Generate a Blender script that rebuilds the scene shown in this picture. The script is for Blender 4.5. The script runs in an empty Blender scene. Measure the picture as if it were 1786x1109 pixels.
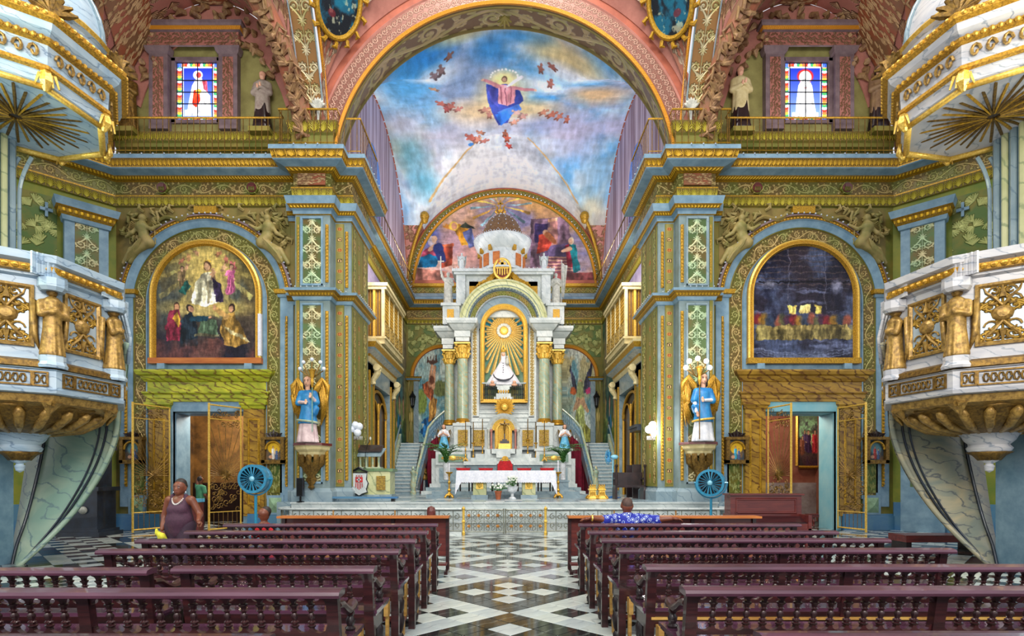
import bpy,math,random
import numpy as np
from mathutils import Vector,Matrix
PI = math.pi
random.seed(7)
RNG = np.random.default_rng(11)
SC = bpy.context.scene
COL = SC.collection

# ------------------------------------------------------------------ camera, world, light, exposure
F = 957.0            # focal length in pixels of the 1786 px wide frame
CX,CY,EYE = 880.0,835.0,1.65
cam_d = bpy.data.cameras.new('camera')
cam_d.sensor_width = 36.0
cam_d.lens = F / 1786 * 36
cam_d.shift_x = (893 - CX) / 1786
cam_d.shift_y = (CY - 554.5) / 1786
cam_d.clip_end = 200
cam = bpy.data.objects.new('camera',cam_d)
COL.objects.link(cam)
cam.location = (0,0,EYE)
cam.rotation_euler = (PI / 2,0,0)
SC.camera = cam
W = bpy.data.worlds.new('world')
SC.world = W
W.use_nodes = True
W.node_tree.nodes['Background'].inputs[0].default_value = (0.93,0.95,1.0,1)
W.node_tree.nodes['Background'].inputs[1].default_value = 0.72
SC.view_settings.view_transform = 'Standard'
SC.view_settings.look = 'None'
SC.view_settings.exposure = 0.35
SC.view_settings.gamma = 1.0
SC.cycles.use_denoising = True
SC.cycles.max_bounces = 6
SC.cycles.diffuse_bounces = 4
SC.cycles.glossy_bounces = 3
SC.cycles.transparent_max_bounces = 8
SC.cycles.caustics_reflective = False
SC.cycles.caustics_refractive = False

def area(name,loc,target,size,power,color=(1,1,1),sy=None):
 d = bpy.data.lights.new(name,'AREA')
 d.energy = power
 d.color = color
 d.shape = 'RECTANGLE'
 d.size = size
 d.size_y = sy or size
 o = bpy.data.objects.new(name,d)
 COL.objects.link(o)
 o.location = loc
 o.rotation_euler = (Vector(target) - Vector(loc)).to_track_quat('-Z','Y').to_euler()
 return o

def point(name,loc,power,color=(1,1,1),r=0.1):
 d = bpy.data.lights.new(name,'POINT')
 d.energy = power
 d.color = color
 d.shadow_soft_size = r
 o = bpy.data.objects.new(name,d)
 COL.objects.link(o)
 o.location = loc
 return o

area('dome_daylight',(0,8,24),(0,15,3),6,2600,(1,.95,.86))
area('nave_daylight',(0,-8,10),(0,20,6),10,2300,(1,.94,.85),6)
area('left_transept_daylight',(-11,6,8),(-8,18,7),3,500,(.9,1,.7))
area('right_transept_daylight',(11,6,8),(8,18,7),3,500,(1,.97,.75))
area('chancel_window_daylight_left',(-5.0,23.5,13.6),(3,25,17),4,120,(.86,.88,1),2)
area('chancel_window_daylight_right',(5.0,23.5,13.6),(-3,25,17),4,120,(.86,.88,1),2)
area('cornice_uplight_left',(-4.8,28.5,12.3),(0,27,18),4,105,(1,.97,.92),.6)  # added fill pair, brightens the painted vault from below
area('cornice_uplight_right',(4.8,28.5,12.3),(0,27,18),4,105,(1,.97,.92),.6)
area('transept_uplight_left',(-9.5,16,12.6),(-9.5,17.5,17),4,22,(1,.9,.85),1)  # added fill pair, lifts the dark upper transept walls
area('transept_uplight_right',(9.5,16,12.6),(9.5,17.5,17),4,22,(1,.9,.85),1)
point('niche_lamp',(0,26.95,8.9),26,(1,.93,.75),.1)
area('sanctuary_lamp_left',(-4.2,20.6,10.5),(1,29,5),1.5,200,(1,.93,.8))  # added fill pair, hidden lights brightening the altar end
area('sanctuary_lamp_right',(4.2,20.6,10.5),(-1,29,5),1.5,200,(1,.93,.8))

# ------------------------------------------------------------------ small helpers
def P(px,py,Y):
 return ((px - CX) * Y / F,Y,EYE + (CY - py) * Y / F)

def PX(px,Y):
 return (px - CX) * Y / F

def PZ(py,Y):
 return EYE + (CY - py) * Y / F

def lin(c):
 return tuple(((v / 255) / 12.92 if v / 255 <= 0.04045 else ((v / 255 + 0.055) / 1.055) ** 2.4) for v in c)

class MB:
 """collects geometry; build() links it as ONE mesh object"""

 def __init__(s,sx=1):
  s.v,s.f,s.m,s.uv,s.sx = [],[],[],[],sx

 def add(s,vs,fs,m=0,uv=None):
  b = len(s.v)
  s.v += [tuple(v) for v in vs]
  for i,f in enumerate(fs):
   s.f.append(tuple(b + k for k in f))
   s.m.append(m if isinstance(m,int) else m[i])
   s.uv.append(uv[i] if uv else None)
  return s

 def box(s,x0,x1,y0,y1,z0,z1,m=0,M=None):
  vs = [(x0,y0,z0),(x1,y0,z0),(x1,y1,z0),(x0,y1,z0),(x0,y0,z1),(x1,y0,z1),(x1,y1,z1),(x0,y1,z1)]
  if M is not None:
   vs = [tuple(M @ Vector(v)) for v in vs]
  fs = [(0,3,2,1),(4,5,6,7),(0,1,5,4),(1,2,6,5),(2,3,7,6),(3,0,4,7)]
  uv1 = [(0,0),(1,0),(1,1),(0,1)]
  return s.add(vs,fs,m,[[(0,0)] * 4,[(0,0)] * 4,uv1,uv1,uv1,uv1])

 def prism(s,poly,f0,f1,m=0):
  """poly: 2D points; f0,f1: functions mapping (a,b)->3D for the two end faces"""
  n = len(poly)
  vs = [f0(*p) for p in poly] + [f1(*p) for p in poly]
  fs = [tuple(range(n)),tuple(range(2 * n - 1,n - 1,-1))]
  fs += [(i,i + n,(i + 1) % n + n,(i + 1) % n) for i in range(n)]
  xs = [p[0] for p in poly]; ys = [p[1] for p in poly]
  sx = (max(xs) - min(xs)) or 1; sy = (max(ys) - min(ys)) or 1
  q = [((p[0] - min(xs)) / sx,(p[1] - min(ys)) / sy) for p in poly]
  uv = [q,q[::-1]] + [[q[i],q[i],q[(i + 1) % n],q[(i + 1) % n]] for i in range(n)]
  return s.add(vs,fs,m,uv)

 def tube(s,pts,r,n=8,m=0,cap=True,flat=1.0):
  pts = [Vector(p) for p in pts]
  k = len(pts)
  rs = r if hasattr(r,'__len__') else [r] * k
  vs,fs = [],[]
  up = None
  for i,p in enumerate(pts):
   d = (pts[min(i + 1,k - 1)] - pts[max(i - 1,0)])
   if d.length < 1e-9:
    d = Vector((0,0,1))
   d.normalize()
   if up is None:
    up = Vector((0,0,1)) if abs(d.z) < .9 else Vector((0,1,0))
   a = d.cross(up)
   if a.length < 1e-6:
    a = d.cross(Vector((1,0,0)))
   a.normalize()
   b = a.cross(d).normalized()
   up = b
   for j in range(n):
    t = 2 * PI * j / n
    vs.append(p + a * (math.cos(t) * rs[i]) + b * (math.sin(t) * rs[i] * flat))
  for i in range(k - 1):
   for j in range(n):
    fs.append((i * n + j,i * n + (j + 1) % n,(i + 1) * n + (j + 1) % n,(i + 1) * n + j))
  if cap:
   fs.append(tuple(range(n - 1,-1,-1)))
   fs.append(tuple(range((k - 1) * n,k * n)))
  return s.add(vs,fs,m)

 def lathe(s,prof,c=(0,0,0),n=12,m=0,a0=0,a1=2 * PI,lobes=0,amp=0,cap=True,rot=0):
  """prof: [(r,z)...] turned about the vertical through c"""
  full = abs(a1 - a0 - 2 * PI) < 1e-6
  cols = n if full else n + 1
  vs,fs,uv = [],[],[]
  for r,z in prof:
   for j in range(cols):
    t = a0 + (a1 - a0) * j / n + rot
    rr = r * (1 + amp * math.cos(lobes * t)) if lobes else r
    vs.append((c[0] + rr * math.cos(t),c[1] + rr * math.sin(t),c[2] + z))
  k = len(prof)
  for i in range(k - 1):
   for j in range(n):
    j2 = (j + 1) % cols
    fs.append((i * cols + j,i * cols + j2,(i + 1) * cols + j2,(i + 1) * cols + j))
    uv.append([(j / n,i / (k - 1)),((j + 1) / n,i / (k - 1)),((j + 1) / n,(i + 1) / (k - 1)),(j / n,(i + 1) / (k - 1))])
  if cap and full:
   fs.append(tuple(range(cols - 1,-1,-1))); uv.append(None)
   fs.append(tuple(range((k - 1) * cols,k * cols))); uv.append(None)
  return s.add(vs,fs,m,uv)

 def ball(s,c,r,n=10,m=0,k=6):
  r = r if hasattr(r,'__len__') else (r,r,r)
  vs,fs = [],[]
  for i in range(k + 1):
   a = PI * i / k
   for j in range(n):
    t = 2 * PI * j / n
    vs.append((c[0] + r[0] * math.sin(a) * math.cos(t),c[1] + r[1] * math.sin(a) * math.sin(t),c[2] - r[2] * math.cos(a)))
  for i in range(k):
   for j in range(n):
    j2 = (j + 1) % n
    if i == 0:
     fs.append((0,(i + 1) * n + j2,(i + 1) * n + j))
    elif i == k - 1:
     fs.append((i * n + j,i * n + j2,k * n))
    else:
     fs.append((i * n + j,i * n + j2,(i + 1) * n + j2,(i + 1) * n + j))
  return s.add(vs,fs,m)

 def sweep(s,prof,path,M,mats=0,closed=False,us=1.0):
  """profile (a = to the right of the path, b = along the plane normal) swept along a 2D path with mitred
        corners; M maps (p, q, b) to 3D; u runs along the path in units of us metres, v across each strip"""
  n = len(path)
  nor = []
  for i in range(n):
   p0 = path[(i - 1) % n] if (closed or i > 0) else None
   p1 = path[i]
   p2 = path[(i + 1) % n] if (closed or i < n - 1) else None
   ns = []
   for a,b in ((p0,p1),(p1,p2)):
    if a is None or b is None:
     continue
    dx,dy = b[0] - a[0],b[1] - a[1]
    L = math.hypot(dx,dy) or 1
    ns.append((dy / L,-dx / L))
   if len(ns) == 1:
    nor.append(ns[0])
   else:
    mx,my = ns[0][0] + ns[1][0],ns[0][1] + ns[1][1]
    dd = mx * ns[0][0] + my * ns[0][1]
    dd = dd if abs(dd) > .2 else .2
    nor.append((mx / dd,my / dd))
  k = len(prof)
  L = [0]
  for i in range(1,n + (1 if closed else 0)):
   L.append(L[-1] + math.dist(path[i % n],path[i - 1]))
  vs = [M(path[i][0] + a * nor[i][0],path[i][1] + a * nor[i][1],b) for i in range(n) for a,b in prof]
  fs,ms,uv = [],[],[]
  for i in range(n if closed else n - 1):
   i2 = (i + 1) % n
   for j in range(k - 1):
    fs.append((i * k + j,i2 * k + j,i2 * k + j + 1,i * k + j + 1))
    ms.append(mats if isinstance(mats,int) else mats[j])
    uu = us[j] if isinstance(us,(list,tuple)) else us
    u0,u1 = L[i] / uu,L[i + 1] / uu
    uv.append([(u0,0),(u1,0),(u1,1),(u0,1)])
  return s.add(vs,fs,ms,uv)

 def grid(s,fn,nu,nv,m=0,uvs=(1,1)):
  vs = [fn(i / nu,j / nv) for j in range(nv + 1) for i in range(nu + 1)]
  fs,uv = [],[]
  for j in range(nv):
   for i in range(nu):
    a = j * (nu + 1) + i
    fs.append((a,a + 1,a + nu + 2,a + nu + 1))
    uv.append([(i / nu * uvs[0],j / nv * uvs[1]),((i + 1) / nu * uvs[0],j / nv * uvs[1]),((i + 1) / nu * uvs[0],(j + 1) / nv * uvs[1]),(i / nu * uvs[0],(j + 1) / nv * uvs[1])])
  return s.add(vs,fs,m,uv)

 def build(s,name,mats,parent=None,smooth=False,local=False,loc=None,ang=None):
  v = np.array(s.v,dtype=float)
  if s.sx < 0:
   v[:,0] *= -1
  if parent is not None:
   off = Vector((0,0,0))
   if not local:
    p = parent
    while p is not None:
     off += p.location
     p = p.parent
   off = np.array(off)
   org = (0,0,0)
  elif loc is not None:
   off = np.array(loc) if not local else np.zeros(3)
   org = loc
  else:
   lo,hi = v.min(0),v.max(0)
   off = np.array([(lo[0] + hi[0]) / 2,(lo[1] + hi[1]) / 2,lo[2]])
   org = tuple(off)
  v = v - off
  me = bpy.data.meshes.new(name)
  fs = s.f if s.sx > 0 else [f[::-1] for f in s.f]
  me.from_pydata(v.tolist(),[],fs)
  for q in (mats if isinstance(mats,(list,tuple)) else [mats]):
   me.materials.append(q)
  me.polygons.foreach_set('material_index',s.m)
  if any(u is not None for u in s.uv):
   lay = me.uv_layers.new(name='UVMap')
   d = []
   for f,u in zip(s.f,s.uv):
    u = list(u) if u is not None else [(0,0)] * len(f)
    if s.sx < 0:
     u = u[::-1]
    for q in u:
     d += [q[0],q[1]]
   lay.data.foreach_set('uv',d)
  if smooth:
   me.polygons.foreach_set('use_smooth',[True] * len(me.polygons))
   if ang is not None and hasattr(me,'set_sharp_from_angle'):
    me.set_sharp_from_angle(angle=math.radians(ang))
  me.update()
  o = bpy.data.objects.new(name,me)
  COL.objects.link(o)
  if parent is not None:
   o.parent = parent
  else:
   o.location = org
  return o

def tag(o,label=None,cat=None,group=None,kind=None):
 if label: o['label'] = label
 if cat: o['category'] = cat
 if group: o['group'] = group
 if kind: o['kind'] = kind
 return o

def thing(name,label,cat,loc=(0,0,0),rz=0,group=None):
 o = bpy.data.objects.new(name,None)
 o.empty_display_size = .1
 COL.objects.link(o)
 o.location = loc
 o.rotation_euler = (0,0,rz)
 return tag(o,label,cat,group)

def struct(name,loc=(0,0,0)):
 o = bpy.data.objects.new(name,None)
 COL.objects.link(o)
 o.location = loc
 o['kind'] = 'structure'
 return o

def dup(root,loc=None,rz=None,label=None,group=None,parent=None,scale=None):
 r = root.copy()
 COL.objects.link(r)
 if loc is not None: r.location = loc
 if rz is not None: r.rotation_euler = (0,0,rz)
 if scale is not None: r.scale = scale
 if label: r['label'] = label
 if group: r['group'] = group
 if parent: r.parent = parent
 for ch in list(root.children):
  dup(ch,parent=r)
 return r

HXY = lambda p,q,b: (p,q,b)                    # path in plan, b = height

def WXZ(Y):
 return lambda p,q,b: (p,Y - b,q)           # path on a wall facing the camera, b = towards the camera

def WYZ(X,s=1):
 return lambda p,q,b: (X - s * b,p,q)       # path on a side wall at X (s=+1 right wall), b = into the room

def arc(cx,cy,r,a0,a1,n):
 return [(cx + r * math.cos(a0 + (a1 - a0) * i / n),cy + r * math.sin(a0 + (a1 - a0) * i / n)) for i in range(n + 1)]

# ------------------------------------------------------------------ implicit bodies (figures are one continuous surface)
def sdf_mesh(prims,h,k=.03,zmin=None):
 """prims: (p0, p1, r0, r1[, dict(flat=(fx,fy,fz), fold=(n, amp), sub=True)]) -> verts, quads via surface nets"""
 lo = np.full(3,1e9); hi = -lo
 for pr in prims:
  r = max(pr[2],pr[3]) * 1.5
  fl = (pr[4].get('flat',(1,1,1)) if len(pr) > 4 else (1,1,1))
  for p in (pr[0],pr[1]):
   lo = np.minimum(lo,np.array(p) - r / np.array(fl)); hi = np.maximum(hi,np.array(p) + r / np.array(fl))
 lo -= 2 * h; hi += 2 * h
 nx,ny,nz = [int((hi[i] - lo[i]) / h) + 2 for i in range(3)]
 X,Y,Z = np.meshgrid(lo[0] + h * np.arange(nx),lo[1] + h * np.arange(ny),lo[2] + h * np.arange(nz),indexing='ij')
 G = np.stack([X,Y,Z],-1)
 D = np.full(X.shape,1e3)
 for pr in prims:
  op = pr[4] if len(pr) > 4 else {}
  fl = np.array(op.get('flat',(1,1,1)),float)
  p0 = np.array(pr[0],float); p1 = np.array(pr[1],float)
  R = max(pr[2],pr[3]) * 1.6 / fl.min() + 3 * k + 2 * h
  a = np.maximum(((np.minimum(p0,p1) - R - lo) / h).astype(int),0)
  b = np.minimum(((np.maximum(p0,p1) + R - lo) / h).astype(int) + 2,[nx,ny,nz])
  sl = tuple(slice(a[i],b[i]) for i in range(3))
  g = G[sl]
  ax = (p1 - p0) * fl
  q = (g - p0) * fl
  L2 = (ax ** 2).sum()
  t = np.clip((q @ ax) / L2,0,1) if L2 > 1e-12 else np.zeros(g.shape[:3])
  d = q - t[...,None] * ax
  dist = np.sqrt((d ** 2).sum(-1))
  r = pr[2] + (pr[3] - pr[2]) * t
  if 'fold' in op:
   n_,am = op['fold']
   th = np.arctan2(d[...,1],d[...,0])
   r = r * (1 + am * np.sin(n_ * th + 3 * np.sin(2.1 * th)) * (1 - .5 * t))
  e = (dist - r) / max(fl.min(),.3) * (1 if fl.min() >= 1 else fl.min())
  if op.get('sub'):
   D[sl] = np.maximum(D[sl],-e)
   continue
  hh = np.clip(.5 + .5 * (D[sl] - e) / k,0,1)
  D[sl] = D[sl] * (1 - hh) + e * hh - k * hh * (1 - hh)
 if zmin is not None:
  D = np.maximum(D,zmin - Z)
 S = D < 0
 c = np.zeros((nx - 1,ny - 1,nz - 1),int)
 for dx in (0,1):
  for dy in (0,1):
   for dz in (0,1):
    c += S[dx:nx - 1 + dx,dy:ny - 1 + dy,dz:nz - 1 + dz]
 act = (c > 0) & (c < 8)
 idx = -np.ones(act.shape,int)
 cells = np.argwhere(act)
 idx[act] = np.arange(len(cells))
 acc = np.zeros((len(cells),3)); cnt = np.zeros(len(cells))
 cor = [(a_,b_,c_) for a_ in (0,1) for b_ in (0,1) for c_ in (0,1)]
 for A in cor:
  for ax_ in range(3):
   if A[ax_]:
    continue
   B = list(A); B[ax_] = 1
   va = D[cells[:,0] + A[0],cells[:,1] + A[1],cells[:,2] + A[2]]
   vb = D[cells[:,0] + B[0],cells[:,1] + B[1],cells[:,2] + B[2]]
   m = (va < 0) != (vb < 0)
   t = va[m] / (va[m] - vb[m])
   p = np.tile(np.array(A,float),(m.sum(),1)); p[:,ax_] = t
   acc[m] += p; cnt[m] += 1
 V = lo + h * (cells + acc / cnt[:,None])
 Q = []
 for ax_ in range(3):
  u,w = [(1,2),(2,0),(0,1)][ax_]
  sh = [nx,ny,nz]
  s0 = [slice(None)] * 3; s1 = [slice(None)] * 3
  s0[ax_] = slice(0,sh[ax_] - 1); s1[ax_] = slice(1,sh[ax_])
  e = S[tuple(s0)] != S[tuple(s1)]
  pos = np.argwhere(e)
  pos = pos[(pos[:,u] > 0) & (pos[:,w] > 0) & (pos[:,u] < sh[u] - 1) & (pos[:,w] < sh[w] - 1)]
  ins = S[tuple(s0)][tuple(pos.T)]
  def at(du,dw):
   q = pos.copy(); q[:,u] -= du; q[:,w] -= dw
   return idx[tuple(q.T)]
  quad = np.stack([at(1,1),at(0,1),at(0,0),at(1,0)],1)
  quad[~ins] = quad[~ins][:,::-1]
  Q.append(quad)
 return V,np.concatenate(Q)

def blob(name,prims,mat,parent=None,h=.02,k=.03,s=1.0,sx=1,loc=None,zmin=None):
 V,Q = sdf_mesh(prims,h,k,zmin)
 V = V * s
 if sx < 0:
  V[:,0] *= -1; Q = Q[:,::-1]
 me = bpy.data.meshes.new(name)
 me.from_pydata(V.tolist(),[],Q.tolist())
 me.materials.append(mat)
 me.polygons.foreach_set('use_smooth',[True] * len(me.polygons))
 me.update()
 o = bpy.data.objects.new(name,me)
 COL.objects.link(o)
 if parent is not None: o.parent = parent
 if loc is not None: o.location = loc
 return o

# ------------------------------------------------------------------ painted pictures and carved-relief height maps, computed here
def fbm(w,h,sx,sy=None,octs=4,seed=0,tile=False):
 r = np.random.default_rng(seed)
 sy = sy or sx
 out = np.zeros((h,w)); amp = 1; tot = 0
 for o in range(octs):
  gx,gy = max(2,int(sx * 2 ** o)),max(2,int(sy * 2 ** o))
  g = r.random((gy + 1,gx + 1))
  if tile:
   g[:,-1] = g[:,0]; g[-1] = g[0]
  X = np.linspace(0,gx,w,endpoint=False); Y = np.linspace(0,gy,h,endpoint=False)
  xi = X.astype(int); yi = Y.astype(int); fx = X - xi; fy = Y - yi
  fx = fx * fx * (3 - 2 * fx); fy = (fy * fy * (3 - 2 * fy))[:,None]
  a = g[yi][:,xi] * (1 - fx) + g[yi][:,xi + 1] * fx
  b = g[yi + 1][:,xi] * (1 - fx) + g[yi + 1][:,xi + 1] * fx
  out += amp * (a * (1 - fy) + b * fy); tot += amp; amp *= .55
 return out / tot

class Cv:
 """a painted canvas; x right, y up, both 0..1; radii in units of the height"""

 def __init__(s,w,h,c=(128,128,128)):
  s.w,s.h = w,h
  s.a = np.ones((h,w,3)) * np.array(c) / 255.0
  s.X,s.Y = np.meshgrid((np.arange(w) + .5) / w * (w / h),(np.arange(h) + .5) / h)
  s.asp = w / h
  s.tex = None

 def blend(s,mask,c,sl=(slice(None),slice(None))):
  c = np.array(c,float) / 255
  s.a[sl] = s.a[sl] * (1 - mask[...,None]) + c * mask[...,None]

 def win(s,x0,x1,y0,y1):
  return (slice(max(0,int(y0 * s.h) - 2),max(1,min(s.h,int(y1 * s.h) + 3))),slice(max(0,int(x0 * s.h) - 2),max(1,min(s.w,int(x1 * s.h) + 3))))

 def grad(s,ct,cb):
  t = s.Y[...,None]
  s.a = np.array(ct) / 255 * t + np.array(cb) / 255 * (1 - t)

 def noise(s,c,sx,sy=None,lo=.45,hi=.7,op=1,seed=0,mask=None):
  n = fbm(s.w,s.h,sx,sy,5,seed)
  m = np.clip((n - lo) / (hi - lo),0,1) * op
  s.blend(m if mask is None else m * mask,c)

 def ell(s,x,y,rx,ry,c,rot=0,soft=.25,op=1):
  x *= s.asp
  R = max(rx,ry) * (1 + soft)
  sl = s.win(x - R,x + R,y - R,y + R)
  dx,dy = s.X[sl] - x,s.Y[sl] - y
  cr,sr = math.cos(rot),math.sin(rot)
  d = np.sqrt(((dx * cr + dy * sr) / rx) ** 2 + ((-dx * sr + dy * cr) / ry) ** 2)
  s.blend(np.clip((1 + soft / 2 - d) / max(soft,1e-3),0,1) * op,c,sl)

 def cap(s,x0,y0,x1,y1,r0,r1,c,soft=.25,op=1):
  x0 *= s.asp; x1 *= s.asp
  R = max(r0,r1) * (1 + soft)
  sl = s.win(min(x0,x1) - R,max(x0,x1) + R,min(y0,y1) - R,max(y0,y1) + R)
  dx,dy = s.X[sl] - x0,s.Y[sl] - y0
  vx,vy = x1 - x0,y1 - y0
  t = np.clip((dx * vx + dy * vy) / (vx * vx + vy * vy + 1e-12),0,1)
  d = np.hypot(dx - t * vx,dy - t * vy) / (r0 + (r1 - r0) * t)
  s.blend(np.clip((1 + soft / 2 - d) / soft,0,1) * op,c,sl)

 def poly(s,pts,c,op=1):
  pts = [(p[0] * s.asp,p[1]) for p in pts]
  xs = [p[0] for p in pts]; ys = [p[1] for p in pts]
  sl = s.win(min(xs),max(xs),min(ys),max(ys))
  X,Y = s.X[sl],s.Y[sl]
  ins = np.zeros(X.shape,bool)
  for i in range(len(pts)):
   (xa,ya),(xb,yb) = pts[i - 1],pts[i]
   if ya == yb: continue
   ins ^= ((ya > Y) != (yb > Y)) & (X < (xb - xa) * (Y - ya) / (yb - ya) + xa)
  if s.tex is None:
   s.tex = .6 * fbm(s.w,s.h,16,9,4,5) + .4 * fbm(s.w,s.h,40,12,2,6)
  t = np.clip((s.tex[sl] - .5) * 2.6,-.42,.42)[...,None]
  cc = np.clip(np.array(c,float) / 255 * (1 + t) + np.maximum(t,0) * .12,0,1)
  mk = (ins * float(op))[...,None]
  s.a[sl] = s.a[sl] * (1 - mk) + cc * mk

 def fig(s,x,y,h,robe,skin=(205,160,130),hair=(60,40,30),lean=0,arms=None,wings=None,mantle=None):
  """a robed figure, y = feet, h = height"""
  A = s.asp
  u = h / A
  tx = x + lean * u
  if wings:
   s.ell(tx - .16 * u,y + .66 * h,.09 * h,.30 * h,wings,.5); s.ell(tx + .16 * u,y + .66 * h,.09 * h,.30 * h,wings,-.5)
  if mantle:
   s.cap(x,y + .1 * h,tx,y + .72 * h,.2 * h,.13 * h,mantle)
  s.cap(x,y + .1 * h,tx,y + .7 * h,.15 * h,.10 * h,robe)
  dark = tuple(v * .6 for v in robe); lt = tuple(min(255,v * 1.3 + 15) for v in robe)
  for k in (-.07,.03,.1):
   s.cap(x + k * u * 1.2,y + .03 * h,tx + k * .6 * u,y + .6 * h,.014 * h,.008 * h,dark,.6,.8)
  s.cap(x - .03 * u,y + .05 * h,tx - .02 * u,y + .62 * h,.02 * h,.015 * h,lt,.8,.7)
  for ax,ay in (arms or ((-.12,.45),(.12,.45))):
   sgn = -1 if ax < 0 else 1
   s.cap(tx + sgn * .08 * u,y + .73 * h,tx + ax * u * .7,y + ay * h,.05 * h,.04 * h,lt if sgn < 0 else robe)
   s.ell(tx + ax * u,y + ay * h,.03 * h,.03 * h,skin)
  s.ell(tx,y + .9 * h,.065 * h,.085 * h,hair)
  s.ell(tx,y + .885 * h,.05 * h,.068 * h,skin)
  s.cap(tx,y + .78 * h,tx,y + .84 * h,.03 * h,.03 * h,skin)

 def baby(s,x,y,r,c=(215,150,120),rot=0):
  A = s.asp
  cr,sr = math.cos(rot),math.sin(rot)
  def o(a,b): return x + (a * cr - b * sr) * r / A,y + (a * sr + b * cr) * r
  dk = tuple(v * .7 for v in c)
  for a in ((-.4,-.95),(.3,-1.05),(.62,.4),(-.6,.15)):
   p = o(*a); q = o(a[0] * .3,a[1] * .3)
   s.cap(q[0],q[1],p[0],p[1],.34 * r,.2 * r,dk if a[1] < 0 else c)
  p = o(0,-.2); q = o(0,.35)
  s.cap(p[0],p[1],q[0],q[1],.42 * r,.36 * r,c)
  p = o(.05,.95); s.ell(p[0],p[1],.3 * r,.34 * r,dk); s.ell(p[0],p[1] - .03 * r,.24 * r,.27 * r,c)

 def brush(s,amp=.006,strokes=.16):
  """break up edges and lay broken brush strokes over everything"""
  w,h = s.w,s.h
  d = amp * h
  for sc,f in ((14,1.0),(48,.5)):
   nx = (fbm(w,h,sc,sc,2,201) - .5) * 5 * d * f; ny = (fbm(w,h,sc,sc,2,202) - .5) * 5 * d * f
   yy,xx = np.mgrid[0:h,0:w]
   s.a = s.a[np.clip(yy + ny,0,h - 1).astype(int),np.clip(xx + nx,0,w - 1).astype(int)]
  b = s.a.copy()
  for q in (1,2):
   b[q:-q,q:-q] = (s.a[q:-q,q:-q] * 2 + s.a[:-2 * q,q:-q] + s.a[2 * q:,q:-q] + s.a[q:-q,:-2 * q] + s.a[q:-q,2 * q:]) / 6
  t = fbm(w,h,60,26,3,203)[...,None] + .6 * fbm(w,h,22,60,2,204)[...,None] - .8
  s.a = np.clip(b * (1 + strokes * 3 * t),0,1)
  return s

 def image(s,name,grain=.03):
  im = bpy.data.images.new(name,s.w,s.h)
  g = np.random.default_rng(len(name)).normal(0,grain,(s.h,s.w,1))
  a = np.clip(s.a + g,0,1)
  im.pixels.foreach_set(np.concatenate([a,np.ones((s.h,s.w,1))],-1).astype(np.float32).ravel())
  im.update()
  return im

class Hm:
 """height map for carved ornament; wraps in x"""

 def __init__(s,w,h,wrapy=False):
  s.w,s.h,s.a,s.wy = w,h,np.zeros((h,w)),wrapy

 def dot(s,x,y,r,hh=1.0):
  """x in heights, y 0..1, r in heights"""
  r *= s.h; cx,cy = x * s.h,y * s.h
  R = int(r) + 1
  jx = np.arange(int(cx) - R,int(cx) + R + 2); jy = np.arange(int(cy) - R,int(cy) + R + 2)
  if not s.wy:
   jy = jy[(jy >= 0) & (jy < s.h)]
  if len(jy) == 0: return
  d2 = ((jx[None] - cx) ** 2 + (jy[:,None] - cy) ** 2) / (r * r + 1e-6)
  v = hh * np.sqrt(np.clip(1 - d2,0,1))
  ix = np.ix_(jy % s.h,jx % s.w)
  s.a[ix] = np.maximum(s.a[ix],v)

 def line(s,pts,r0,r1=None,hh=1.0):
  r1 = r0 if r1 is None else r1
  n = len(pts)
  for i in range(n - 1):
   (x0,y0),(x1,y1) = pts[i],pts[i + 1]
   L = math.hypot(x1 - x0,y1 - y0)
   m = max(1,int(L * s.h / 2))
   for k in range(m):
    t = k / m
    s.dot(x0 + (x1 - x0) * t,y0 + (y1 - y0) * t,r0 + (r1 - r0) * (i + t) / n,hh)

 def spiral(s,cx,cy,R,turns=1.6,a0=0,d=1,r=.05,leaf=True):
  pts = []
  N = int(26 * turns)
  for i in range(N + 1):
   t = i / N
   a = a0 + d * turns * 2 * PI * t
   rr = R * (1 - .82 * t)
   pts.append((cx + rr * math.cos(a),cy + rr * math.sin(a)))
   if leaf and i % 3 == 0 and t < .75:
    for q in (1.18,1.36):
     s.dot(cx + rr * q * math.cos(a + d * .22 * (q - .8)),cy + rr * q * math.sin(a + d * .22 * (q - .8)),r * (1.35 - .5 * (q - 1) * 2),.7)
  s.line(pts,r,r * .6)
  for k in range(6):
   a = k * PI / 3
   s.dot(cx + R * .17 * math.cos(a),cy + R * .17 * math.sin(a),R * .13,.95)
  s.dot(cx,cy,R * .12,1)

 def image(s,name):
  im = bpy.data.images.new(name,s.w,s.h)
  im.colorspace_settings.name = 'Non-Color'
  a = np.repeat(np.clip(s.a,0,1)[...,None],3,-1)
  im.pixels.foreach_set(np.concatenate([a,np.ones((s.h,s.w,1))],-1).astype(np.float32).ravel())
  im.update()
  im['asp'] = s.w / s.h
  return im

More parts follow.
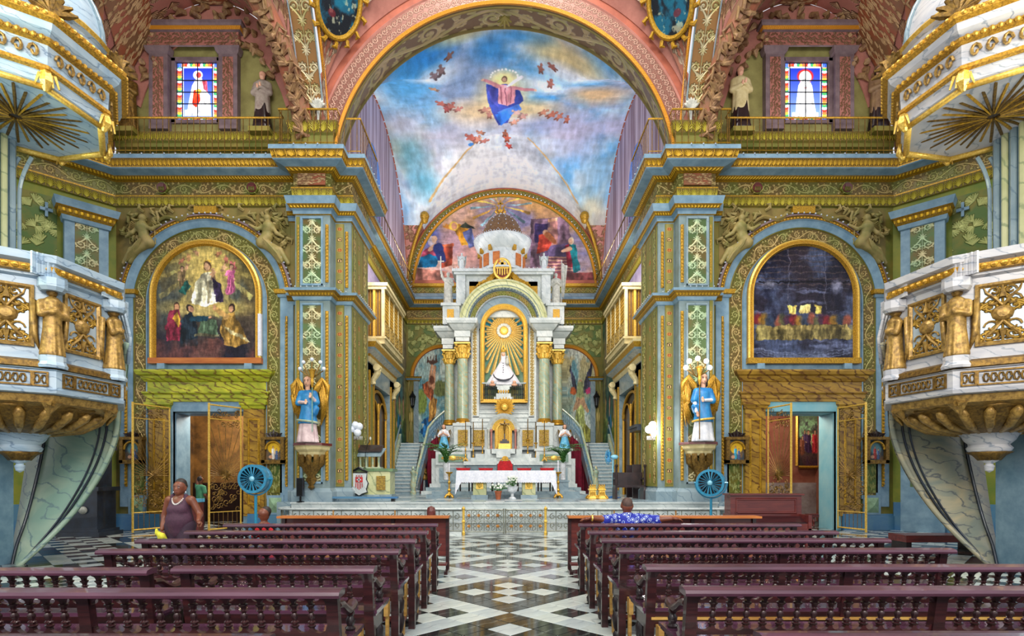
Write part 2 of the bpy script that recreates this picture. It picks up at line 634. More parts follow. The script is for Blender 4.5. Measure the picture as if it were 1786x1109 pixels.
def make_heights():
 H = {}
 # running acanthus scroll: period 3 heights
 q = Hm(384,128)
 q.line([(x / 20,.5 + .3 * math.sin(2 * PI * x / 60)) for x in range(61)],.075)
 q.spiral(.75,.46,.31,1.5,PI * .6,-1,.07); q.spiral(2.25,.54,.31,1.5,-PI * .4,1,.07)
 for x,y,a in ((.15,.8,.4),(.3,.2,-.5),(1.2,.85,2.6),(1.35,.2,.6),(1.7,.2,-.4),(1.85,.82,.5),(2.8,.2,2.4),(2.9,.8,-2.4),(1.5,.9,0),(0,.1,0)):
  for j in range(4):
   q.line([(x,y),(x + .16 * math.cos(a + (j - 1.5) * .45),y + .16 * math.sin(a + (j - 1.5) * .45))],.05,.02,.8)
 for k in range(10):
  a = k * .62
  q.dot(1.5 + .12 * math.cos(a),.5 + .14 * math.sin(a),.06,.8)
  q.dot(.0 + .12 * math.cos(a),.5 + .14 * math.sin(a),.06,.8)
 H['scroll'] = q.image('scroll_relief')
 # narrow running scroll
 q = Hm(192,128)
 q.spiral(.40,.5,.32,1.3,PI,-1,.085); q.spiral(1.14,.5,.32,1.3,0,-1,.085)
 q.line([(0,.12),(.4,.1),(.8,.5),(1.1,.9),(1.5,.88)],.04)
 H['vine'] = q.image('vine_relief')
 # candelabra panel: u along the height, mirrored about v = .5
 q = Hm(512,128)
 for c,R,d in ((.75,.24,1),(1.75,.26,-1),(2.75,.25,1),(3.55,.2,-1)):
  for sg in (1,-1):
   q.spiral(c,.5 + sg * .25,R * .85,1.4,sg * PI / 2,d * sg,.055)
   q.line([(c - .45,.5),(c - .2,.5 + sg * .2),(c,.5 + sg * .42)],.06,.035)
 q.line([(0,.5),(4,.5)],.03)
 for c in (.2,1.25,2.25,3.2):
  for k in range(9):
   a = k * .7
   q.line([(c,.5),(c + .2 * math.cos(a),.5 + .2 * math.sin(a))],.05,.015,.9)
  q.dot(c,.5,.08,1)
 H['candel'] = q.image('candelabra_relief')
 # egg and dart
 q = Hm(96,128)
 for r,hh in ((.33,.5),(.25,1)):
  for k in range(20):
   q.dot(.375,.35 + .3 * k / 20,r,hh)
 q.line([(0,.1),(0,.9)],.05,.03,.8)
 H['egg'] = q.image('egg_relief')
 # leaf row
 q = Hm(96,128)
 for k in range(9):
  a = PI / 2 + (k - 4) * .27
  q.line([(.375,.08),(.375 + .55 * math.cos(a) * .8,.08 + .8 * math.sin(a))],.06,.02,.9)
 q.line([(0,.05),(0,.95)],.06,.02,.6)
 H['leaf'] = q.image('leaf_relief')
 # twisted rope
 q = Hm(96,128)
 q.line([(0,.05),(.5,.95)],.2,.2); q.line([(.375,.05),(.875,.95)],.2,.2)
 H['rope'] = q.image('rope_relief')
 # beads and reel
 q = Hm(160,128)
 q.dot(.4,.5,.38); q.line([(.9,.2),(.9,.8)],.08); q.line([(1.08,.2),(1.08,.8)],.08)
 H['bead'] = q.image('bead_relief')
 # plaster clouds, leaves and shells for the vault ribs
 q = Hm(256,256,True)
 r = random.Random(3)
 for k in range(46):
  x,y = r.random(),r.random()
  a = r.random() * 6.28
  for j in range(7):
   b = a + (j - 3) * .3
   q.line([(x,y),(x + .11 * math.cos(b),y + .11 * math.sin(b))],.022,.006,.5 + .5 * r.random())
 H['plaster'] = q.image('plaster_relief')
 # dense square ornament, quatrefoils
 q = Hm(128,128,True)
 for k in range(8):
  a = k * PI / 4
  q.line([(.5,.5),(.5 + .36 * math.cos(a),.5 + .36 * math.sin(a))],.08,.04,.8)
  q.dot(.5 + .38 * math.cos(a),.5 + .38 * math.sin(a),.09,1)
 q.dot(.5,.5,.14)
 for x,y in ((0,0),(1,0),(0,1),(1,1)):
  q.dot(x,y,.2,.9)
 H['rosette'] = q.image('rosette_relief')
 # fish-scale / feather rows for wings
 q = Hm(128,128,True)
 for j in range(5):
  for i in range(4):
   q.line([((i + (j % 2) * .5) / 4,j / 4 + .2),((i + (j % 2) * .5) / 4,j / 4)],.13,.1,.4 + .12 * (j % 3))
 H['feather'] = q.image('feather_relief')
 return H

HT = make_heights()

# ------------------------------------------------------------------ materials
def new_mat(name):
 m = bpy.data.materials.new(name)
 m.use_nodes = True
 nt = m.node_tree
 b = nt.nodes['Principled BSDF']
 return m,nt,b

def N(nt,t,**kw):
 n = nt.nodes.new(t)
 for k,v in kw.items():
  if k.startswith('i_'):
   n.inputs[int(k[2:])].default_value = v
  else:
   setattr(n,k,v)
 return n

def ramp(nt,stops):
 r = nt.nodes.new('ShaderNodeValToRGB')
 e = r.color_ramp.elements
 while len(e) < len(stops): e.new(.5)
 for q,(p,c) in zip(e,stops):
  q.position = p; q.color = (*lin(c),1)
 return r

def flat(name,c,rough=.5,metal=0.0,c2=None,scale=6.0,bump=.15,coat=0,emit=None,detail=6,stretch=None,lo=.35,hi=.65):
 """colour broken up by noise between c and c2"""
 m,nt,b = new_mat(name)
 c2 = c2 or tuple(v * .78 for v in c)
 tc = N(nt,'ShaderNodeTexCoord')
 ns = N(nt,'ShaderNodeTexNoise'); ns.inputs['Scale'].default_value = scale; ns.inputs['Detail'].default_value = detail
 ns.inputs['Roughness'].default_value = .65
 src = tc.outputs['Object']
 if stretch:
  mp = N(nt,'ShaderNodeMapping'); mp.inputs['Scale'].default_value = stretch
  nt.links.new(src,mp.inputs[0]); src = mp.outputs[0]
 nt.links.new(src,ns.inputs['Vector'])
 r = ramp(nt,[(lo,c2),(hi,c)])
 nt.links.new(ns.outputs['Fac'],r.inputs[0]); nt.links.new(r.outputs[0],b.inputs['Base Color'])
 b.inputs['Roughness'].default_value = rough; b.inputs['Metallic'].default_value = metal
 if coat: b.inputs['Coat Weight'].default_value = coat
 if bump:
  bp = N(nt,'ShaderNodeBump'); bp.inputs['Strength'].default_value = bump; bp.inputs['Distance'].default_value = .02
  nt.links.new(ns.outputs['Fac'],bp.inputs['Height']); nt.links.new(bp.outputs[0],b.inputs['Normal'])
 if emit:
  b.inputs['Emission Color'].default_value = (*lin(emit[0]),1); b.inputs['Emission Strength'].default_value = emit[1]
 return m

def carved(name,key,ground,relief,rep=(1,1),rot=False,metal=.25,rough=.42,depth=.05,mid=None,ground2=None,relief2=None):
 """ornament: ground and gilded relief by a computed height map, with matching bump"""
 m,nt,b = new_mat(name)
 tc = N(nt,'ShaderNodeTexCoord')
 mp = N(nt,'ShaderNodeMapping')
 mp.inputs['Scale'].default_value = (rep[0],rep[1],1)
 if rot: mp.inputs['Rotation'].default_value = (0,0,PI / 2)
 im = N(nt,'ShaderNodeTexImage'); im.image = HT[key]
 nt.links.new(tc.outputs['UV'],mp.inputs[0]); nt.links.new(mp.outputs[0],im.inputs[0])
 ns = N(nt,'ShaderNodeTexNoise'); ns.inputs['Scale'].default_value = 1.7; ns.inputs['Detail'].default_value = 5
 nt.links.new(tc.outputs['Object'],ns.inputs['Vector'])
 r = ramp(nt,[(0.02,ground),(.35,mid or tuple((a + c) / 2 for a,c in zip(ground,relief))),(.8,relief)])
 nt.links.new(im.outputs[0],r.inputs[0])
 if ground2 or relief2:
  r2 = ramp(nt,[(0.02,ground2 or ground),(.8,relief2 or relief)])
  nt.links.new(im.outputs[0],r2.inputs[0])
  rr = ramp(nt,[(.42,(0,0,0)),(.58,(255,255,255))]); nt.links.new(ns.outputs['Fac'],rr.inputs[0])
  mx = N(nt,'ShaderNodeMix',data_type='RGBA')
  nt.links.new(rr.outputs[0],mx.inputs[0]); nt.links.new(r.outputs[0],mx.inputs[6]); nt.links.new(r2.outputs[0],mx.inputs[7])
  nt.links.new(mx.outputs[2],b.inputs['Base Color'])
 else:
  nt.links.new(r.outputs[0],b.inputs['Base Color'])
 bp = N(nt,'ShaderNodeBump'); bp.inputs['Strength'].default_value = .9; bp.inputs['Distance'].default_value = depth
 nt.links.new(im.outputs[0],bp.inputs['Height']); nt.links.new(bp.outputs[0],b.inputs['Normal'])
 b.inputs['Roughness'].default_value = rough; b.inputs['Metallic'].default_value = metal
 return m

def marble(name,c,vein,c2=None,scale=1.2,rough=.2,dist=6,w=.08,stretch=(1,1,1),vs=1.0):
 m,nt,b = new_mat(name)
 tc = N(nt,'ShaderNodeTexCoord')
 mp = N(nt,'ShaderNodeMapping'); mp.inputs['Scale'].default_value = stretch
 mp.inputs['Rotation'].default_value = (.4,.5,.6)
 nt.links.new(tc.outputs['Object'],mp.inputs[0])
 n1 = N(nt,'ShaderNodeTexNoise'); n1.inputs['Scale'].default_value = scale; n1.inputs['Detail'].default_value = 7; n1.inputs['Distortion'].default_value = 1.2
 nt.links.new(mp.outputs[0],n1.inputs['Vector'])
 wv = N(nt,'ShaderNodeTexWave'); wv.inputs['Scale'].default_value = scale * .8 * vs; wv.inputs['Distortion'].default_value = dist; wv.inputs['Detail'].default_value = 5
 wv.inputs['Detail Scale'].default_value = 1.5
 nt.links.new(mp.outputs[0],wv.inputs['Vector'])
 r1 = ramp(nt,[(.35,c2 or tuple(v * .85 for v in c)),(.65,c)])
 nt.links.new(n1.outputs['Fac'],r1.inputs[0])
 r2 = ramp(nt,[(0,(255,255,255)),(w,(0,0,0))])
 nt.links.new(wv.outputs['Fac'],r2.inputs[0])
 mx = N(nt,'ShaderNodeMix',data_type='RGBA')
 nt.links.new(r2.outputs[0],mx.inputs[0]); nt.links.new(r1.outputs[0],mx.inputs[6]); mx.inputs[7].default_value = (*lin(vein),1)
 nt.links.new(mx.outputs[2],b.inputs['Base Color'])
 b.inputs['Roughness'].default_value = rough
 return m

def painted(name,im,rough=.6,emit=0,bump=0):
 m,nt,b = new_mat(name)
 t = N(nt,'ShaderNodeTexImage'); t.image = im; t.extension = 'EXTEND'
 nt.links.new(t.outputs[0],b.inputs['Base Color'])
 b.inputs['Roughness'].default_value = rough
 b.inputs['Specular IOR Level'].default_value = .25
 if emit:
  nt.links.new(t.outputs[0],b.inputs['Emission Color']); b.inputs['Emission Strength'].default_value = emit
 return m

def glow(name,c,s):
 m,nt,b = new_mat(name)
 b.inputs['Base Color'].default_value = (*lin(c),1)
 b.inputs['Emission Color'].default_value = (*lin(c),1); b.inputs['Emission Strength'].default_value = s
 return m

BLUE = flat('blue_paint',(134,164,184),.45,0,(100,134,158),2.6,.15)
BLUEP = flat('weathered_grey_blue_paint',(132,152,160),.5,0,(104,122,118),2.2,.2,lo=.3,hi=.7)
BLUED = flat('dark_blue_dado_paint',(44,104,160),.35,0,(84,128,156),1.6,.1,lo=.4,hi=.75)
GOLD = flat('gilding',(228,176,60),.34,.45,(150,106,30),30,.3)
GOLDP = flat('old_gold_paint',(206,158,42),.4,.35,(140,104,20),22,.3)
GOLDB = flat('bright_gold_leaf',(250,214,110),.3,.35,(214,164,54),25,.3)
AGOLD = flat('antique_gilding',(190,152,78),.38,.35,(116,88,44),14,.4)
BRONZE = flat('aged_bronze',(146,112,48),.45,.6,(84,62,30),18,.4)
OLIVE = flat('olive_wall_paint',(136,118,48),.6,0,(104,112,40),1.3,.2)
GREENW = flat('yellow_green_wall',(142,138,38),.6,0,(92,116,32),.9,.2)
TAN = flat('tan_plaster',(140,116,62),.6,0,(112,106,46),1.4,.3)
PINK = flat('pink_plaster',(194,130,116),.7,0,(166,106,94),1.6,.2)
PINKD = flat('salmon_plaster',(182,100,76),.7,0,(150,82,64),1.6,.2)
NICHE = flat('olive_beige_niche_paint',(152,146,86),.75,0,(124,116,66),1.8,.15)
MAUVE = flat('mauve_grey_plaster',(128,108,112),.6,0,(98,80,86),3,.25)
CREAM = flat('cream_paint',(222,208,160),.5,0,(190,172,120),4,.15)
WOOD = flat('dark_red_mahogany',(64,27,30),.35,0,(28,12,17),3.0,.1,coat=.35,stretch=(.6,6,6))
WOODT = flat('worn_purple_brown_rail_varnish',(92,56,74),.28,0,(56,31,44),2.0,.05,coat=.5,stretch=(.4,4,4))  # violet light reflected on the top rails is mixed into this colour
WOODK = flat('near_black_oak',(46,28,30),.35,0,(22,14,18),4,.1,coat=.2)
WOODO = flat('orange_pine',(196,120,56),.4,0,(160,84,34),3,.1,stretch=(.5,5,5))
WOODY = flat('pale_kneeler_wood',(196,158,84),.5,0,(150,104,50),4,.1,stretch=(1,5,5))
WOODR = flat('reddish_wood',(112,46,40),.35,0,(78,28,30),3,.1,coat=.3,stretch=(.6,6,6))
WHITE = marble('white_carrara_marble',(206,212,212),(166,176,180),(176,186,188),1.6,.35,8,.03)
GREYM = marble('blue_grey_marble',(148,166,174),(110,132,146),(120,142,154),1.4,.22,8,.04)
GREENM = marble('green_veined_column_marble',(178,188,160),(196,160,104),(142,166,148),2.4,.2,9,.06)
CREAMM = marble('cream_green_marble',(206,206,160),(150,160,120),(186,190,138),1.6,.3)
FAUXY = marble('yellow_green_painted_marble',(196,194,52),(112,90,30),(140,150,34),1.3,.35,10,.22,(1,1,2.2))
FAUXB = marble('ochre_painted_marble',(176,138,50),(98,62,26),(130,96,32),1.3,.35,10,.22,(1,1,2.2))
PULM = marble('pale_blue_pulpit_marble',(186,204,216),(126,150,174),(156,182,204),1.6,.35,9,.06,(1,1,2.5))
PULR = marble('white_pulpit_marble',(208,206,206),(146,154,166),(180,182,190),1.6,.35,9,.06,(1,1,2.5))
SHELL = marble('teal_green_veined_stair_marble',(188,202,176),(116,142,142),(142,174,158),.9,.3,12,.07,(1,1,1.6))
SHELLR = marble('buff_veined_stair_marble',(190,176,142),(104,108,108),(138,146,134),.9,.3,12,.07,(1,1,2.6))
STONE = flat('pale_stone',(206,206,196),.6,0,(160,162,156),6,.3)
BLACK = flat('black_iron',(24,26,30),.4,.5,(12,12,14),8,.1)
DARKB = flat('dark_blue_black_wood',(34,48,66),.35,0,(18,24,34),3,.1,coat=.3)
RED = flat('red_velvet',(196,20,34),.8,0,(150,8,20),12,.2)
CURT = flat('crimson_curtain_cloth',(128,8,46),.8,0,(96,2,30),5,.3)
CLOTH = flat('white_linen',(232,232,240),.8,0,(206,208,224),14,.3)
BRICKIN = flat('stained_old_brown_wall',(156,112,56),.7,0,(66,44,24),2.2,.4,lo=.3,hi=.7)
SKIN = flat('plaster_skin_paint',(228,178,150),.5,0,(212,156,128),6,.02)
SKIND = flat('dark_brown_skin',(122,68,46),.45,0,(104,54,36),7,.02)
FROBE = flat('sky_blue_robe_paint',(44,138,196),.4,0,(20,104,168),5,.1)
ROBEK = flat('pale_blue_robe_paint',(110,190,222),.45,0,(70,150,200),5,.1)
SKIRT = flat('pale_pink_skirt_paint',(226,204,206),.5,0,(188,160,166),5,.1)
SKIRTW = flat('white_robe_paint',(236,236,240),.5,0,(200,204,216),5,.1)
HAIR = flat('dark_hair',(44,30,26),.6,0,(20,14,12),20,.3)
FANB = flat('turquoise_fan_enamel',(48,152,190),.3,.2,(34,120,160),5,.05,coat=.4)
FANL = flat('pale_blue_fan_plastic',(140,204,228),.35,0,(120,186,214),5,.02)
BULB = flat('clear_glass_bulbs',(214,222,232),.1,.2,(170,184,200),8,0)
GLOBE = glow('opal_globe_lit',(255,246,240),5.0)
GLOBEO = flat('opal_globe_unlit',(226,230,240),.15,0,(206,214,230),3,0,coat=.5)
MAT = {}
for _k,_a in {
 'scrollgold': ('scroll',(104,84,40),(188,162,104),dict(ground2=(98,96,36),relief2=(160,158,92))),
 'scrollpink': ('scroll',(150,96,66),(206,170,140),dict()),
 'vinegold': ('vine',(112,94,34),(196,172,100),dict(ground2=(96,104,30),relief2=(170,170,92))),
 'vinepink': ('vine',(176,112,92),(222,172,156),dict()),
 'candelgold': ('candel',(104,88,44),(208,196,150),dict(ground2=(80,104,60),relief2=(176,200,158))),
 'egggold': ('egg',(120,84,14),(236,186,40),dict(metal=.3)),
 'leafgold': ('leaf',(112,80,12),(220,170,36),dict(metal=.3)),
 'leafgreen': ('leaf',(104,86,18),(182,166,40),dict(metal=.15)),
 'ropegold': ('rope',(110,62,12),(226,152,40),dict(metal=.3)),
 'beadgold': ('bead',(96,74,24),(232,176,44),dict(metal=.3)),
 'roseolive': ('rosette',(112,96,44),(176,156,88),dict(ground2=(98,108,44))),
 'rosepink': ('vine',(138,92,80),(196,154,136),dict(rep=(2,2))),
 'rosegold': ('plaster',(150,118,52),(246,206,100),dict(metal=.3,rep=(1.1,1.6),depth=.08)),
 'plasterpink': ('plaster',(178,116,104),(184,148,116),dict(mid=(124,80,64),relief2=(160,118,84),depth=.1)),
 'plastertan': ('plaster',(128,92,62),(202,166,120),dict(ground2=(150,84,56))),
 'plasterdark': ('plaster',(66,42,34),(158,118,64),dict(ground2=(96,64,30))),
 'feather': ('feather',(150,96,24),(240,190,84),dict(metal=.55)),
 'greenrelief': ('plaster',(70,96,36),(164,168,100),dict(ground2=(110,104,34))),
}.items():
 MAT[_k] = carved(_k,_a[0],_a[1],_a[2],**_a[3])

def mosaic():
 """olive strip with orange roundels and squares"""
 c = Cv(512,64,(132,124,62))
 rr = random.Random(5)
 for i in range(64):
  c.cap(i / 64,.12,(i + .5) / 64,.88,.05,.05,(176,160,96),.5,.6)
  c.cap((i + .5) / 64,.88,(i + 1) / 64,.12,.05,.05,(98,96,46),.5,.6)
 for i in range(4):
  x = (i + .5) / 4
  if i % 2 == 0:
   c.ell(x,.5,.36,.36,(196,130,70)); c.ell(x,.5,.27,.27,(92,60,34)); c.cap(x - .025,.5,x + .025,.5,.06,.06,(206,120,60)); c.cap(x,.3,x,.7,.06,.06,(206,120,60))
  else:
   for q,col in ((.34,(88,66,44)),(.24,(190,150,96)),(.13,(88,60,40))):
    d = q / 8
    c.poly([(x - d,.5 - q),(x + d,.5 - q),(x + d,.5 + q),(x - d,.5 + q)],col)
 return c.image('mosaic_strip')

MAT['mosaic'] = painted('painted_mosaic_strip',mosaic())
MAT['mosaic'].node_tree.nodes['Image Texture'].extension = 'REPEAT'

# ------------------------------------------------------------------ architecture
ASP = {m.name: (8.0 if m.name.startswith('painted_mosaic') else 1.0) for m in bpy.data.materials}
for _k,_a in MAT.items():
 for n_ in _a.node_tree.nodes:
  if n_.type == 'TEX_IMAGE' and n_.image and 'asp' in n_.image:
   ASP[_a.name] = n_.image['asp']

def mould(name,prof,path,M,ms,parent=None,sx=1,closed=False,smooth=False):
 """a moulding: one material per strip of the profile"""
 k = len(prof) - 1
 ms = [ms] * k if not isinstance(ms,(list,tuple)) else list(ms)
 uniq = []
 for q in ms:
  if q not in uniq: uniq.append(q)
 us = [max(.02,math.dist(prof[j],prof[j + 1])) * ASP.get(ms[j].name,1) for j in range(k)]
 b = MB(sx)
 b.sweep(prof,path,M,[uniq.index(q) for q in ms],closed,us)
 return b.build(name,uniq,parent,smooth)

def bulbs(name,pts,r,parent,sx=1,mat=None):
 b = MB(sx)
 for p in pts: b.ball(p,r,6,0,4)
 o = b.build(name,mat or BULB,parent)
 o['kind'] = 'stuff'
 return o

def along(path,M,step,a=0,b=0):
 """points every step metres on a path pushed a to its right and lifted b"""
 out = []
 for (x0,y0),(x1,y1) in zip(path[:-1],path[1:]):
  L = math.hypot(x1 - x0,y1 - y0)
  n = max(1,int(L / step))
  for i in range(n):
   t = (i + .5) / n
   dx,dy = (x1 - x0) / L,(y1 - y0) / L
   out.append(M(x0 + dx * L * t + a * dy,y0 + dy * L * t - a * dx,b))
 return out

ZP = .93                                     # height of the sanctuary platform
YW,YB,XS = 17.8,31.3,5.6                 # crossing wall, chancel back wall, chancel side wall
PIER = [(XS,20.0),(4.98,20.0),(4.98,17.8),(5.5,17.8),(5.5,17.3),(6.6,17.3),(6.6,17.8)]
FULL = [(0,YB),(XS,YB)] + PIER + [(12.6,YW),(17.0,13.4)]
ENT = [(0,10.45),(.06,10.47),(.1,10.76),(.1,10.8),(.04,10.82),(.04,11.25),(.12,11.27),(.22,11.35),(.24,11.36),(.50,11.44),(.52,11.47),(.52,11.5),(.58,11.70),(.6,11.71),(.6,11.84),(-.3,11.86)]
ENTM = [OLIVE,MAT['leafgreen'],GOLDP,OLIVE,MAT['scrollgold'],GOLDP,MAT['egggold'],GOLDP,BLUE,BLUE,GOLDP,MAT['leafgold'],GOLDP,BLUE,MAUVE]
ACX,ACZ,AR = 9.635,7.4,2.79              # the big blind arch over each side door

def arch_path(cx,cz,r,zb,n=32,zs=None):
 """up the left, over the top, down the right"""
 zs = cz if zs is None else zs
 a = math.asin(max(-1,min(1,(zs - cz) / r)))
 return ([(cx - r,zb)] if zb < zs - .01 else []) + arc(cx,cz,r,PI - a,a,n) + ([(cx + r,zb)] if zb < zs - .01 else [])

walls = {}
for sx,side in ((-1,'left'),(1,'right')):
 # --- crossing wall with its door opening
 w = struct('wall_' + side)
 walls[side] = w
 b = MB(sx)
 b.box(6.6,8.46,YW,YW + .9,0,10.6); b.box(10.75,12.62,YW,YW + .9,0,10.6)
 b.box(8.46,10.75,YW,YW + .9,3.83,10.6)
 b.build('wall_face',TAN if sx < 0 else OLIVE,w)
 # chamfered corner wall and the transept wall beyond
 b = MB(sx)
 b.prism([(12.6,YW),(17.0,13.4),(17.6,14.0),(13.0,YW + .9),(12.6,YW + .9)],lambda p,q: (p,q,0),lambda p,q: (p,q,10.6))
 b.build('corner_wall_face',GREENW,w)
 # pier
 pr = struct('pier_' + side)
 b = MB(sx)
 poly = [(p,q) for p,q in PIER] + [(6.6,18.7),(XS,20.0)][0:1] + [(6.6,20.0)]
 b.prism(poly,lambda p,q: (p,q,ZP - .9),lambda p,q: (p,q,10.5))
 b.build('pier_core',BLUEP,pr)
 b = MB(sx)
 b.box(5.2,5.47,17.775,17.8,1.4,9.9); b.box(4.955,4.98,17.9,19.85,1.4,9.9); b.box(6.46,6.56,17.275,17.3,1.4,9.9)
 b.build('olive_ground',OLIVE,pr)['kind'] = 'stuff'
 PP = PIER + [(7.0,17.8)]
 mould('plinth',[(0,1.36),(.05,1.3),(.09,1.24),(.09,ZP - .6)],[(p,q) for p,q in PP],HXY,[GREYM,GREYM,GREYM],pr,sx)
 mould('capital',[(0,9.96),(.05,9.98),(.06,10.08),(.13,10.12),(.17,10.22),(.2,10.24),(.26,10.46),(.1,10.47)],PP,HXY,[GOLDP,BLUE,BLUE,MAT['egggold'],GOLDP,BLUE,BLUE],pr,sx)
 mould('impost_moulding',[(0,7.26),(.05,7.28),(.08,7.38),(.14,7.4),(.17,7.5),(.24,7.52),(.26,7.6),(0,7.62)],PP,HXY,[BLUE,BLUE,GOLDP,MAT['leafgold'],GOLDP,BLUE,BLUE],pr,sx)
 bulbs('bulb_row',along(PP,HXY,.16,.27,7.63),.022,pr,sx)
 for z0,z1 in ((7.74,9.9),(1.5,7.18)):
  # carved candelabra panel in the front pilaster, its frame, bead rods and mosaic strips
  b = MB(sx)
  b.sweep([(0,0),(0,.01)],[(5.80,z0),(5.80,z1)],WXZ(17.3))
  b.v,b.f,b.m,b.uv = [],[],[],[]
  L = (z1 - z0) / (.56 * 4)
  b.add([(5.74,17.285,z0),(6.40,17.285,z0),(6.40,17.285,z1),(5.74,17.285,z1)],[(0,1,2,3)],0,[[(L,0),(L,1),(0,1),(0,0)]])
  b.build('carved_panel',MAT['candelgold'],pr)
  mould('panel_frame',[(0,0),(0,.05),(.05,.05),(.07,.01)],[(5.72,z0),(5.72,z1),(6.42,z1),(6.42,z0),(5.72,z0)],WXZ(17.3),GREYM if sx > 0 else BLUE,pr,sx)
  for x,y,hw in ((5.6,17.3,.05),(5.12,17.8,.05),(6.5,17.3,.03)):
   b = MB(sx)
   b.tube([(x,y,z0 + .1),(x,y,z1 - .25)],hw * 1.1,8)
   n = int((z1 - z0 - .3) / .11)
   for i in range(n):
    b.ball((x,y - hw * .5,z0 + .15 + i * .11),(hw,hw,.05),6,0,4)
   o = b.build('bead_rod',GOLDP,pr)
  b = MB(sx)
  L = (z1 - z0) / (.17 * 8)
  b.box(5.22,5.45,17.76,17.78,z0,z1)
  b.uv[2] = [(L,0),(L,1),(0,1),(0,0)]
  b.build('mosaic_strip',MAT['mosaic'],pr)
  # return of the pier into the chancel
  for y0,y1,mt,k in ((17.95,18.3,'vinegold',1.5),(18.55,18.8,'mosaic',8),(19.2,19.7,'vinegold',1.5)):
   b = MB(sx)
   L = (z1 - z0) / ((y1 - y0) * k)
   b.add([(4.95,y0,z0),(4.95,y1,z0),(4.95,y1,z1),(4.95,y0,z1)],[(0,1,2,3)],0,[[(0,0),(0,1),(L,1),(L,0)]])
   b.build('side_strip',MAT[mt],pr)
 # frieze block carving on the pier
 b = MB(sx)
 b.box(5.62,6.48,17.18,17.3,10.86,11.22)
 b.build('frieze_rosette',MAT['plastertan'],pr)
 # narrow strips between the pier and the arch
 for x0,x1,mt in ((6.62,6.8,'mosaic'),(6.84,6.92,'beadgold')):
  b = MB(sx)
  k = 8 if mt == 'mosaic' else ASP['beadgold']
  L = 6.2 / ((x1 - x0) * k)
  b.add([(x0,17.78,1.2),(x1,17.78,1.2),(x1,17.78,7.3),(x0,17.78,7.3)],[(0,1,2,3)],0,[[(L,0),(L,1),(0,1),(0,0)]])
  b.build('wall_strip',MAT[mt],pr)

 # --- entablature round the whole side
 e = struct('cornice_' + side)
 mould('entablature',ENT,FULL,HXY,ENTM,e,sx)
 bulbs('bulb_row',along(FULL[1:],HXY,.34,.62,11.84),.026,e,sx)
 # roundels on the frieze with small red and gold shields
 for x in (8.15,11.05):
  b = MB(sx)
  for k,(r,d) in enumerate(((.2,.09),(.155,.12))):
   b.prism([(x + r * math.cos(t * PI / 8),11.04 + r * math.sin(t * PI / 8)) for t in range(16)],lambda p,q: (p,YW - .04,q),lambda p,q,d=d: (p,YW - .02 - d,q),k)
  b.box(x - .09,x + .09,YW - .16,YW - .13,11.04,11.14,1)
  for i in range(4):
   b.box(x - .09 + i * .05,x - .065 + i * .05,YW - .17,YW - .13,10.92,11.05,0)
  b.build('shield_roundel',[MAT['vinegold'],WOODR],e)
 # --- blind arch
 a = struct('blind_arch_' + side)
 zs = 7.72
 mould('arch_moulding',[(0,0),(0,.14),(.06,.16),(.07,.13),(.16,.13),(.18,.16),(.22,.12),(.40,.05),(.41,0)],arch_path(ACX,ACZ,AR,zs,40,zs),WXZ(YW),[MAUVE,MAUVE,GOLDP,MAT['beadgold'],GOLDP,BLUE,BLUE,BLUE],a,sx)
 bulbs('bulb_row',[WXZ(YW)(p,q,.15) for p,q in arch_path(ACX,ACZ,AR + .02,zs,44,zs)],.03,a,sx)
 mould('scroll_band',[(.40,.03),(.43,.06),(.44,.03),(.82,.03),(.83,.06),(.86,.05),(.87,.0)],arch_path(ACX,ACZ,AR,1.0,40),WXZ(YW),[OLIVE,OLIVE,MAT['scrollgold'],GOLDP,BLUE,BLUE],a,sx)
 for s2 in (-1,1):
  x = ACX + s2 * (AR - .2)
  b = MB(sx)
  b.box(x - .21,x + .21,YW - .06,YW,.75,7.5)
  b.build('pilaster_strip',BLUE,a)
  b = MB(sx)
  b.tube([(x,YW - .07,1.4),(x,YW - .07,6.9)],.04,8)
  for i in range(46):
   b.ball((x,YW - .1,1.5 + i * .115),(.045,.045,.055),6,0,4)
  b.build('bead_rod',GOLDP,a)
  mould('impost_capital',[(0,7.5),(.04,7.52),(.06,7.6),(.12,7.62),(.15,7.74),(0,7.76)],[(x - .23,YW),(x - .23,YW - .06),(x + .23,YW - .06),(x + .23,YW)],lambda p,q,b_: (p,q,b_),[BLUE,BLUE,GOLDP,GOLDP,GOLDP],a,sx)
 # blue field behind the picture
 b = MB(sx)
 r = AR - .86
 b.prism([(ACX - r,5.13),(ACX + r,5.13)] + arc(ACX,ACZ,r,0,PI,24),lambda p,q: (p,YW - .02,q),lambda p,q: (p,YW,q))
 b.build('field_panel',BLUE,a)
 # spandrel ground
 b = MB(sx)
 b.prism([(6.95,7.8),(6.95,10.42),(12.35,10.42),(12.35,7.8)] + [(p,q) for p,q in arch_path(ACX,ACZ,AR + .02,zs,24,zs)][::-1],lambda p,q: (p,YW - .015,q),lambda p,q: (p,YW,q))
 b.build('spandrel_ground',MAT['greenrelief'] if False else TAN,a)
 # small name tablet held above the arch
 b = MB(sx)
 b.box(ACX - .36,ACX + .36,YW - .16,YW - .02,10.2,10.42,1)
 for s2 in (-1,1):
  b.tube([(ACX + s2 * (.42 + .13 * math.cos(t * .5)),YW - .12,10.32 + .13 * math.sin(t * .5)) for t in range(12)],.04,6,0)
  b.tube([(ACX + s2 * (.5 + .16 * t),YW - .1,10.22 - .12 * math.sin(t * .9) - .05 * t) for t in range(8)],[.07,.08,.09,.08,.07,.06,.05,.03],6,0)
 b.build('name_tablet',[TAN,GOLDP],a)
 # painted-marble door surround
 F1,F2 = (FAUXY,FAUXB) if sx < 0 else (FAUXB,FAUXB)
 d = struct('door_surround_' + side)
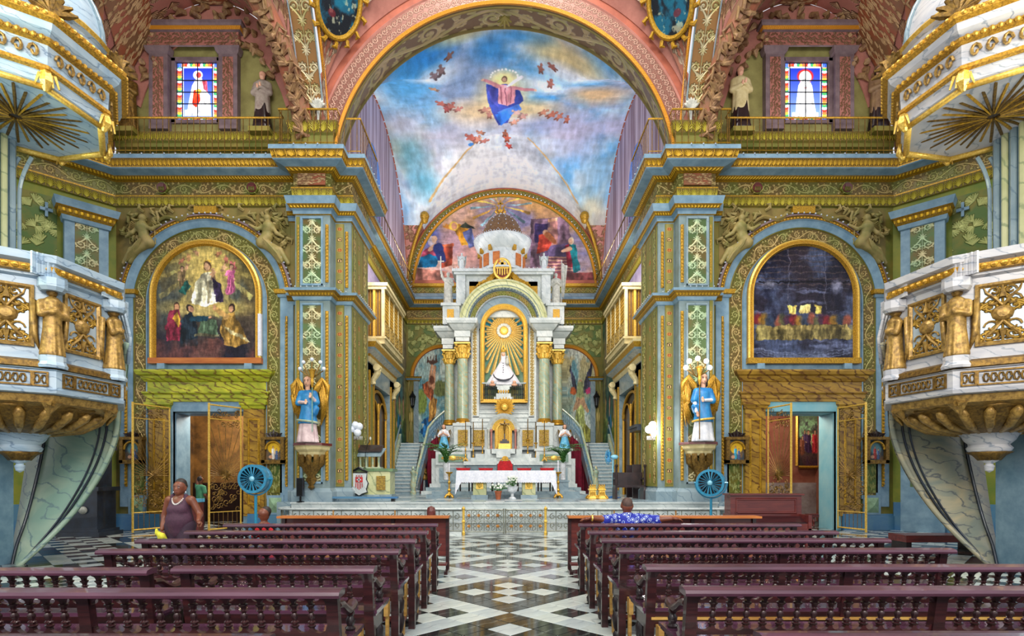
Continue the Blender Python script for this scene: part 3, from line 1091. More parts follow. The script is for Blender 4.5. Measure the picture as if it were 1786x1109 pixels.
 def hp(hw,y=YW):
  return [(ACX - hw,y),(ACX - hw,y - .04),(ACX + hw,y - .04),(ACX + hw,y)]
 mould('surround_cornice',[(0,4.78),(.04,4.8),(.1,4.9),(.12,4.96),(.2,5.0),(.24,5.1),(.24,5.15),(-.04,5.17)],hp(1.97),HXY,F1,d,sx)
 mould('surround_frieze',[(0,4.44),(0,4.78)],hp(1.93),HXY,F1,d,sx)
 mould('surround_architrave',[(-.04,4.14),(.03,4.15),(.03,4.25),(.07,4.26),(.07,4.36),(.12,4.42),(.12,4.46),(0,4.46)],hp(1.93),HXY,F1,d,sx)
 for s2 in (-1,1):
  x = ACX + s2 * 1.53
  mould('pilaster_capital',[(0,3.9),(.03,3.92),(.05,4.0),(.09,4.04),(.1,4.14),(0,4.15)],[(x - .34,YW),(x - .34,YW - .08),(x + .34,YW - .08),(x + .34,YW)],HXY,F1,d,sx)
  b = MB(sx)
  b.box(x - .33,x + .33,YW - .08,YW,.45,3.92)
  b.build('pilaster',F2,d)
  mould('pilaster_panel_frame',[(0,0),(.03,.03),(.06,.03),(.07,0)],[(x - .2,.8),(x - .2,3.6),(x + .2,3.6),(x + .2,.8),(x - .2,.8)],WXZ(YW - .08),GOLDP,d,sx)
 b = MB(sx)
 b.box(8.3,10.92,YW - .03,YW + .02,3.83,4.14); b.box(8.3,8.46,YW - .03,YW + .1,0,3.83); b.box(10.75,10.9,YW - .03,YW + .1,0,3.83)
 b.box(8.46,8.5,YW + .1,YW + .9,0,3.8); b.box(10.71,10.75,YW + .1,YW + .9,0,3.8); b.box(8.46,10.75,YW + .1,YW + .9,3.79,3.83)
 b.build('door_lining',BLUE if sx < 0 else flat('turquoise_door_lining_paint',(112,176,194),.5,0,(146,190,198),1.4,.2),d)
 # blue dado and pyramid panels
 b = MB(sx)
 for x0,x1 in ((6.62,8.3),(10.92,12.6)):
  b.box(x0,x1,YW - .12,YW,0,.45)
  b.box(x0,x1,YW - .09,YW,.45,.52)
 b.prism([(12.55,YW - .1),(16.9,13.25),(17,13.4),(12.6,YW)],lambda p,q: (p,q,0),lambda p,q: (p,q,.9))
 b.build('dado',BLUED,d)
 for x in (7.4,11.87):
  b = MB(sx)
  b.box(x - .27,x + .27,YW - .1,YW - .02,.5,1.12)
  q = [(x - .2,YW - .1,.56),(x + .2,YW - .1,.56),(x + .2,YW - .1,1.04),(x - .2,YW - .1,1.04),(x,YW - .2,.8)]
  b.add(q,[(0,1,4),(1,2,4),(2,3,4),(3,0,4)],1)
  b.build('diamond_panel',[BLUE,flat('pale_green_panel',(150,186,150),.5)],d)
 # green flaked relief under the icons
 for x in (7.4,11.87):
  b = MB(sx)
  b.box(x - .2,x + .2,YW - .06,YW - .03,1.2,2.35)
  b.build('relief_panel',MAT['greenrelief'],d)
 # chamfer pilaster with two-stage capital
 cp = struct('corner_pilaster_' + side)
 u = Vector((.7071,-.7071)); nn = Vector((-.7071,-.7071))
 def cpt(t,o,z): return (12.6 + u.x * t + nn.x * o,YW + u.y * t + nn.y * o,z)
 b = MB(sx)
 b.add([cpt(.25,0,0),cpt(.25,.3,0),cpt(1.35,.3,0),cpt(1.35,0,0),cpt(.25,0,9.9),cpt(.25,.3,9.9),cpt(1.35,.3,9.9),cpt(1.35,0,9.9)],[(0,1,5,4),(1,2,6,5),(2,3,7,6)])
 b.build('pilaster_shaft',BLUE,cp)
 b = MB(sx)
 L = 2.2 / (.55 * 4)
 for z0,z1 in ((7.7,9.8),(4.6,7.3),(1.4,4.4)):
  b.add([cpt(.5,.31,z0),cpt(1.1,.31,z0),cpt(1.1,.31,z1),cpt(.5,.31,z1)],[(0,1,2,3)],0,[[(L,0),(L,1),(0,1),(0,0)]])
 b.build('carved_panel',MAT['candelgold'],cp)
 q = [cpt(.25,0,0),cpt(.25,.3,0),cpt(1.35,.3,0),cpt(1.35,0,0)]
 mould('pilaster_capital',[(0,9.5),(.05,9.52),(.08,9.65),(.14,9.7),(.16,9.85),(.22,9.88),(.28,10.1),(.1,10.12)],[(v[0],v[1]) for v in q],HXY,[BLUE,BLUE,GOLDP,MAT['egggold'],GOLDP,BLUE,BLUE],cp,sx)
 mould('pilaster_impost',[(0,7.35),(.05,7.38),(.1,7.5),(.15,7.6),(0,7.62)],[(v[0],v[1]) for v in q],HXY,[BLUE,GOLDP,BLUE,BLUE],cp,sx)
 # blind arch on the chamfered wall: blue archivolt
 mould('corner_archivolt',[(0,0),(0,.1),(.16,.1),(.2,.0)],arc(3.6,6.6,1.6,PI,0,24),lambda p,q,b_: cpt(p,b_,q),[BLUE,MAT['egggold'],BLUE],cp,sx)
 b = MB(sx)
 b.add([cpt(1.5,.03,8.3),cpt(4.8,.03,8.3),cpt(4.8,.03,10.2),cpt(1.5,.03,10.2)],[(0,1,2,3)],0,[[(0,0),(1.7,0),(1.7,1),(0,1)]])
 b.build('corner_relief',MAT['greenrelief'],cp)
 b = MB(sx)
 for w_,h_ in ((.07,.42),(.3,.09)):
  q = [cpt(1.75 - w_ / 2,.05,9.75 - h_ / 2),cpt(1.75 + w_ / 2,.05,9.75 - h_ / 2),cpt(1.75 + w_ / 2,.05,9.75 + h_ / 2),cpt(1.75 - w_ / 2,.05,9.75 + h_ / 2)]
  b.add(q + [cpt(1.75 + (1 if i in (1,2) else -1) * w_ / 2,.12,9.75 + (1 if i > 1 else -1) * h_ / 2) for i in range(4)],[(4,5,6,7),(0,1,5,4),(1,2,6,5),(2,3,7,6),(3,0,4,7)])
 b.build('small_cross',BLUE,cp)

 # --- upper transept wall, lunette and vault
 t = struct('transept_lunette_' + side)
 LX,LH,LZ,LT = 9.45,3.2,12.2,4.9
 el = [(LX + LH * math.cos(PI * i / 32),LZ + LT * math.sin(PI * i / 32)) for i in range(33)]
 b = MB(sx)
 wx0,wx1,wz0,wz1 = ((8.96 + .375,9.34 + 1.35,13.3,15.2) if False else (9.33,10.68,13.3,15.2))
 if sx > 0: wx0,wx1 = 9.1,10.52
 poly = [(LX + LH,11.8)] + el + [(LX - LH,11.8)]
 # wall built as columns round the window opening
 n = 48
 for i in range(n):
  xa = LX - LH + 2 * LH * i / n; xb = LX - LH + 2 * LH * (i + 1) / n
  za,zb = [LZ + LT * math.sqrt(max(0,1 - ((x - LX) / LH) ** 2)) for x in (xa,xb)]
  def slab(z0,z1a,z1b):
   b.add([(xa,YW + .05,z0),(xb,YW + .05,z0),(xb,YW + .05,z1b),(xa,YW + .05,z1a)],[(0,1,2,3)],0)
  if xb < wx0 + .03 or xa > wx1 - .03:
   slab(11.8,za,zb)
  else:
   slab(11.8,wz0,wz0); slab(wz1,za,zb)
 b.build('lunette_wall',NICHE,t)
 # window splay, pilasters, entablature
 b = MB(sx)
 for x0,x1 in ((wx0 - .12,wx0),(wx1,wx1 + .12)):
  b.box(x0,x1,YW - .02,YW + .35,wz0 - .1,wz1 + .1)
 b.box(wx0 - .12,wx1 + .12,YW - .02,YW + .35,wz1,wz1 + .12); b.box(wx0 - .12,wx1 + .12,YW - .02,YW + .35,wz0 - .12,wz0)
 b.build('window_reveal',MAUVE,t)
 wc = (wx0 + wx1) / 2
 for s2 in (-1,1):
  x = wc + s2 * 1.12
  b = MB(sx)
  b.box(x - .3,x + .3,YW - .18,YW + .05,12.9,15.55)
  b.build('window_pilaster',MAUVE,t)
  b = MB(sx)
  L = 2.1 / .45
  b.add([(x - .17,YW - .19,13.2),(x + .17,YW - .19,13.2),(x + .17,YW - .19,15.2),(x - .17,YW - .19,15.2)],[(0,1,2,3)],0,[[(L,0),(L,1),(0,1),(0,0)]])
  b.build('pilaster_carving',MAT['plasterpink'],t)
  mould('pilaster_capital',[(0,15.3),(.06,15.35),(.1,15.5),(0,15.52)],[(x - .31,YW),(x - .31,YW - .18),(x + .31,YW - .18),(x + .31,YW)],HXY,MAUVE,t,sx)
 mould('window_entablature',[(0,15.52),(.02,15.56),(.02,15.98),(.1,16.0),(.14,16.1),(.2,16.14),(.2,16.24),(-.1,16.26)],[(wc - 1.45,YW),(wc - 1.45,YW - .18),(wc + 1.45,YW - .18),(wc + 1.45,YW)],HXY,[MAUVE,MAT['plasterpink'],MAUVE,MAT['ropegold'],MAUVE,MAUVE,MAUVE],t,sx)
 # moulded base of the upper wall, yellow-green leaf row
 mould('upper_base_moulding',[(0,12.3),(.25,12.32),(.25,12.45),(.32,12.5),(.36,12.74),(.1,12.78)],[(6.4,YW),(12.5,YW)],HXY,[OLIVE,OLIVE,OLIVE,MAT['leafgreen'],OLIVE],t,sx) if False else \
  mould('upper_base_moulding',[(.0,12.25),(.2,12.3),(.2,12.42),(.26,12.46),(.32,12.72),(.05,12.76)],[(6.4,YW),(12.5,YW)],HXY,[OLIVE,OLIVE,OLIVE,MAT['leafgreen'],OLIVE],t,sx)
 b = MB(sx)
 b.box(5.3,6.6,17.0,17.3,11.86,12.3); b.build('pier_parapet_core',OLIVE,t)
 mould('pier_parapet_moulding',[(0,12.3),(.05,12.35),(.14,12.68),(0,12.7)],[(5.3,17.3),(5.3,17.0),(6.6,17.0),(6.6,17.3)],HXY,[OLIVE,MAT['leafgreen'],OLIVE],t,sx)
 # barrel surface running towards the camera
 b = MB(sx)
 nu,nv = 36,60
 def vf(u_,v_):
  an = PI * u_
  y = YW - v_ * 14
  x = LX + LH * math.cos(an)
  z1 = LZ + LT * math.sin(an)
  z2 = 11.2 + 7.4 * math.sqrt(max(0,1 - ((y - 9.8) / 7.4) ** 2)) if abs(y - 9.8) < 7.4 else 11.2
  return (x,y,max(z1,z2))
 b.grid(vf,nu,nv,0,(5,9))
 b.build('transept_vault',MAT['plasterpink'],t)
 # plaster ribs on the vault
 for k,(a0,a1) in enumerate(((.16,.30),(.70,.84),(.44,.56))):
  b = MB(sx)
  def rf(u_,v_):
   an = PI * (a0 + (a1 - a0) * u_ + (.12 * v_ if k == 0 else -.12 * v_ if k == 1 else 0))
   h = .1 * math.sin(PI * min(1,max(0,u_)))
   y = YW - .1 - v_ * 2.4
   z2 = 11.1 + 7.4 * math.sqrt(max(0,1 - ((y - 9.8) / 7.4) ** 2)) if abs(y - 9.8) < 7.4 else 11.1
   return (LX + (LH - .06 - h) * math.cos(an),y,max(LZ + (LT - .06 - h) * math.sin(an),z2 - .05))
  b.grid(rf,8,20,0,(1,5))
  b.build('plaster_rib',MAT['plastertan'],t)
 # ragged plaster leaf border framing the niches
 b = MB(sx)
 rr = random.Random(4)
 for i in range(1,32):
  an = PI * i / 32
  for j in range(4):
   q = .80 + .07 * j + rr.uniform(-.03,.03)
   x,z = LX + LH * q * math.cos(an + rr.uniform(-.05,.05)),LZ + LT * q * math.sin(an)
   if wc - 1.2 < x < wc + 1.2 and z < 16.2: continue
   if z < 14.6: continue
   dx,dz = rr.uniform(-1,1),rr.uniform(-1,.3)
   b.tube([(x,YW - .03,z),(x + dx * .12,YW - .16,z + dz * .1),(x + dx * .3,YW - .1,z + dz * .28)],[.09,.1,.02],6)
 b.build('plaster_leaf_border',flat('brown_gold_plaster_leaves',(170,136,92),.6,0,(112,74,52),5,.5),t)['kind'] = 'stuff'
 # plaster pink infill above the niches
 b = MB(sx)
 b.prism([(LX + LH * math.cos(PI * i / 24) * .995,LZ + LT * math.sin(PI * i / 24) * .995) for i in range(3,22)] + [(LX + LH * math.cos(PI * i / 24) * (.80),LZ + (LT * .80) * math.sin(PI * i / 24)) for i in range(21,2,-1)],lambda p,q: (p,YW - .02,q),lambda p,q: (p,YW + .03,q))
 b.build('lunette_plaster_field',MAT['plasterpink'] if False else PINK,t)

 # --- side arch of the crossing and the pendentive
 ca = struct('crossing_arch_' + side)
 SY,SZ,SR = 9.8,11.2,7.45
 A0 = math.asin(.66 / SR)
 b = MB(sx)
 b.grid(lambda u_,v_: (5.62 + .66 * v_,SY + SR * math.cos(A0 + u_ * 1.25),SZ + SR * math.sin(A0 + u_ * 1.25)),30,1,0,(9.3 / (.66 * 4),1))
 b.build('soffit_carving',carved('crossing_arch_soffit','candel',(142,100,50),(206,192,156),depth=.06,relief2=(176,164,104)) if sx < 0 else bpy.data.materials['crossing_arch_soffit'],ca)
 for x,mt,r,w_ in ((5.5,MAT['ropegold'],.0,.1),(5.62,GREYM,.04,.05),(6.28,GREYM,.04,.06)):
  b = MB(sx)
  b.grid(lambda u_,v_: (x + w_ * (v_ - .5),SY + (SR - r - .03 * math.sin(PI * v_)) * math.cos(A0 + u_ * 1.25),SZ + (SR - r - .03 * math.sin(PI * v_)) * math.sin(A0 + u_ * 1.25)),30,2,0,(9.3 / (w_ * .75),1))
  b.build('soffit_edge',mt,ca)
 # outer (transept) face of the arch
 b = MB(sx)
 b.grid(lambda u_,v_: (6.3,SY + (SR + 1.4 * v_) * math.cos(A0 + u_ * 1.25),SZ + (SR + 1.4 * v_) * math.sin(A0 + u_ * 1.25)),30,1)
 b.build('arch_outer_face',PINKD,ca)
 # broad plaster groin ribs of the transept vault
 for sg in (-1,1):
  pts = []
  for k in range(22):
   t_ = .02 + k * .043
   x = LX + sg * LH * math.cos(math.asin(min(1,t_)))
   z = LZ + LT * t_
   q_ = (z - 11.2) / 7.4
   pts.append((x,9.8 + 7.4 * math.sqrt(max(0,1 - q_ * q_)) - .05,z - .05))
  b = MB(sx)
  b.tube(pts,[.3] * len(pts),8,flat=.35)
  b.build('groin_rib',MAT['plastertan'],ca)
  b = MB(sx)
  r_ = random.Random(9 + sg)
  for p_ in pts[1:]:
   for q_ in range(4):
    a_ = r_.uniform(0,6.28)
    b.tube([(p_[0],p_[1] - .12,p_[2] - .1),(p_[0] + .2 * math.cos(a_),p_[1] - .16,p_[2] + .2 * math.sin(a_)),(p_[0] + .32 * math.cos(a_ + .8),p_[1] - .05,p_[2] + .32 * math.sin(a_ + .8)),(p_[0] + .26 * math.cos(a_ + 1.5),p_[1],p_[2] + .26 * math.sin(a_ + 1.5))],[.05,.075,.05,.015],5)
  b.build('rib_leaves',bpy.data.materials['brown_gold_plaster_leaves'],ca)['kind'] = 'stuff'
 # pendentive surface
 CR = 6.2
 def pen(u_,v_):
  th = .1 + 1.05 * u_
  A = Vector((CR * math.cos(th),17.15,11.2 + CR * math.sin(th)))
  B = Vector((5.45,SY + SR * math.cos(th),11.2 + SR * math.sin(th)))
  p = A.lerp(B,v_)
  bul = .35 * math.sin(PI * v_) * u_
  return (p.x + bul * .7,p.y + bul * .5,p.z + bul * .2)
 b = MB(sx)
 b.grid(pen,24,10,0,(4,2))
 b.build('pendentive',PINK,ca)
 b = MB(sx)
 def pen2(u_,v_):
  u2 = .1 + .86 * u_; v2 = .14 + .72 * v_
  p = pen(u2,v2)
  return (p[0] - .06,p[1] - .12,p[2] - .04)
 b.grid(pen2,20,8,0,(3.4,1.6))
 b.build('pendentive_plaster',carved('pendentive_plaster_relief','plaster',(164,104,84),(226,206,180),mid=(120,78,58),depth=.16) if sx < 0 else bpy.data.materials['pendentive_plaster_relief'],ca)
 # oval medallion painting with gilt frame
 c = Vector(pen(.62,.47)); du = (Vector(pen(.7,.47)) - c).normalized(); dv = (Vector(pen(.62,.6)) - c); dv = (dv - du * dv.dot(du)).normalized()
 nr = du.cross(dv); nr = nr if nr.y < 0 else -nr
 if sx < 0: pass
 cv = Cv(256,256,(18,24,34)); cv.noise((24,92,120),4,lo=.45,hi=.62,seed=31 + sx); cv.noise((190,190,160),9,lo=.62,hi=.7,seed=33 + sx,op=.7)
 cv.ell(.5,.62,.16,.2,(20,110,140),op=.7); cv.ell(.62,.3,.1,.06,(120,30,40),op=.7)
 pm_ = painted('medallion_painting_' + side,cv.image('medallion_' + side))
 ov = [(math.cos(t * PI / 12),math.sin(t * PI / 12)) for t in range(24)]
 b = MB(sx)
 c2 = c + nr * .36
 b.prism([(p * .62,q * .8) for p,q in ov],lambda p,q: tuple(c2 + du * q + dv * p),lambda p,q: tuple(c2 + du * q + dv * p - nr * .12))
 b.build('medallion_painting',pm_,ca)
 b = MB(sx)
 b.tube([tuple(c2 + du * (.86 * math.sin(t * PI / 16)) + dv * (.68 * math.cos(t * PI / 16))) for t in range(33)],.075,8,cap=False)
 for k in range(14):
  an = k * PI * 2 / 14
  p0 = c2 + du * (.95 * math.sin(an)) + dv * (.77 * math.cos(an))
  b.tube([p0,p0 + (du * math.sin(an + .4) + dv * math.cos(an + .4)) * .14 + nr * .05,p0 + (du * math.sin(an + .9) + dv * math.cos(an + .9)) * .2],[.06,.07,.02],6)
 b.build('medallion_frame',GOLDP,ca)
 # plaster shell and tassel at the foot of the pendentive
 b = MB(sx)
 for k in range(7):
  an = (k - 3) * .33
  p0 = Vector(pen(.16,.5)) + Vector((0,-.15,0))
  b.tube([p0,p0 + Vector((math.sin(an) * .2,-.06,math.cos(an) * .26)),p0 + Vector((math.sin(an) * .3,0,math.cos(an) * .42))],[.03,.05,.02],6)
 b.tube([p0,p0 + Vector((0,0,-.5))],[.06,.01],6)
 b.build('plaster_shell',STONE,ca)

# the chancel arch ring (one setting piece)
arch = struct('trim_1')
a7 = math.asin(.62 / 5.3)
ringp = arc(0,11.2,5.3,PI - a7,a7,64)
mould('arch_face',[(0,0),(.0,.06),(-.1,.08),(-.13,.04),(-.62,.04),(-.66,.08),(-.7,.04),(-.9,.02),(-.94,.08),(-1.0,.0)],ringp,WXZ(17.2),[MAT['ropegold'],MAT['ropegold'],PINKD,MAT['rosepink'],PINK,PINK,PINKD,PINKD,PINKD],arch)
b = MB()
b.grid(lambda u,v: ((5.3 + .45 * v) * math.cos(PI - a7 - (PI - 2 * a7) * u),17.2 + 1.45 * v,11.2 + (5.3 + .45 * v) * math.sin(a7 + (PI - 2 * a7) * u)),64,2,0,(16 / (1.45 * 3),1))
b.build('arch_soffit',carved('chancel_arch_soffit','scroll',(116,92,66),(186,164,120),depth=.06,relief2=(170,160,104)),arch)
for r,y in ((5.34,17.32),(5.7,18.55)):
 b = MB()
 b.grid(lambda u,v: ((r - .05 * math.sin(PI * v)) * math.cos(PI - a7 - (PI - 2 * a7) * u),y + .12 * (v - .5),11.2 + (r - .05 * math.sin(PI * v)) * math.sin(a7 + (PI - 2 * a7) * u)),64,3,0,(16 / .15,1))
 b.build('soffit_edge',TAN,arch)
# wall between the arch back and the vault
b = MB()
b.grid(lambda u,v: ((5.75 + 1.8 * v) * math.cos(PI - a7 - (PI - 2 * a7) * u),18.66,11.2 + (5.75 + 1.8 * v) * math.sin(a7 + (PI - 2 * a7) * u)),48,1)
b.build('arch_rear_wall',PINKD,arch)
# keystone mask, and a small pipe lamp on the ring
b = MB()
for k in range(8):
 an = k * PI / 4
 b.tube([(.0,17.6,16.42),(.22 * math.cos(an),17.75,16.42 + .2 * math.sin(an))],[.07,.03],6)
b.ball((0,17.65,16.42),.1)
b.build('keystone_flower',TAN,arch)

# --- chancel shell
ch = struct('wall_chancel')
VZ,VR,VY,VL = 12.6,XS,25.0,6.35

def vz(x,y):
 a = math.sqrt(max(0,1 - (x / VR) ** 2)) * VR
 c = math.sqrt(max(0,1 - ((y - VY) / VL) ** 2)) * VR
 return VZ + max(a,c)

def vault_hit(px,py):
 """plan position where the view ray of a picture point meets the vault (used only to lay out the mural)"""
 best = None
 for i in range(600):
  Y = 18.7 + i * .021
  X,_,Z = P(px,py,Y)
  if abs(X) < VR and Z > vz(X,Y):
   return ((X + VR) / (2 * VR),(Y - 18.65) / (31.35 - 18.65))
 return best

for sx,side in ((-1,'left'),(1,'right')):
 b = MB(sx)
 b.add([(XS,19.9,0),(XS,YB,0),(XS,YB,10.5),(XS,19.9,10.5)],[(0,1,2,3)],0,[[(0,0),(1,0),(1,1),(0,1)]])
 walls[side + '_mural'] = b
 # lunette wall with a deep window niche and draped stripes
 b = MB(sx)
 n = 40
 for i in range(n):
  ya,yb = 18.65 + (31.35 - 18.65) * i / n,18.65 + (31.35 - 18.65) * (i + 1) / n
  za,zb = vz(XS,ya),vz(XS,yb)
  b.add([(XS,ya,11.8),(XS,yb,11.8),(XS,yb,zb),(XS,ya,za)],[(0,1,2,3)],0)
 b.build('clerestory_wall',flat('lilac_striped_wall_paint',(206,188,206),.7,0,(140,112,128),1.0,.1,stretch=(1,3.2,.12),lo=.42,hi=.58),ch)
 # blue window reveal
 b = MB(sx)
 b.prism([(22.2,12.4),(24.6,12.4)] + arc(23.4,14.6,1.2,0,PI,12),lambda p,q: (XS - .04,p,q),lambda p,q: (XS + .1,p,q))
 b.build('clerestory_window',flat('deep_blue_glass',(60,90,190),.2,0,(90,120,220),2),ch)
 # painted border along the vault edge
 path = [(y,vz(XS,y)) for y in [31.35 - i * (12.6) / 40 for i in range(41)]]
 path = [(y,VZ + VR * math.sin(math.acos(max(-1,min(1,(y - VY) / VL))))) for y in [VY + VL * math.cos(PI * i / 48) for i in range(49)]]
 mould('lunette_border',[(0,0),(0,.06),(.3,.06),(.32,.1),(.42,.1),(.44,0)],path[::-1] if False else path,WYZ(XS),[PINKD,flat('orange_brown_border',(184,112,60),.6,0,(150,80,44),3),GOLDP,PINK,PINK],ch,sx)

# vault mesh: mural faces and pink pendentives in the corners
b = MB()
nu,nv = 72,76
vs = []
for j in range(nv + 1):
 for i in range(nu + 1):
  x = -VR + 2 * VR * (.5 - .5 * math.cos(PI * i / nu)); y = 18.65 + 12.7 * (.5 - .5 * math.cos(PI * j / nv))
  vs.append((x,y,vz(x,y)))
fs,ms,uv = [],[],[]
for j in range(nv):
 for i in range(nu):
  q = (j * (nu + 1) + i,j * (nu + 1) + i + 1,(j + 1) * (nu + 1) + i + 1,(j + 1) * (nu + 1) + i)
  fs.append(q)
  c = sum((Vector(vs[k]) for k in q),Vector()) / 4
  edge = c.z < 15.75 and c.y > 22
  ms.append(1 if edge else 0)
  uv.append([((vs[k][0] + VR) / (2 * VR),(vs[k][1] - 18.65) / 12.7) for k in q] if not edge else [(vs[k][1] / 1.6 + vs[k][0] / 1.6,vs[k][2] / 1.6) for k in q])
b.add(vs,fs,ms,uv)

def paint_ceiling():
 c = Cv(1024,1024,(150,170,190))
 c.grad((196,206,214),(84,150,196))
 c.noise((60,140,200),3,3,.45,.62,.9,1)
 c.noise((226,224,222),4,4,.46,.66,.9,2)
 c.noise((206,178,128),3.4,3.4,.5,.68,.75,3)
 c.noise((150,146,170),5,5,.5,.68,.6,4)
 c.noise((226,230,236),9,9,.55,.7,.5,5)
 def at(px,py):
  h = vault_hit(px,py)
  return h if h else (.5,.5)
 def patch(px,py,rx,ry,col,op=.8,soft=1.2):
  h = at(px,py); e = at(px + rx,py); g = at(px,py - ry)
  c.ell(h[0],h[1],max(.004,abs(e[0] - h[0])),max(.004,abs(g[1] - h[1])),col,0,soft,op)
 for q in ((745,92,50,30,(32,120,196)),(700,150,45,16,(60,150,206)),(855,85,30,25,(30,120,190)),(905,62,40,12,(44,130,196)),(950,75,22,12,(30,116,190)),(1000,145,60,10,(80,160,206)),(960,90,40,20,(196,180,130)),(1010,110,50,22,(206,180,120)),
   (800,60,40,14,(190,184,130)),(1040,165,45,12,(226,176,110)),(930,190,40,14,(226,190,130)),(840,195,60,20,(232,196,140)),(760,135,40,18,(232,232,236)),(985,130,50,16,(236,236,240)),(950,150,50,16,(238,236,236)),(720,270,26,30,(84,150,168)),(740,320,22,24,(70,150,176)),(1040,300,24,30,(110,150,176)),(1060,220,30,18,(164,160,188)),(700,215,30,20,(170,176,196)),(1000,250,40,24,(168,160,184)),(780,240,40,20,(176,172,186))):
  patch(*q)
 # pale light cone above the altar, between two painted rays
 a_,b_,d_,e_ = at(748,345),at(842,240),at(918,240),at(1008,345)
 c.poly([(a_[0],1),a_,b_,((b_[0] + d_[0]) / 2,b_[1] - .02),d_,e_,(e_[0],1)],(222,226,232),.4)
 for y_,rx_,ry_,o_ in ((.99,.34,.12,.95),(.9,.26,.12,.85),(.82,.2,.1,.6),(b_[1] + .03,.12,.07,.5)):
  c.ell(.5,y_,rx_,ry_,(228,230,236),soft=.9,op=o_)
 c.noise((170,196,220),5,4,.5,.7,.3,9,mask=(c.Y > b_[1]) * 1.0)
 for p0,p1 in (((748,352),(840,240)),((1006,352),(920,240))):
  u0,u1 = at(*p0),at(*p1)
  c.cap(u0[0],u0[1],u1[0],u1[1],.006,.003,(200,160,100),.5,.9)
 # glory and stars round the ascending figure
 patch(878,165,42,34,(232,206,140),.8,1.0)
 patch(878,138,20,14,(250,232,150),.8,1.0)
 for k in range(12):
  an = PI * k / 11
  h = at(878 + 24 * math.cos(an),134 - 14 * math.sin(an)); c.ell(h[0],h[1],.0035,.004,(255,252,236))
 def poly(pts,col): c.poly([at(*p) for p in pts],col)
 poly([(846,146),(862,150),(880,146),(905,156),(914,174),(896,192),(884,214),(868,218),(858,200),(850,178)],(38,52,124))
 poly([(848,150),(866,156),(868,186),(856,176)],(58,62,140))
 poly([(866,196),(906,180),(910,190),(880,206)],(52,92,168))
 poly([(862,200),(884,192),(890,204),(872,219)],(34,86,168))
 poly([(868,148),(896,150),(898,178),(884,184),(868,180)],(192,128,136))
 for x0,x1,y0,y1 in ((872,874,152,180),(880,882,154,182),(890,889,152,178)):
  u0,u1 = at(x0,y0),at(x1,y1); c.cap(u0[0],u0[1],u1[0],u1[1],.0022,.0022,(148,84,100),.5)
 for p0,p1 in (((868,150),(840,139)),((895,152),(934,157))):
  u0,u1 = at(*p0),at(*p1); c.cap(u0[0],u0[1],u1[0],u1[1],.009,.005,(190,126,132)); c.ell(u1[0],u1[1],.006,.006,(222,176,150))
 u0,u1 = at(884,150),at(908,134); c.cap(u0[0],u0[1],u1[0],u1[1],.004,.007,(230,230,236))
 h = at(879,138); c.ell(h[0],h[1],.010,.014,(70,44,34)); c.ell(h[0],h[1] + .002,.0075,.010,(214,168,140))
 for x,y,s_,col in ((782,98,6,(120,84,76)),(768,122,7,(120,96,96)),(757,132,7,(130,110,116)),(756,156,7,(176,132,100)),(768,180,8,(170,96,84)),(785,184,9,(176,104,92)),(798,190,7,(186,120,110)),(778,190,7,(160,80,76)),
      (844,192,8,(196,140,120)),(852,200,7,(190,130,116)),(902,196,8,(206,170,160)),(912,202,7,(200,150,140)),(896,212,7,(206,150,130)),(944,120,6,(150,96,84)),(964,116,6,(150,90,80)),(960,146,7,(170,104,92)),(948,196,7,(180,120,96)),(962,200,8,(180,104,84)),(975,204,7,(184,110,90)),(988,208,6,(170,96,80)),
      (822,240,9,(176,96,84)),(833,244,8,(196,130,110)),(845,246,7,(190,120,110)),(838,230,6,(180,120,96)),(884,240,8,(184,92,72)),(887,254,7,(206,80,72)),(880,232,6,(150,90,70))):
  h = at(x,y); c.baby(h[0],h[1],s_ * .0027,col,rot=(x * 7 + y) % 6 * .5 + 2.2)
 h = at(822,252); c.ell(h[0],h[1],.012,.008,(60,120,190))
 c.brush(.0022,.1)
 c.a = np.clip(c.a * 1.08 + .03,0,1)
 return c.image('ceiling_mural',.025)

CEIL_IMG = paint_ceiling()
ceil = struct('ceiling')
b.build('ceiling_vault',[painted('ceiling_fresco',CEIL_IMG,.7),MAT['plasterpink']],ceil,smooth=True,ang=50)
# gilt corner ribs with leafy bosses
for s2 in (-1,1):
 b = MB(s2)
 pts = []
 for k in range(15):
  t = k / 14
  an = .04 + t * .62
  x = VR * math.cos(an); y = VY + VL * math.cos(an); pts.append((x - .06,y - .06,VZ + VR * math.sin(an) - .05))
 b.tube(pts,.09,8)
 b.ball(pts[-1],.26); b.ball((pts[-1][0],pts[-1][1],pts[-1][2] - .2),.2)
 b.build('corner_rib',MAT['ropegold'] if False else GOLDP,ch)

# back wall
b = MB()
b.box(-XS,XS,YB,YB + .3,0,12.7)
b.prism([(p,q) for p,q in arc(0,VZ,VR,0,PI,40)],lambda p,q: (p,YB,q),lambda p,q: (p,YB + .3,q))
b.build('back_wall',OLIVE,ch)
mould('lunette_arch',[(0,0),(0,.12),(.08,.14),(.1,.1),(.3,.08),(.34,.12),(.46,.1),(.5,.02)],arch_path(0,VZ,XS - .02,VZ - .05,48),WXZ(YB),[PINKD,PINKD,GOLDP,MAT['roseolive'],GOLDP,MAT['ropegold'],OLIVE],ch)
bulbs('bulb_row',[WXZ(YB)(p,q,.14) for p,q in arc(0,VZ,5.28,PI,0,70)],.035,ch)
# attic bands above the cornice
mould('attic_bands',[(.02,11.86),(.02,12.0),(.1,12.02),(.1,12.2),(.04,12.22),(.04,12.55),(.14,12.6),(.14,12.75),(.09,12.78),(.09,12.95),(0,13.0)],[(-5.3,YB),(5.3,YB)],HXY,[GREYM,GREYM,GREYM,GOLDP,MAT['vinegold'],GOLDP,GOLDP,MAT['rosegold'],PINKD,PINKD],ch)

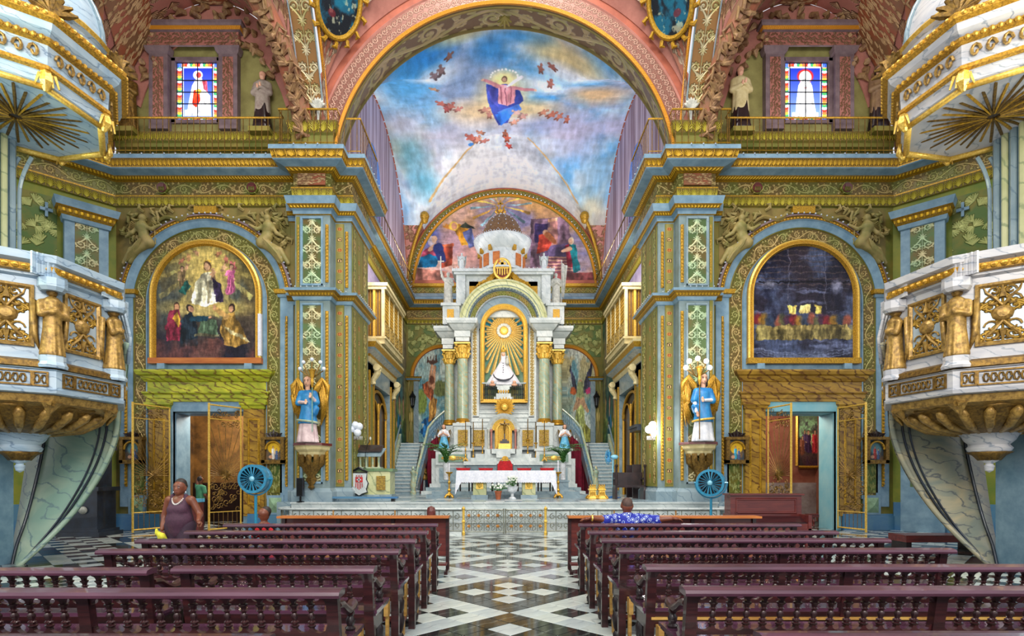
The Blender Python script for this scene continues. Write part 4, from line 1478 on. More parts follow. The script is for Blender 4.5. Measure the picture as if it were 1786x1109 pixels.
def paint_lunette():
 c = Cv(1024,560,(170,140,110))
 c.grad((206,150,90),(150,130,140))
 c.noise((120,120,170),4,3,.45,.65,.8,21); c.noise((214,170,150),5,4,.5,.66,.8,22)
 c.noise((226,176,96),4,3,.5,.7,.7,23,mask=np.clip((c.Y - .45) * 3,0,1))
 def m(px,py): return ((px - 722) / 316,(502 - py) / 173)
 def e(px,py,rx,ry,col,**k): p = m(px,py); c.ell(p[0],p[1],rx / 173,ry / 173,col,**k)
 # golden rays behind the finial
 o = m(873,362)
 for i in range(16):
  an = i * PI / 8 + .1
  col = (236,176,72) if i % 2 else (110,150,160)
  w = .05
  c.poly([(o[0],o[1]),(o[0] + .17 * math.cos(an - w),o[1] + .26 * math.sin(an - w)),(o[0] + .17 * math.cos(an + w),o[1] + .26 * math.sin(an + w))],col,.85)
 e(745,410,22,30,(92,100,170),soft=1); e(820,440,40,26,(214,160,150),soft=.8); e(790,425,20,24,(190,150,160),soft=.9)
 p = m(773,450); c.poly([m(768,430),m(788,428),m(788,465),m(768,470)],(150,62,42)); c.poly([m(766,431),m(790,427),m(790,432),m(766,436)],(186,92,60))
 # kneeling woman in blue
 c.poly([m(730,466),m(738,440),m(756,430),m(766,440),m(762,462),m(758,468)],(150,62,84)); c.poly([m(727,470),m(734,452),m(750,446),m(766,452),m(760,468)],(14,96,140))
 e(757,421,5,6,(214,170,140)); e(752,424,6,9,(206,190,190),op=.8); e(757,421,4,5,(222,180,150)); p = m(756,436); c.cap(*m(750,438),*m(760,430),.02,.02,(206,160,130)); c.cap(*m(764,436),*m(770,454),.05,.04,(40,52,110))
 # flying figure in gold
 c.poly([m(786,398),m(800,392),m(818,404),m(816,432),m(804,432),m(798,416)],(206,140,40)); c.cap(*m(790,400),*m(775,396),.03,.018,(200,130,50)); c.ell(*m(774,394),.014,.014,(222,170,130)); e(790,397,8,8,(236,196,80)); e(791,397,5,6,(200,140,110))
 c.poly([m(800,398),m(812,390),m(830,402),m(806,400)],(60,66,52)); c.poly([m(806,408),m(822,400),m(830,430),m(818,436)],(92,100,150))
 # dark stable and steps, two standing figures
 c.poly([m(925,385),m(990,380),m(1002,460),m(925,470)],(120,92,110)); c.poly([m(932,392),m(955,392),m(955,425),m(932,425)],(52,40,80)); c.poly([m(958,386),m(972,384),m(972,432),m(960,432)],(160,110,104)); c.poly([m(955,384),m(972,382),m(972,388),m(955,390)],(190,140,110))
 c.poly([m(950,432),m(990,426),m(996,462),m(950,462)],(100,82,120))
 for i in range(6):
  y = 450 + i * 6; c.poly([m(948,y),m(1004,y),m(1004,y + 2.5),m(948,y + 2.5)],(200,150,130)); c.poly([m(948,y + 2.5),m(1004,y + 2.5),m(1004,y + 6),m(948,y + 6)],(126,78,92))
 c.poly([m(936,445),m(940,412),m(954,408),m(962,425),m(955,440)],(176,60,44)); e(952,408,4.5,5,(196,150,120)); e(960,402,4.5,5,(150,110,96)); c.cap(*m(955,412),*m(966,424),.03,.02,(170,100,60))
 c.poly([m(986,430),m(996,426),m(1002,440),m(1000,470),m(988,468)],(150,40,60)); c.poly([m(992,428),m(1004,430),m(1012,474),m(1000,480)],(16,92,100)); e(996,423,5,6.5,(222,200,170)); e(995,424,3.6,4.6,(206,160,130)); c.cap(*m(994,436),*m(982,440),.02,.015,(206,160,130))
 c.poly([m(722,470),m(766,474),m(800,484),m(722,502)],(170,110,96)); c.poly([m(950,480),m(1040,478),m(1040,502),m(950,502)],(120,60,60))
 c.brush(.004,.14)
 return c.image('lunette_mural',.03)

b = MB()
LM = arc(0,VZ,5.15,0,PI,48)
b.prism(LM,lambda p,q: (p,YB - .05,q),lambda p,q: (p,YB,q))
b.uv[0] = [((p + 5.15) / 10.3,(q - VZ) / 5.66) for p,q in LM]
b.build('lunette_mural',painted('lunette_fresco',paint_lunette()),ch)

# ------------------------------------------------------------------ chancel murals and furniture of the side walls
def paint_side(seed,left):
 c = Cv(1024,640,(110,140,120))
 c.grad((176,150,120),(70,110,96))
 c.noise((60,120,140),5,5,.45,.62,.8,seed); c.noise((170,170,96),5,6,.5,.66,.8,seed + 1); c.noise((36,96,96),8,5,.52,.68,.8,seed + 2)
 if left:
  c.poly([(0,.62),(.03,.95),(.13,1),(.16,.66),(.13,.40),(.06,.55)],(186,72,56))
  for k in range(9):
   c.cap(.02 + k * .015,.95,.05 + k * .012,.5,.006,.003,(146,50,44),.5,.7)
  c.poly([(.03,.5),(.05,.62),(.09,.5),(.12,.3),(.07,.1),(.03,.2)],(196,190,150))
  c.poly([(.05,.42),(.07,.5),(.1,.36),(.11,.22),(.08,.25)],(24,110,160))
 else:
  c.poly([(0,.3),(.02,.66),(.06,.7),(.11,.6),(.12,.3),(.06,.2)],(40,120,160))
  c.ell(.06,.66,.05,.06,(190,206,150)); c.poly([(.05,.34),(.06,.6),(.1,.55),(.12,.3)],(214,220,206))
  c.poly([(0,.7),(.05,.95),(.14,.9),(.12,.7)],(176,120,84))
 for i,x in enumerate((.30,.72,.82,.92)):
  c.fig(x,.05,.55,((36,110,110),(120,130,50),(30,96,130),(90,110,60))[i],arms=((-.2,.7),(.15,.5)))
 c.ell(.85,.3,.2,.1,(20,90,90),soft=.8,op=.7)
 c.noise((150,170,90),14,3,.58,.7,.5,seed + 5)
 c.brush(.006,.2)
 return c.image('side_mural_left' if left else 'side_mural_right')

for sx,side in ((-1,'left'),(1,'right')):
 walls[side + '_mural'].build('side_wall_mural',painted('side_fresco_' + side,paint_side(41 if sx < 0 else 51,sx < 0)),ch)
 # blind arch with bulbs on the first bay
 mould('side_archivolt',[(0,0),(0,.1),(.16,.12),(.2,0)],arc(21.2,7.7,1.15,PI,0,20),WYZ(XS),[PINK,MAT['ropegold'],PINK],ch,sx)
 bulbs('bulb_row',[WYZ(XS)(p,q,.12) for p,q in arc(21.2,7.7,1.2,0,PI,16)],.03,ch,sx)
 # upper purple wall panel above the arch
 b = MB(sx)
 b.box(XS - .03,XS,20.05,25.5,8.95,10.45)
 b.build('upper_wall_panel',flat('violet_grey_wall',(176,166,196),.6,0,(140,124,168),1.6,.3) if sx < 0 else bpy.data.materials['violet_grey_wall'],ch)
 # door case
 dc = struct('door_case_' + side)
 Y0,Y1 = 21.3,26.3
 mould('door_case_cornice',[(0,6.2),(.04,6.22),(.1,6.4),(.12,6.5),(.3,6.62),(.34,6.7),(.4,6.9),(.4,7.0),(-.2,7.02)],[(XS,Y1),(XS - .3,Y1),(XS - .3,Y0),(XS,Y0)],HXY,[STONE,CREAM,GOLDP,STONE,GREYM,GOLDP,CREAM,CREAM],dc,sx)
 b = MB(sx)
 b.box(XS - .3,XS,Y0,Y0 + .95,ZP,6.2); b.box(XS - .3,XS,Y1 - .95,Y1,ZP,6.2); b.box(XS - .3,XS,Y0,Y1,5.5,6.2)
 b.build('door_case_body',GREYM,dc)
 for ya in (Y0,Y1 - .95):
  for yy in (ya + .12,ya + .8):
   b = MB(sx)
   b.box(XS - .36,XS - .3,yy - .07,yy + .07,ZP + .2,5.9)
   b.build('gilt_strip',GOLDP,dc)
  b = MB(sx)
  b.box(XS - .33,XS - .3,ya + .25,ya + .68,ZP + .3,5.3)
  b.build('pilaster_panel',OLIVE,dc)
  # scrolled console
  b = MB(sx)
  b.tube([(XS - .4 - .2 * t + .05 * math.sin(t * 9),ya + .47,6.15 - .75 * (1 - t) ** 1.2) for t in [k / 8 for k in range(9)]],[.1,.1,.11,.12,.13,.14,.15,.16,.14],8)
  b.tube([(XS - .56,ya + .3,6.05),(XS - .56,ya + .64,6.05)],.14,10)
  b.build('scroll_console',CREAM,dc)
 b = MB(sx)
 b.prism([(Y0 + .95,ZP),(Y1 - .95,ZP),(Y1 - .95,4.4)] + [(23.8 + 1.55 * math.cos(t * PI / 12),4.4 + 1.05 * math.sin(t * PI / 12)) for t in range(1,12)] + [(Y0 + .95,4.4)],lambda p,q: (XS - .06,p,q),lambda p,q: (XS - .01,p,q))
 b.build('dark_door_leaf',WOODK,dc)  # dark panel put in for the shade of the door opening
 for y in (Y0 + 1.05,23.8,Y1 - 1.05):
  b = MB(sx)
  b.tube([(XS - .12,y,ZP),(XS - .12,y,4.9 if y > 23 and y < 24 else 4.3)],.06,8)
  b.build('gilt_colonnette',GOLD,dc)
 b = MB(sx)
 b.tube([(XS - .12,23.8 + 1.5 * math.cos(t * PI / 14),4.4 + 1.02 * math.sin(t * PI / 14)) for t in range(15)],.07,6)
 b.tube([(XS - .12,23.0 + .75 * math.cos(t * PI / 10),4.2 + .8 * math.sin(t * PI / 10)) for t in range(11)],.04,6)
 b.tube([(XS - .12,24.6 + .75 * math.cos(t * PI / 10),4.2 + .8 * math.sin(t * PI / 10)) for t in range(11)],.04,6)
 b.build('gilt_tracery',GOLD,dc)
 # gilded balcony box (organ gallery) hanging on the wall
 bx = thing('gilded_balcony',('gilded lattice balcony box high on the %s chancel wall above the door case' % side),'balcony',(sx * (XS - .4),23.8,7.05),0,'gilded balconies of the chancel')
 X0,X1,B0,B1 = XS - .82,XS,21.9,25.7
 b = MB(sx)
 b.box(X0,X1,B0,B1,7.05,7.25); b.box(X0 - .06,X1,B0 - .06,B1 + .06,7.25,7.33)
 b.build('balcony_floor',CREAM,bx)
 b = MB(sx)
 b.box(X0 + .06,X1,B0 + .06,B1 - .06,7.3,9.25)
 b.build('inner_box',flat('dark_gold_lattice_backing',(120,84,30),.6),bx) if sx < 0 else b.build('inner_box',bpy.data.materials['dark_gold_lattice_backing'],bx)
 for y in (B0,B0 + .95,B0 + 1.9,B0 + 2.85,B1):
  b = MB(sx)
  b.box(X0,X0 + .12,y - .07,y + .07,7.3,9.2)
  b.build('balcony_post',CREAM,bx)
 for x in (X0 + .42,X1 - .06):
  b = MB(sx)
  b.box(x - .05,x + .05,B0 - .03,B0 + .08,7.3,9.2)
  b.build('balcony_post',GOLDB,bx)
 b = MB(sx)
 b.box(X0 - .08,X1,B0 - .08,B1 + .08,9.2,9.32); b.box(X0 - .13,X1,B0 - .13,B1 + .13,9.32,9.45)
 b.build('balcony_cornice',CREAM,bx)
 b = MB(sx)
 for k in range(34):
  y = B0 + .1 + k * (B1 - B0 - .2) / 33
  b.box(X0 + .02,X0 + .05,y - .012,y + .012,8.0,9.2)
 for k in range(9):
  z = 8.05 + k * .14
  b.box(X0 + .02,X0 + .05,B0,B1,z - .012,z + .012)
 for k in range(6):
  x = X0 + .1 + k * .12
  b.box(x - .012,x + .012,B0 + .02,B0 + .05,7.4,9.2)
 b.build('lattice',GOLDP,bx)['kind'] = 'stuff'
 for k in range(4):
  y = B0 + .475 + k * .95
  b = MB(sx)
  b.box(X0 - .02,X0 + .04,y - .36,y + .36,7.42,7.92)
  b.build('balcony_panel',MAT['rosegold'],bx)
 # low marble stair handrail is added with the stairs

def paint_angel(left):
 c = Cv(300,640,(190,200,190))
 c.grad((200,176,120) if not left else (176,196,190),(110,160,170))
 c.noise((206,214,206),3,5,.45,.62,.9,61 + left); c.noise((80,140,160),4,6,.52,.68,.8,63 + left)
 if left:
  c.poly([(.25,.3),(.5,.25),(.95,.18),(.9,.32),(.55,.38)],(20,84,140)); c.poly([(.2,.22),(.5,.32),(.8,.2),(.5,.1)],(30,100,160))
  c.ell(.25,.5,.09,.12,(130,150,70)); c.ell(.9,.62,.1,.08,(110,120,70))
  c.poly([(.5,.3),(.75,.36),(.8,.52),(.62,.56),(.52,.46)],(180,128,60)); c.poly([(.3,.66),(.55,.7),(.72,.58),(.6,.5),(.4,.56)],(150,76,44))
  c.cap(.55,.66,.62,.84,.03,.02,(206,150,116)); c.cap(.66,.64,.72,.82,.03,.02,(206,150,116)); c.ell(.62,.7,.035,.04,(110,60,40))
  c.ell(.64,.87,.09,.02,(90,60,50)); [c.cap(x,.87,x,.92,.008,.008,(80,54,44)) for x in (.48,.58,.68,.78)]
 else:
  c.poly([(.1,.86),(.36,.66),(.42,.56),(.2,.62)],(60,62,84)); c.poly([(.9,.9),(.6,.68),(.56,.56),(.8,.62)],(60,60,84))
  c.ell(.24,.6,.05,.04,(196,96,50)); c.ell(.76,.6,.05,.03,(190,60,110))
  c.ell(.48,.67,.035,.04,(176,130,100)); c.cap(.48,.64,.48,.5,.05,.06,(150,160,110))
  c.poly([(.3,.2),(.32,.42),(.46,.54),(.6,.44),(.66,.24),(.5,.14)],(150,160,96)); c.poly([(.4,.14),(.6,.3),(.95,.2),(.8,.1)],(150,150,70))
  c.cap(.4,.5,.25,.42,.04,.02,(190,150,116)); c.cap(.56,.5,.72,.42,.04,.02,(190,150,116))
 c.brush(.006,.2)
 return c.image('angel_mural_left' if left else 'angel_mural_right')

for sx,side in ((-1,'left'),(1,'right')):
 cx,hw,zsp = 3.53,1.65,7.45
 b = MB(sx)
 pl = [(cx - hw,3.0),(cx + hw,3.0)] + arc(cx,zsp,hw,0,PI,20)
 b.prism(pl,lambda p,q: (p,YB - .04,q),lambda p,q: (p,YB,q))
 b.uv[0] = [(((p - cx) / (2 * hw) * sx + .5) * 2 - (1 if sx > 0 else 0),(q - 3) / (zsp + hw - 3)) for p,q in pl]
 b.build('wall_mural',painted('angel_fresco_' + side,paint_angel(sx < 0)),ch)
 mould('mural_archivolt',[(0,0),(0,.12),(.06,.14),(.2,.12),(.24,.0)],arch_path(cx,zsp,hw + .2,zsp,28,zsp),WXZ(YB),[PINKD,GOLDP,MAT['ropegold'],PINKD],ch,sx)
 for x in (5.32,5.02):
  b = MB(sx)
  b.box(x - .13,x + .13,YB - .12,YB,3.0,7.3)
  b.build('pilaster_strip',MAT['roseolive'] if x > 5.2 else GREYM,ch)
 mould('impost_capital',[(0,7.2),(.05,7.25),(.12,7.35),(.14,7.45),(0,7.47)],[(4.85,YB),(4.85,YB - .13),(5.5,YB - .13),(5.5,YB)],HXY,[GOLDP,BLUE,MAT['leafgold'],BLUE],ch,sx)
 b = MB(sx)
 b.add([(2.0,YB - .03,8.6),(5.5,YB - .03,8.6),(5.5,YB - .03,10.4),(2.0,YB - .03,10.4)],[(0,1,2,3)],0,[[(0,0),(1.6,0),(1.6,.9),(0,.9)]])
 b.build('spandrel_relief',MAT['greenrelief'],ch)
 # dark baseboard behind the landing
 b = MB(sx)
 b.box(2.2,XS,YB - .05,YB,3.3,3.75)
 b.build('landing_skirting',DARKB,ch)

# ------------------------------------------------------------------ floor: marble tiles laid diagonally
T = .352
C2 = math.sqrt(.5)
OX,OY = .06,8.02            # a big dark diamond is centred here
BIG = 5 * T

def tile_dark(i,j):
 """i, j tile indices along the two diagonals; big 5x5 fields alternate, each with a small cross of the other colour"""
 I,J = math.floor(i / 5),math.floor(j / 5)
 a,b = i - 5 * I,j - 5 * J
 big = (I + J) % 2 == 0
 small = (a,b) in ((1,1),(1,3),(2,2),(3,1),(3,3))
 return big != small

TW = [marble('white_floor_marble',(200,206,200),(166,174,172),(176,186,184),1.5,.14,9,.04),marble('cool_white_floor_marble',(184,194,194),(154,164,168),(160,172,176),1.7,.14,9,.04)]
TK = [marble('black_floor_marble',(36,42,42),(74,80,78),(24,26,28),1.6,.08),marble('brown_black_floor_marble',(64,42,38),(92,66,58),(40,26,24),1.4,.1)]
floor = struct('floor')
b = MB()
b.box(-18,18,-1,25,-.2,-.012)
b.build('floor_bed',flat('mortar_bed',(92,92,90),.8),floor)
cand = []
for i in range(-75,75):
 for j in range(-75,75):
  u = (i + .5 - 2.5) * T; v = (j + .5 - 2.5) * T
  x,y = OX + (u - v) * C2,OY + (u + v) * C2
  if y < .9 or y > 22 or abs(x) > 17.5 or (abs(x) > y * 1.02 + 1): continue
  if y > 16.5 and abs(x) < 6.5: continue
  if y > 18.5 and not (8.3 < abs(x) < 11): continue
  py = CY + F * EYE / y; px = CX + F * x / y
  vis = (py < 1109) and (-20 < px < 1806)
  hid = (abs(x) > 1.0 and abs(x) < 5 and y < 9)
  cand.append((0 if not vis else (1 / y if not hid else .05 / y),x,y,tile_dark(i,j),abs(x)))
cand.sort(key=lambda q: -q[0])

def tile_mesh(h=0):
 g = .0035
 r = T / 2 - g
 c = .004
 vs,fs = [],[]
 for k,(rr,z) in enumerate(((r,-.012),(r,-c + h),(r - c,h))):
  for a,b_ in ((-1,-1),(1,-1),(1,1),(-1,1)):
   vs.append(((a * rr - b_ * rr) * C2,(a * rr + b_ * rr) * C2,z))
 for k in range(2):
  for i in range(4):
   fs.append((k * 4 + i,k * 4 + (i + 1) % 4,(k + 1) * 4 + (i + 1) % 4,(k + 1) * 4 + i))
 fs.append((8,9,10,11))
 return vs,fs

TV,TF = tile_mesh()
tm = []
for mt in TW + TK:
 me = bpy.data.meshes.new('tile')
 me.from_pydata(TV,[],TF)
 me.materials.append(mt)
 tm.append(me)
rr = random.Random(2)

def tile_kind(x,y,dark):
 if dark: return 3 if abs(x) > 6.3 and rr.random() < .45 else 2
 return 0 if rr.random() < .7 else 1

rest = MB()
for k,(s_,x,y,dark,_) in enumerate(cand):
 q = tile_kind(x,y,dark)
 if k < 300:
  o = bpy.data.objects.new('tile',tm[q]); COL.objects.link(o); o.parent = floor; o.location = (x,y,0)
 else:
  rest.add([(v[0] + x,v[1] + y,v[2]) for v in TV],TF,q)
rest.build('far_tiles',TW + TK,floor)['kind'] = 'stuff'

# ------------------------------------------------------------------ sanctuary platform with its front steps
pf = struct('floor_sanctuary')
b = MB()
b.box(-7.1,7.1,17.1,20.2,.0,ZP); b.box(-XS,XS,20.2,YB,0,ZP)
b.build('platform',GREYM,pf)
for k in range(4):
 z1 = ZP - k * ZP / 5; z0 = z1 - ZP / 5
 b = MB()
 y = 17.1 - k * .17
 b.box(-6.6,6.6,y - .22,y + .02,z1 - .045,z1)
 b.box(-6.58,6.58,y - .17,y + .02,0,z1 - .045)
 b.build('step',WHITE,pf)
# paving slabs of the sanctuary floor
b = MB()
rr = random.Random(9)
cnt = 0
slabs = []
for j in range(8):
 for i in range(22):
  x0 = -6.6 + i * .6; y0 = 17.15 + j * .9 if j < 3 else 19.85 + (j - 3) * 1.1
  if abs(x0 + .3) > XS - .3 and y0 > 17.9: continue
  me = 0 if (i + j) % 2 else 1
  q = MB()
  q.box(x0 + .004,x0 + .596,y0 + .004,y0 + (.896 if j < 3 else 1.096),ZP - .02,ZP + .004)
  q.build('slab',GREYM if (i * 7 + j * 3) % 5 else WHITE,pf)

# ------------------------------------------------------------------ communion rail with its gates
RY = 16.05
rl = thing('communion_rail','long low marble-topped rail with scrolled iron panels before the sanctuary steps','railing',(0,RY,0))

def iron_scrolls(b,x0,x1,y,z0,z1,step=.42,r=.012,double=True):
 n = max(1,round((x1 - x0) / step))
 w = (x1 - x0) / n
 h = z1 - z0
 for i in range(n):
  cx = x0 + (i + .5) * w
  for sg in (-1,1):
   for (cz,R,a0,d) in ((z0 + h * .7,w * .22,PI / 2,-sg),(z0 + h * .28,w * .2,-PI / 2,sg)):
    pts = []
    for k in range(13):
     t = k / 12
     an = a0 + d * t * 2 * PI * 1.1
     q = R * (1 - .65 * t)
     pts.append((cx + sg * w * .25 + q * math.cos(an),y,cz + q * math.sin(an)))
    b.tube(pts,r,4,cap=False)
  b.tube([(cx,y,z0),(cx,y,z1)],r,4)

IRON = flat('silvered_iron',(150,156,146),.4,.4,(104,104,90),8,.1)
GGOLD = flat('gate_gilding',(222,168,96),.35,.5,(170,110,50),12,.2)
b = MB()
cur = [(1.25,RY),(6.2,RY)] + [(6.2 + .5 * math.sin(t * PI / 12),RY + .5 - .5 * math.cos(t * PI / 12)) for t in range(1,7)] + [(6.7,17.2)]
for sx in (-1,1):
 q = MB(sx)
 q.sweep([(-.08,.74),(.08,.74),(.1,.77),(.08,.8),(-.08,.8),(-.1,.77),(-.08,.74)],cur,HXY)
 q.build('marble_handrail',WHITE,rl)
 q = MB(sx)
 q.sweep([(-.06,.0),(.06,0),(.06,.1),(-.06,.1),(-.06,0)],cur,HXY)
 q.build('bottom_kerb',WHITE,rl)
 q = MB(sx)
 iron_scrolls(q,1.3,6.2,RY,.12,.73)
 q.tube([(1.25,RY,.13),(6.2,RY,.13)],.014,4); q.tube([(1.25,RY,.72),(6.2,RY,.72)],.014,4)
 for k in range(8):
  an = k * PI / 14
  q.tube([(6.2 + .5 * math.sin(an),RY + .5 - .5 * math.cos(an),.12),(6.2 + .5 * math.sin(an),RY + .5 - .5 * math.cos(an),.73)],.012,4)
 q.build('iron_scrollwork',IRON,rl)['kind'] = 'stuff'
 q = MB(sx)
 for x in (3.2,5.0):
  q.tube([(x,RY - .03,.1),(x,RY - .03,.74)],.022,6)
 q.build('gilt_upright',GGOLD,rl)
 # gate leaf
 g = thing('communion_gate','low iron gate leaf of gilt flowered scrolls in the communion rail, %s of the aisle' % ('left' if sx < 0 else 'right'),'gate',(sx * .62,RY,0),0,'gate leaves of the communion rail')
 q = MB(sx)
 q.lathe([(.045,0),(.05,.08),(.035,.12),(.04,.35),(.055,.4),(.035,.46),(.04,.74),(.055,.78),(.03,.82),(.0,.86)],(1.2,RY,0),8)
 q.build('gilt_post',GOLDB,g)
 q = MB(sx)
 q.tube([(.03,RY,.1),(1.16,RY,.1)],.014,4); q.tube([(.03,RY,.74),(1.16,RY,.74)],.018,4); q.tube([(.03,RY,.42),(1.16,RY,.42)],.01,4)
 q.tube([(.03,RY,.05),(.03,RY,.78)],.02,6)
 iron_scrolls(q,.05,1.15,RY,.44,.73,.36,.01); iron_scrolls(q,.05,1.15,RY,.12,.41,.36,.01)
 q.build('iron_scrollwork',IRON,g)
 q = MB(sx)
 for i in range(4):
  for z in (.27,.58):
   cx = .2 + i * .28
   for k in range(5):
    an = k * 2 * PI / 5
    q.tube([(cx,RY - .02,z),(cx + .05 * math.cos(an),RY - .02,z + .05 * math.sin(an))],[.012,.02],4)
 q.build('gilt_flowers',GGOLD,g)

# ------------------------------------------------------------------ balustrade of thin bars on the great cornice
for sx,side in ((-1,'left'),(1,'right')):
 rg = thing('cornice_railing','thin brass-topped iron railing standing on the %s side cornice' % side,'railing',(sx * 8,17.3,11.86),0,'railings on the great cornice')
 for nm,path in (('crossing_run',[(4.55,19.6),(4.55,17.3),(5.15,17.3),(5.15,16.85),(6.95,16.85),(6.95,17.25),(12.4,17.25),(16.5,13.2)]),('chancel_run',[(5.1,30.6),(5.1,20.1)])):
  q = MB(sx)
  top = 13.0 if nm == 'crossing_run' else 12.75
  q.tube([(x,y,top) for x,y in path],.03,6); q.tube([(x,y,11.98) for x,y in path],.015,4)
  q.build('top_rail',GOLDP if nm == 'crossing_run' else BRONZE,rg)
  q = MB(sx)
  for p in along(path,HXY,.19 if nm == 'crossing_run' else .5,0,0):
   q.box(p[0] - .009,p[0] + .009,p[1] - .009,p[1] + .009,11.86,top)
  q.build('thin_bars',BRONZE,rg)['kind'] = 'stuff'

# ------------------------------------------------------------------ high altar
YR = 27.0
KR = YR / F

def RX(px): return (px - 878) * KR - .056

def RZ(py,Y=YR): return EYE + (CY - py) * Y / F

ret = thing('high_altar','towering white marble high altar with columns, great arch and domed crown','altar',(-.056,YR,ZP))

def rb(b,x0,x1,y0,y1,p0,p1,m=0):
 """box from picture rows/columns read at the altar plane, y in metres"""
 b.box(RX(x0),RX(x1),y0,y1,RZ(p1),RZ(p0),m)

def rpart(name,mat,boxes,both=False):
 for s2 in ((-1,1) if both else (1,)):
  b = MB()
  for (x0,x1,y0,y1,p0,p1) in boxes:
   if s2 < 0 or not both:
    rb(b,x0,x1,y0,y1,p0,p1)
   else:
    rb(b,1756 - x1,1756 - x0,y0,y1,p0,p1)
  b.build(name,mat,ret)

Z0 = RZ(861)
for k,(xa,p0,p1,ya) in enumerate(((744,855,862,25.2),(750,849,855,25.5),(755,843,849,25.8))):
 rpart('altar_step',WHITE if k != 1 else GREYM,[(xa,1756 - xa,ya,27.4,p0,p1)])
rpart('lower_body',WHITE,[(762,994,26.6,29,811,846),(754,1002,26.7,29,800,846)])
rpart('lower_body_panel',GREYM,[(768,815,26.55,26.62,816,842)],True)
rpart('mensa_slab',WHITE,[(812,944,25.7,27.0,806,812)])
rpart('mensa_front',GREYM,[(815,941,25.9,27.0,812,846)])
rpart('gradine',WHITE,[(822,934,26.4,27.2,799,806),(830,926,26.6,27.2,792,799)])
rpart('side_block',WHITE,[(762,822,26.5,28.8,786,811),(759,825,26.45,28.8,783,787)],True)
rpart('side_block_panel',flat('sage_green_marble',(120,150,130),.3,0,(96,128,112),2),[(767,816,26.44,26.5,793,806)],True)
for s2 in (-1,1):
 b = MB()
 cx_ = RX(878) + s2 * 86.5 * KR
 b.ball((cx_,26.42,RZ(799.5)),(.17,.05,.12),12,0,6)
 for q in range(1,5):
  for w_ in (-1,1):
   for v_ in (-1,1):
    b.tube([(cx_ + w_ * (.12 * q + .06 * (1 - t / 8) * math.cos(t * .8)),26.42,RZ(799.5) + v_ * (.05 + .05 * (1 - t / 8) * math.sin(t * .8)) * (1 - q * .14)) for t in range(8)],.02,4)
 b.build('gilt_scroll_relief',GOLDB,ret)
rpart('predella_block',WHITE,[(792,820,26.9,28.5,742,784),(790,822,26.85,28.5,738,743),(822,853,27.1,28.5,745,784),(821,854,27.05,28.5,741,746)],True)
for x0,x1 in ((799,816),(826,845)):
 rpart('gilt_relief_panel',MAT['rosegold'],[(x0,x1,26.84 if x0 < 810 else 27.04,26.9,750,778)],True)
# white steps rising behind the tabernacle
for k in range(5):
 xa = 822 + k * 2.6
 p0,p1 = 732 - k * 8,741 - k * 8
 b = MB()
 b.box(RX(xa),RX(1756 - xa),27.5 + k * .12,29,RZ(p1),RZ(p0) - .05)
 b.box(RX(xa - 1.2),RX(1757.2 - xa),27.44 + k * .12,29,RZ(p0) - .05,RZ(p0))
 b.build('throne_step',WHITE,ret)
# tabernacle arch
for i,(r0,r1,y,mt) in enumerate(((29,24,26.9,WHITE),(24,20,26.95,STONE),(20,15,27.0,GOLDB))):
 b = MB()
 zc = RZ(750)
 b.sweep([(0,0),(0,.35),((r0 - r1) * KR,.3),((r0 - r1) * KR,0)],arc(RX(878),zc,r0 * KR,PI,0,20),WXZ(y + .35))
 b.build('tabernacle_arch',mt,ret)
for s2 in (-1,1):
 for px in (21,25.5):
  b = MB()
  b.lathe([(.06,RZ(783)),(.06,RZ(779)),(.045,RZ(778)),(.045,RZ(755)),(.07,RZ(752)),(.08,RZ(749))],(RX(878) + s2 * px * KR,26.9,0),10)
  b.build('small_column',PINK if px < 22 else STONE,ret)
b = MB()
b.box(RX(863),RX(893),27.0,27.1,RZ(783),RZ(750))
b.prism(arc(RX(878),RZ(750),15 * KR,0,PI,16),lambda p,q: (p,27.0,q),lambda p,q: (p,27.1,q))
b.build('tabernacle_door',GOLDP,ret)
mould('tabernacle_frame',[(0,0),(0,.05),(.05,.06),(.07,0)],arch_path(RX(878),RZ(750),12 * KR,RZ(781),14),WXZ(27.0),GOLDB,ret)
rpart('predella_core',WHITE,[(812,944,27.6,28.6,741,812)])
rpart('tabernacle_plinth',WHITE,[(858,898,26.3,27.2,784,792),(866,890,26.2,27.2,788,799),(846,856,26.5,27.3,784,799),(900,910,26.5,27.3,784,799)])
# monstrance sunburst above the tabernacle
b = MB()
o = (RX(880),27.2,RZ(709))
for k in range(40):
 an = k * PI / 20
 r = (.5 if k % 2 else .42)
 w = .025
 b.add([(o[0] + .15 * math.cos(an - .1),o[1],o[2] + .15 * math.sin(an - .1)),(o[0] + .15 * math.cos(an + .1),o[1],o[2] + .15 * math.sin(an + .1)),(o[0] + r * math.cos(an + .04),o[1],o[2] + r * math.sin(an + .07)),(o[0] + r * math.cos(an - .07),o[1],o[2] + r * math.sin(an - .07)),
  (o[0] + .15 * math.cos(an),o[1] - .05,o[2] + .15 * math.sin(an)),(o[0] + r * math.cos(an),o[1] - .03,o[2] + r * math.sin(an))],[(0,4,5,3),(4,1,2,5),(0,3,2,1)])
b.lathe([(.15,-.02),(.17,.03),(.12,.07),(.1,.05),(0,.08)],(0,0,0),16)
n0 = len(b.v) - 5 * 16
for i in range(n0,len(b.v)):
 x,y,z = b.v[i]; b.v[i] = (o[0] + x,o[1] - z - .04,o[2] + y)
b.build('sunburst_relief',GOLDB,ret,smooth=False)

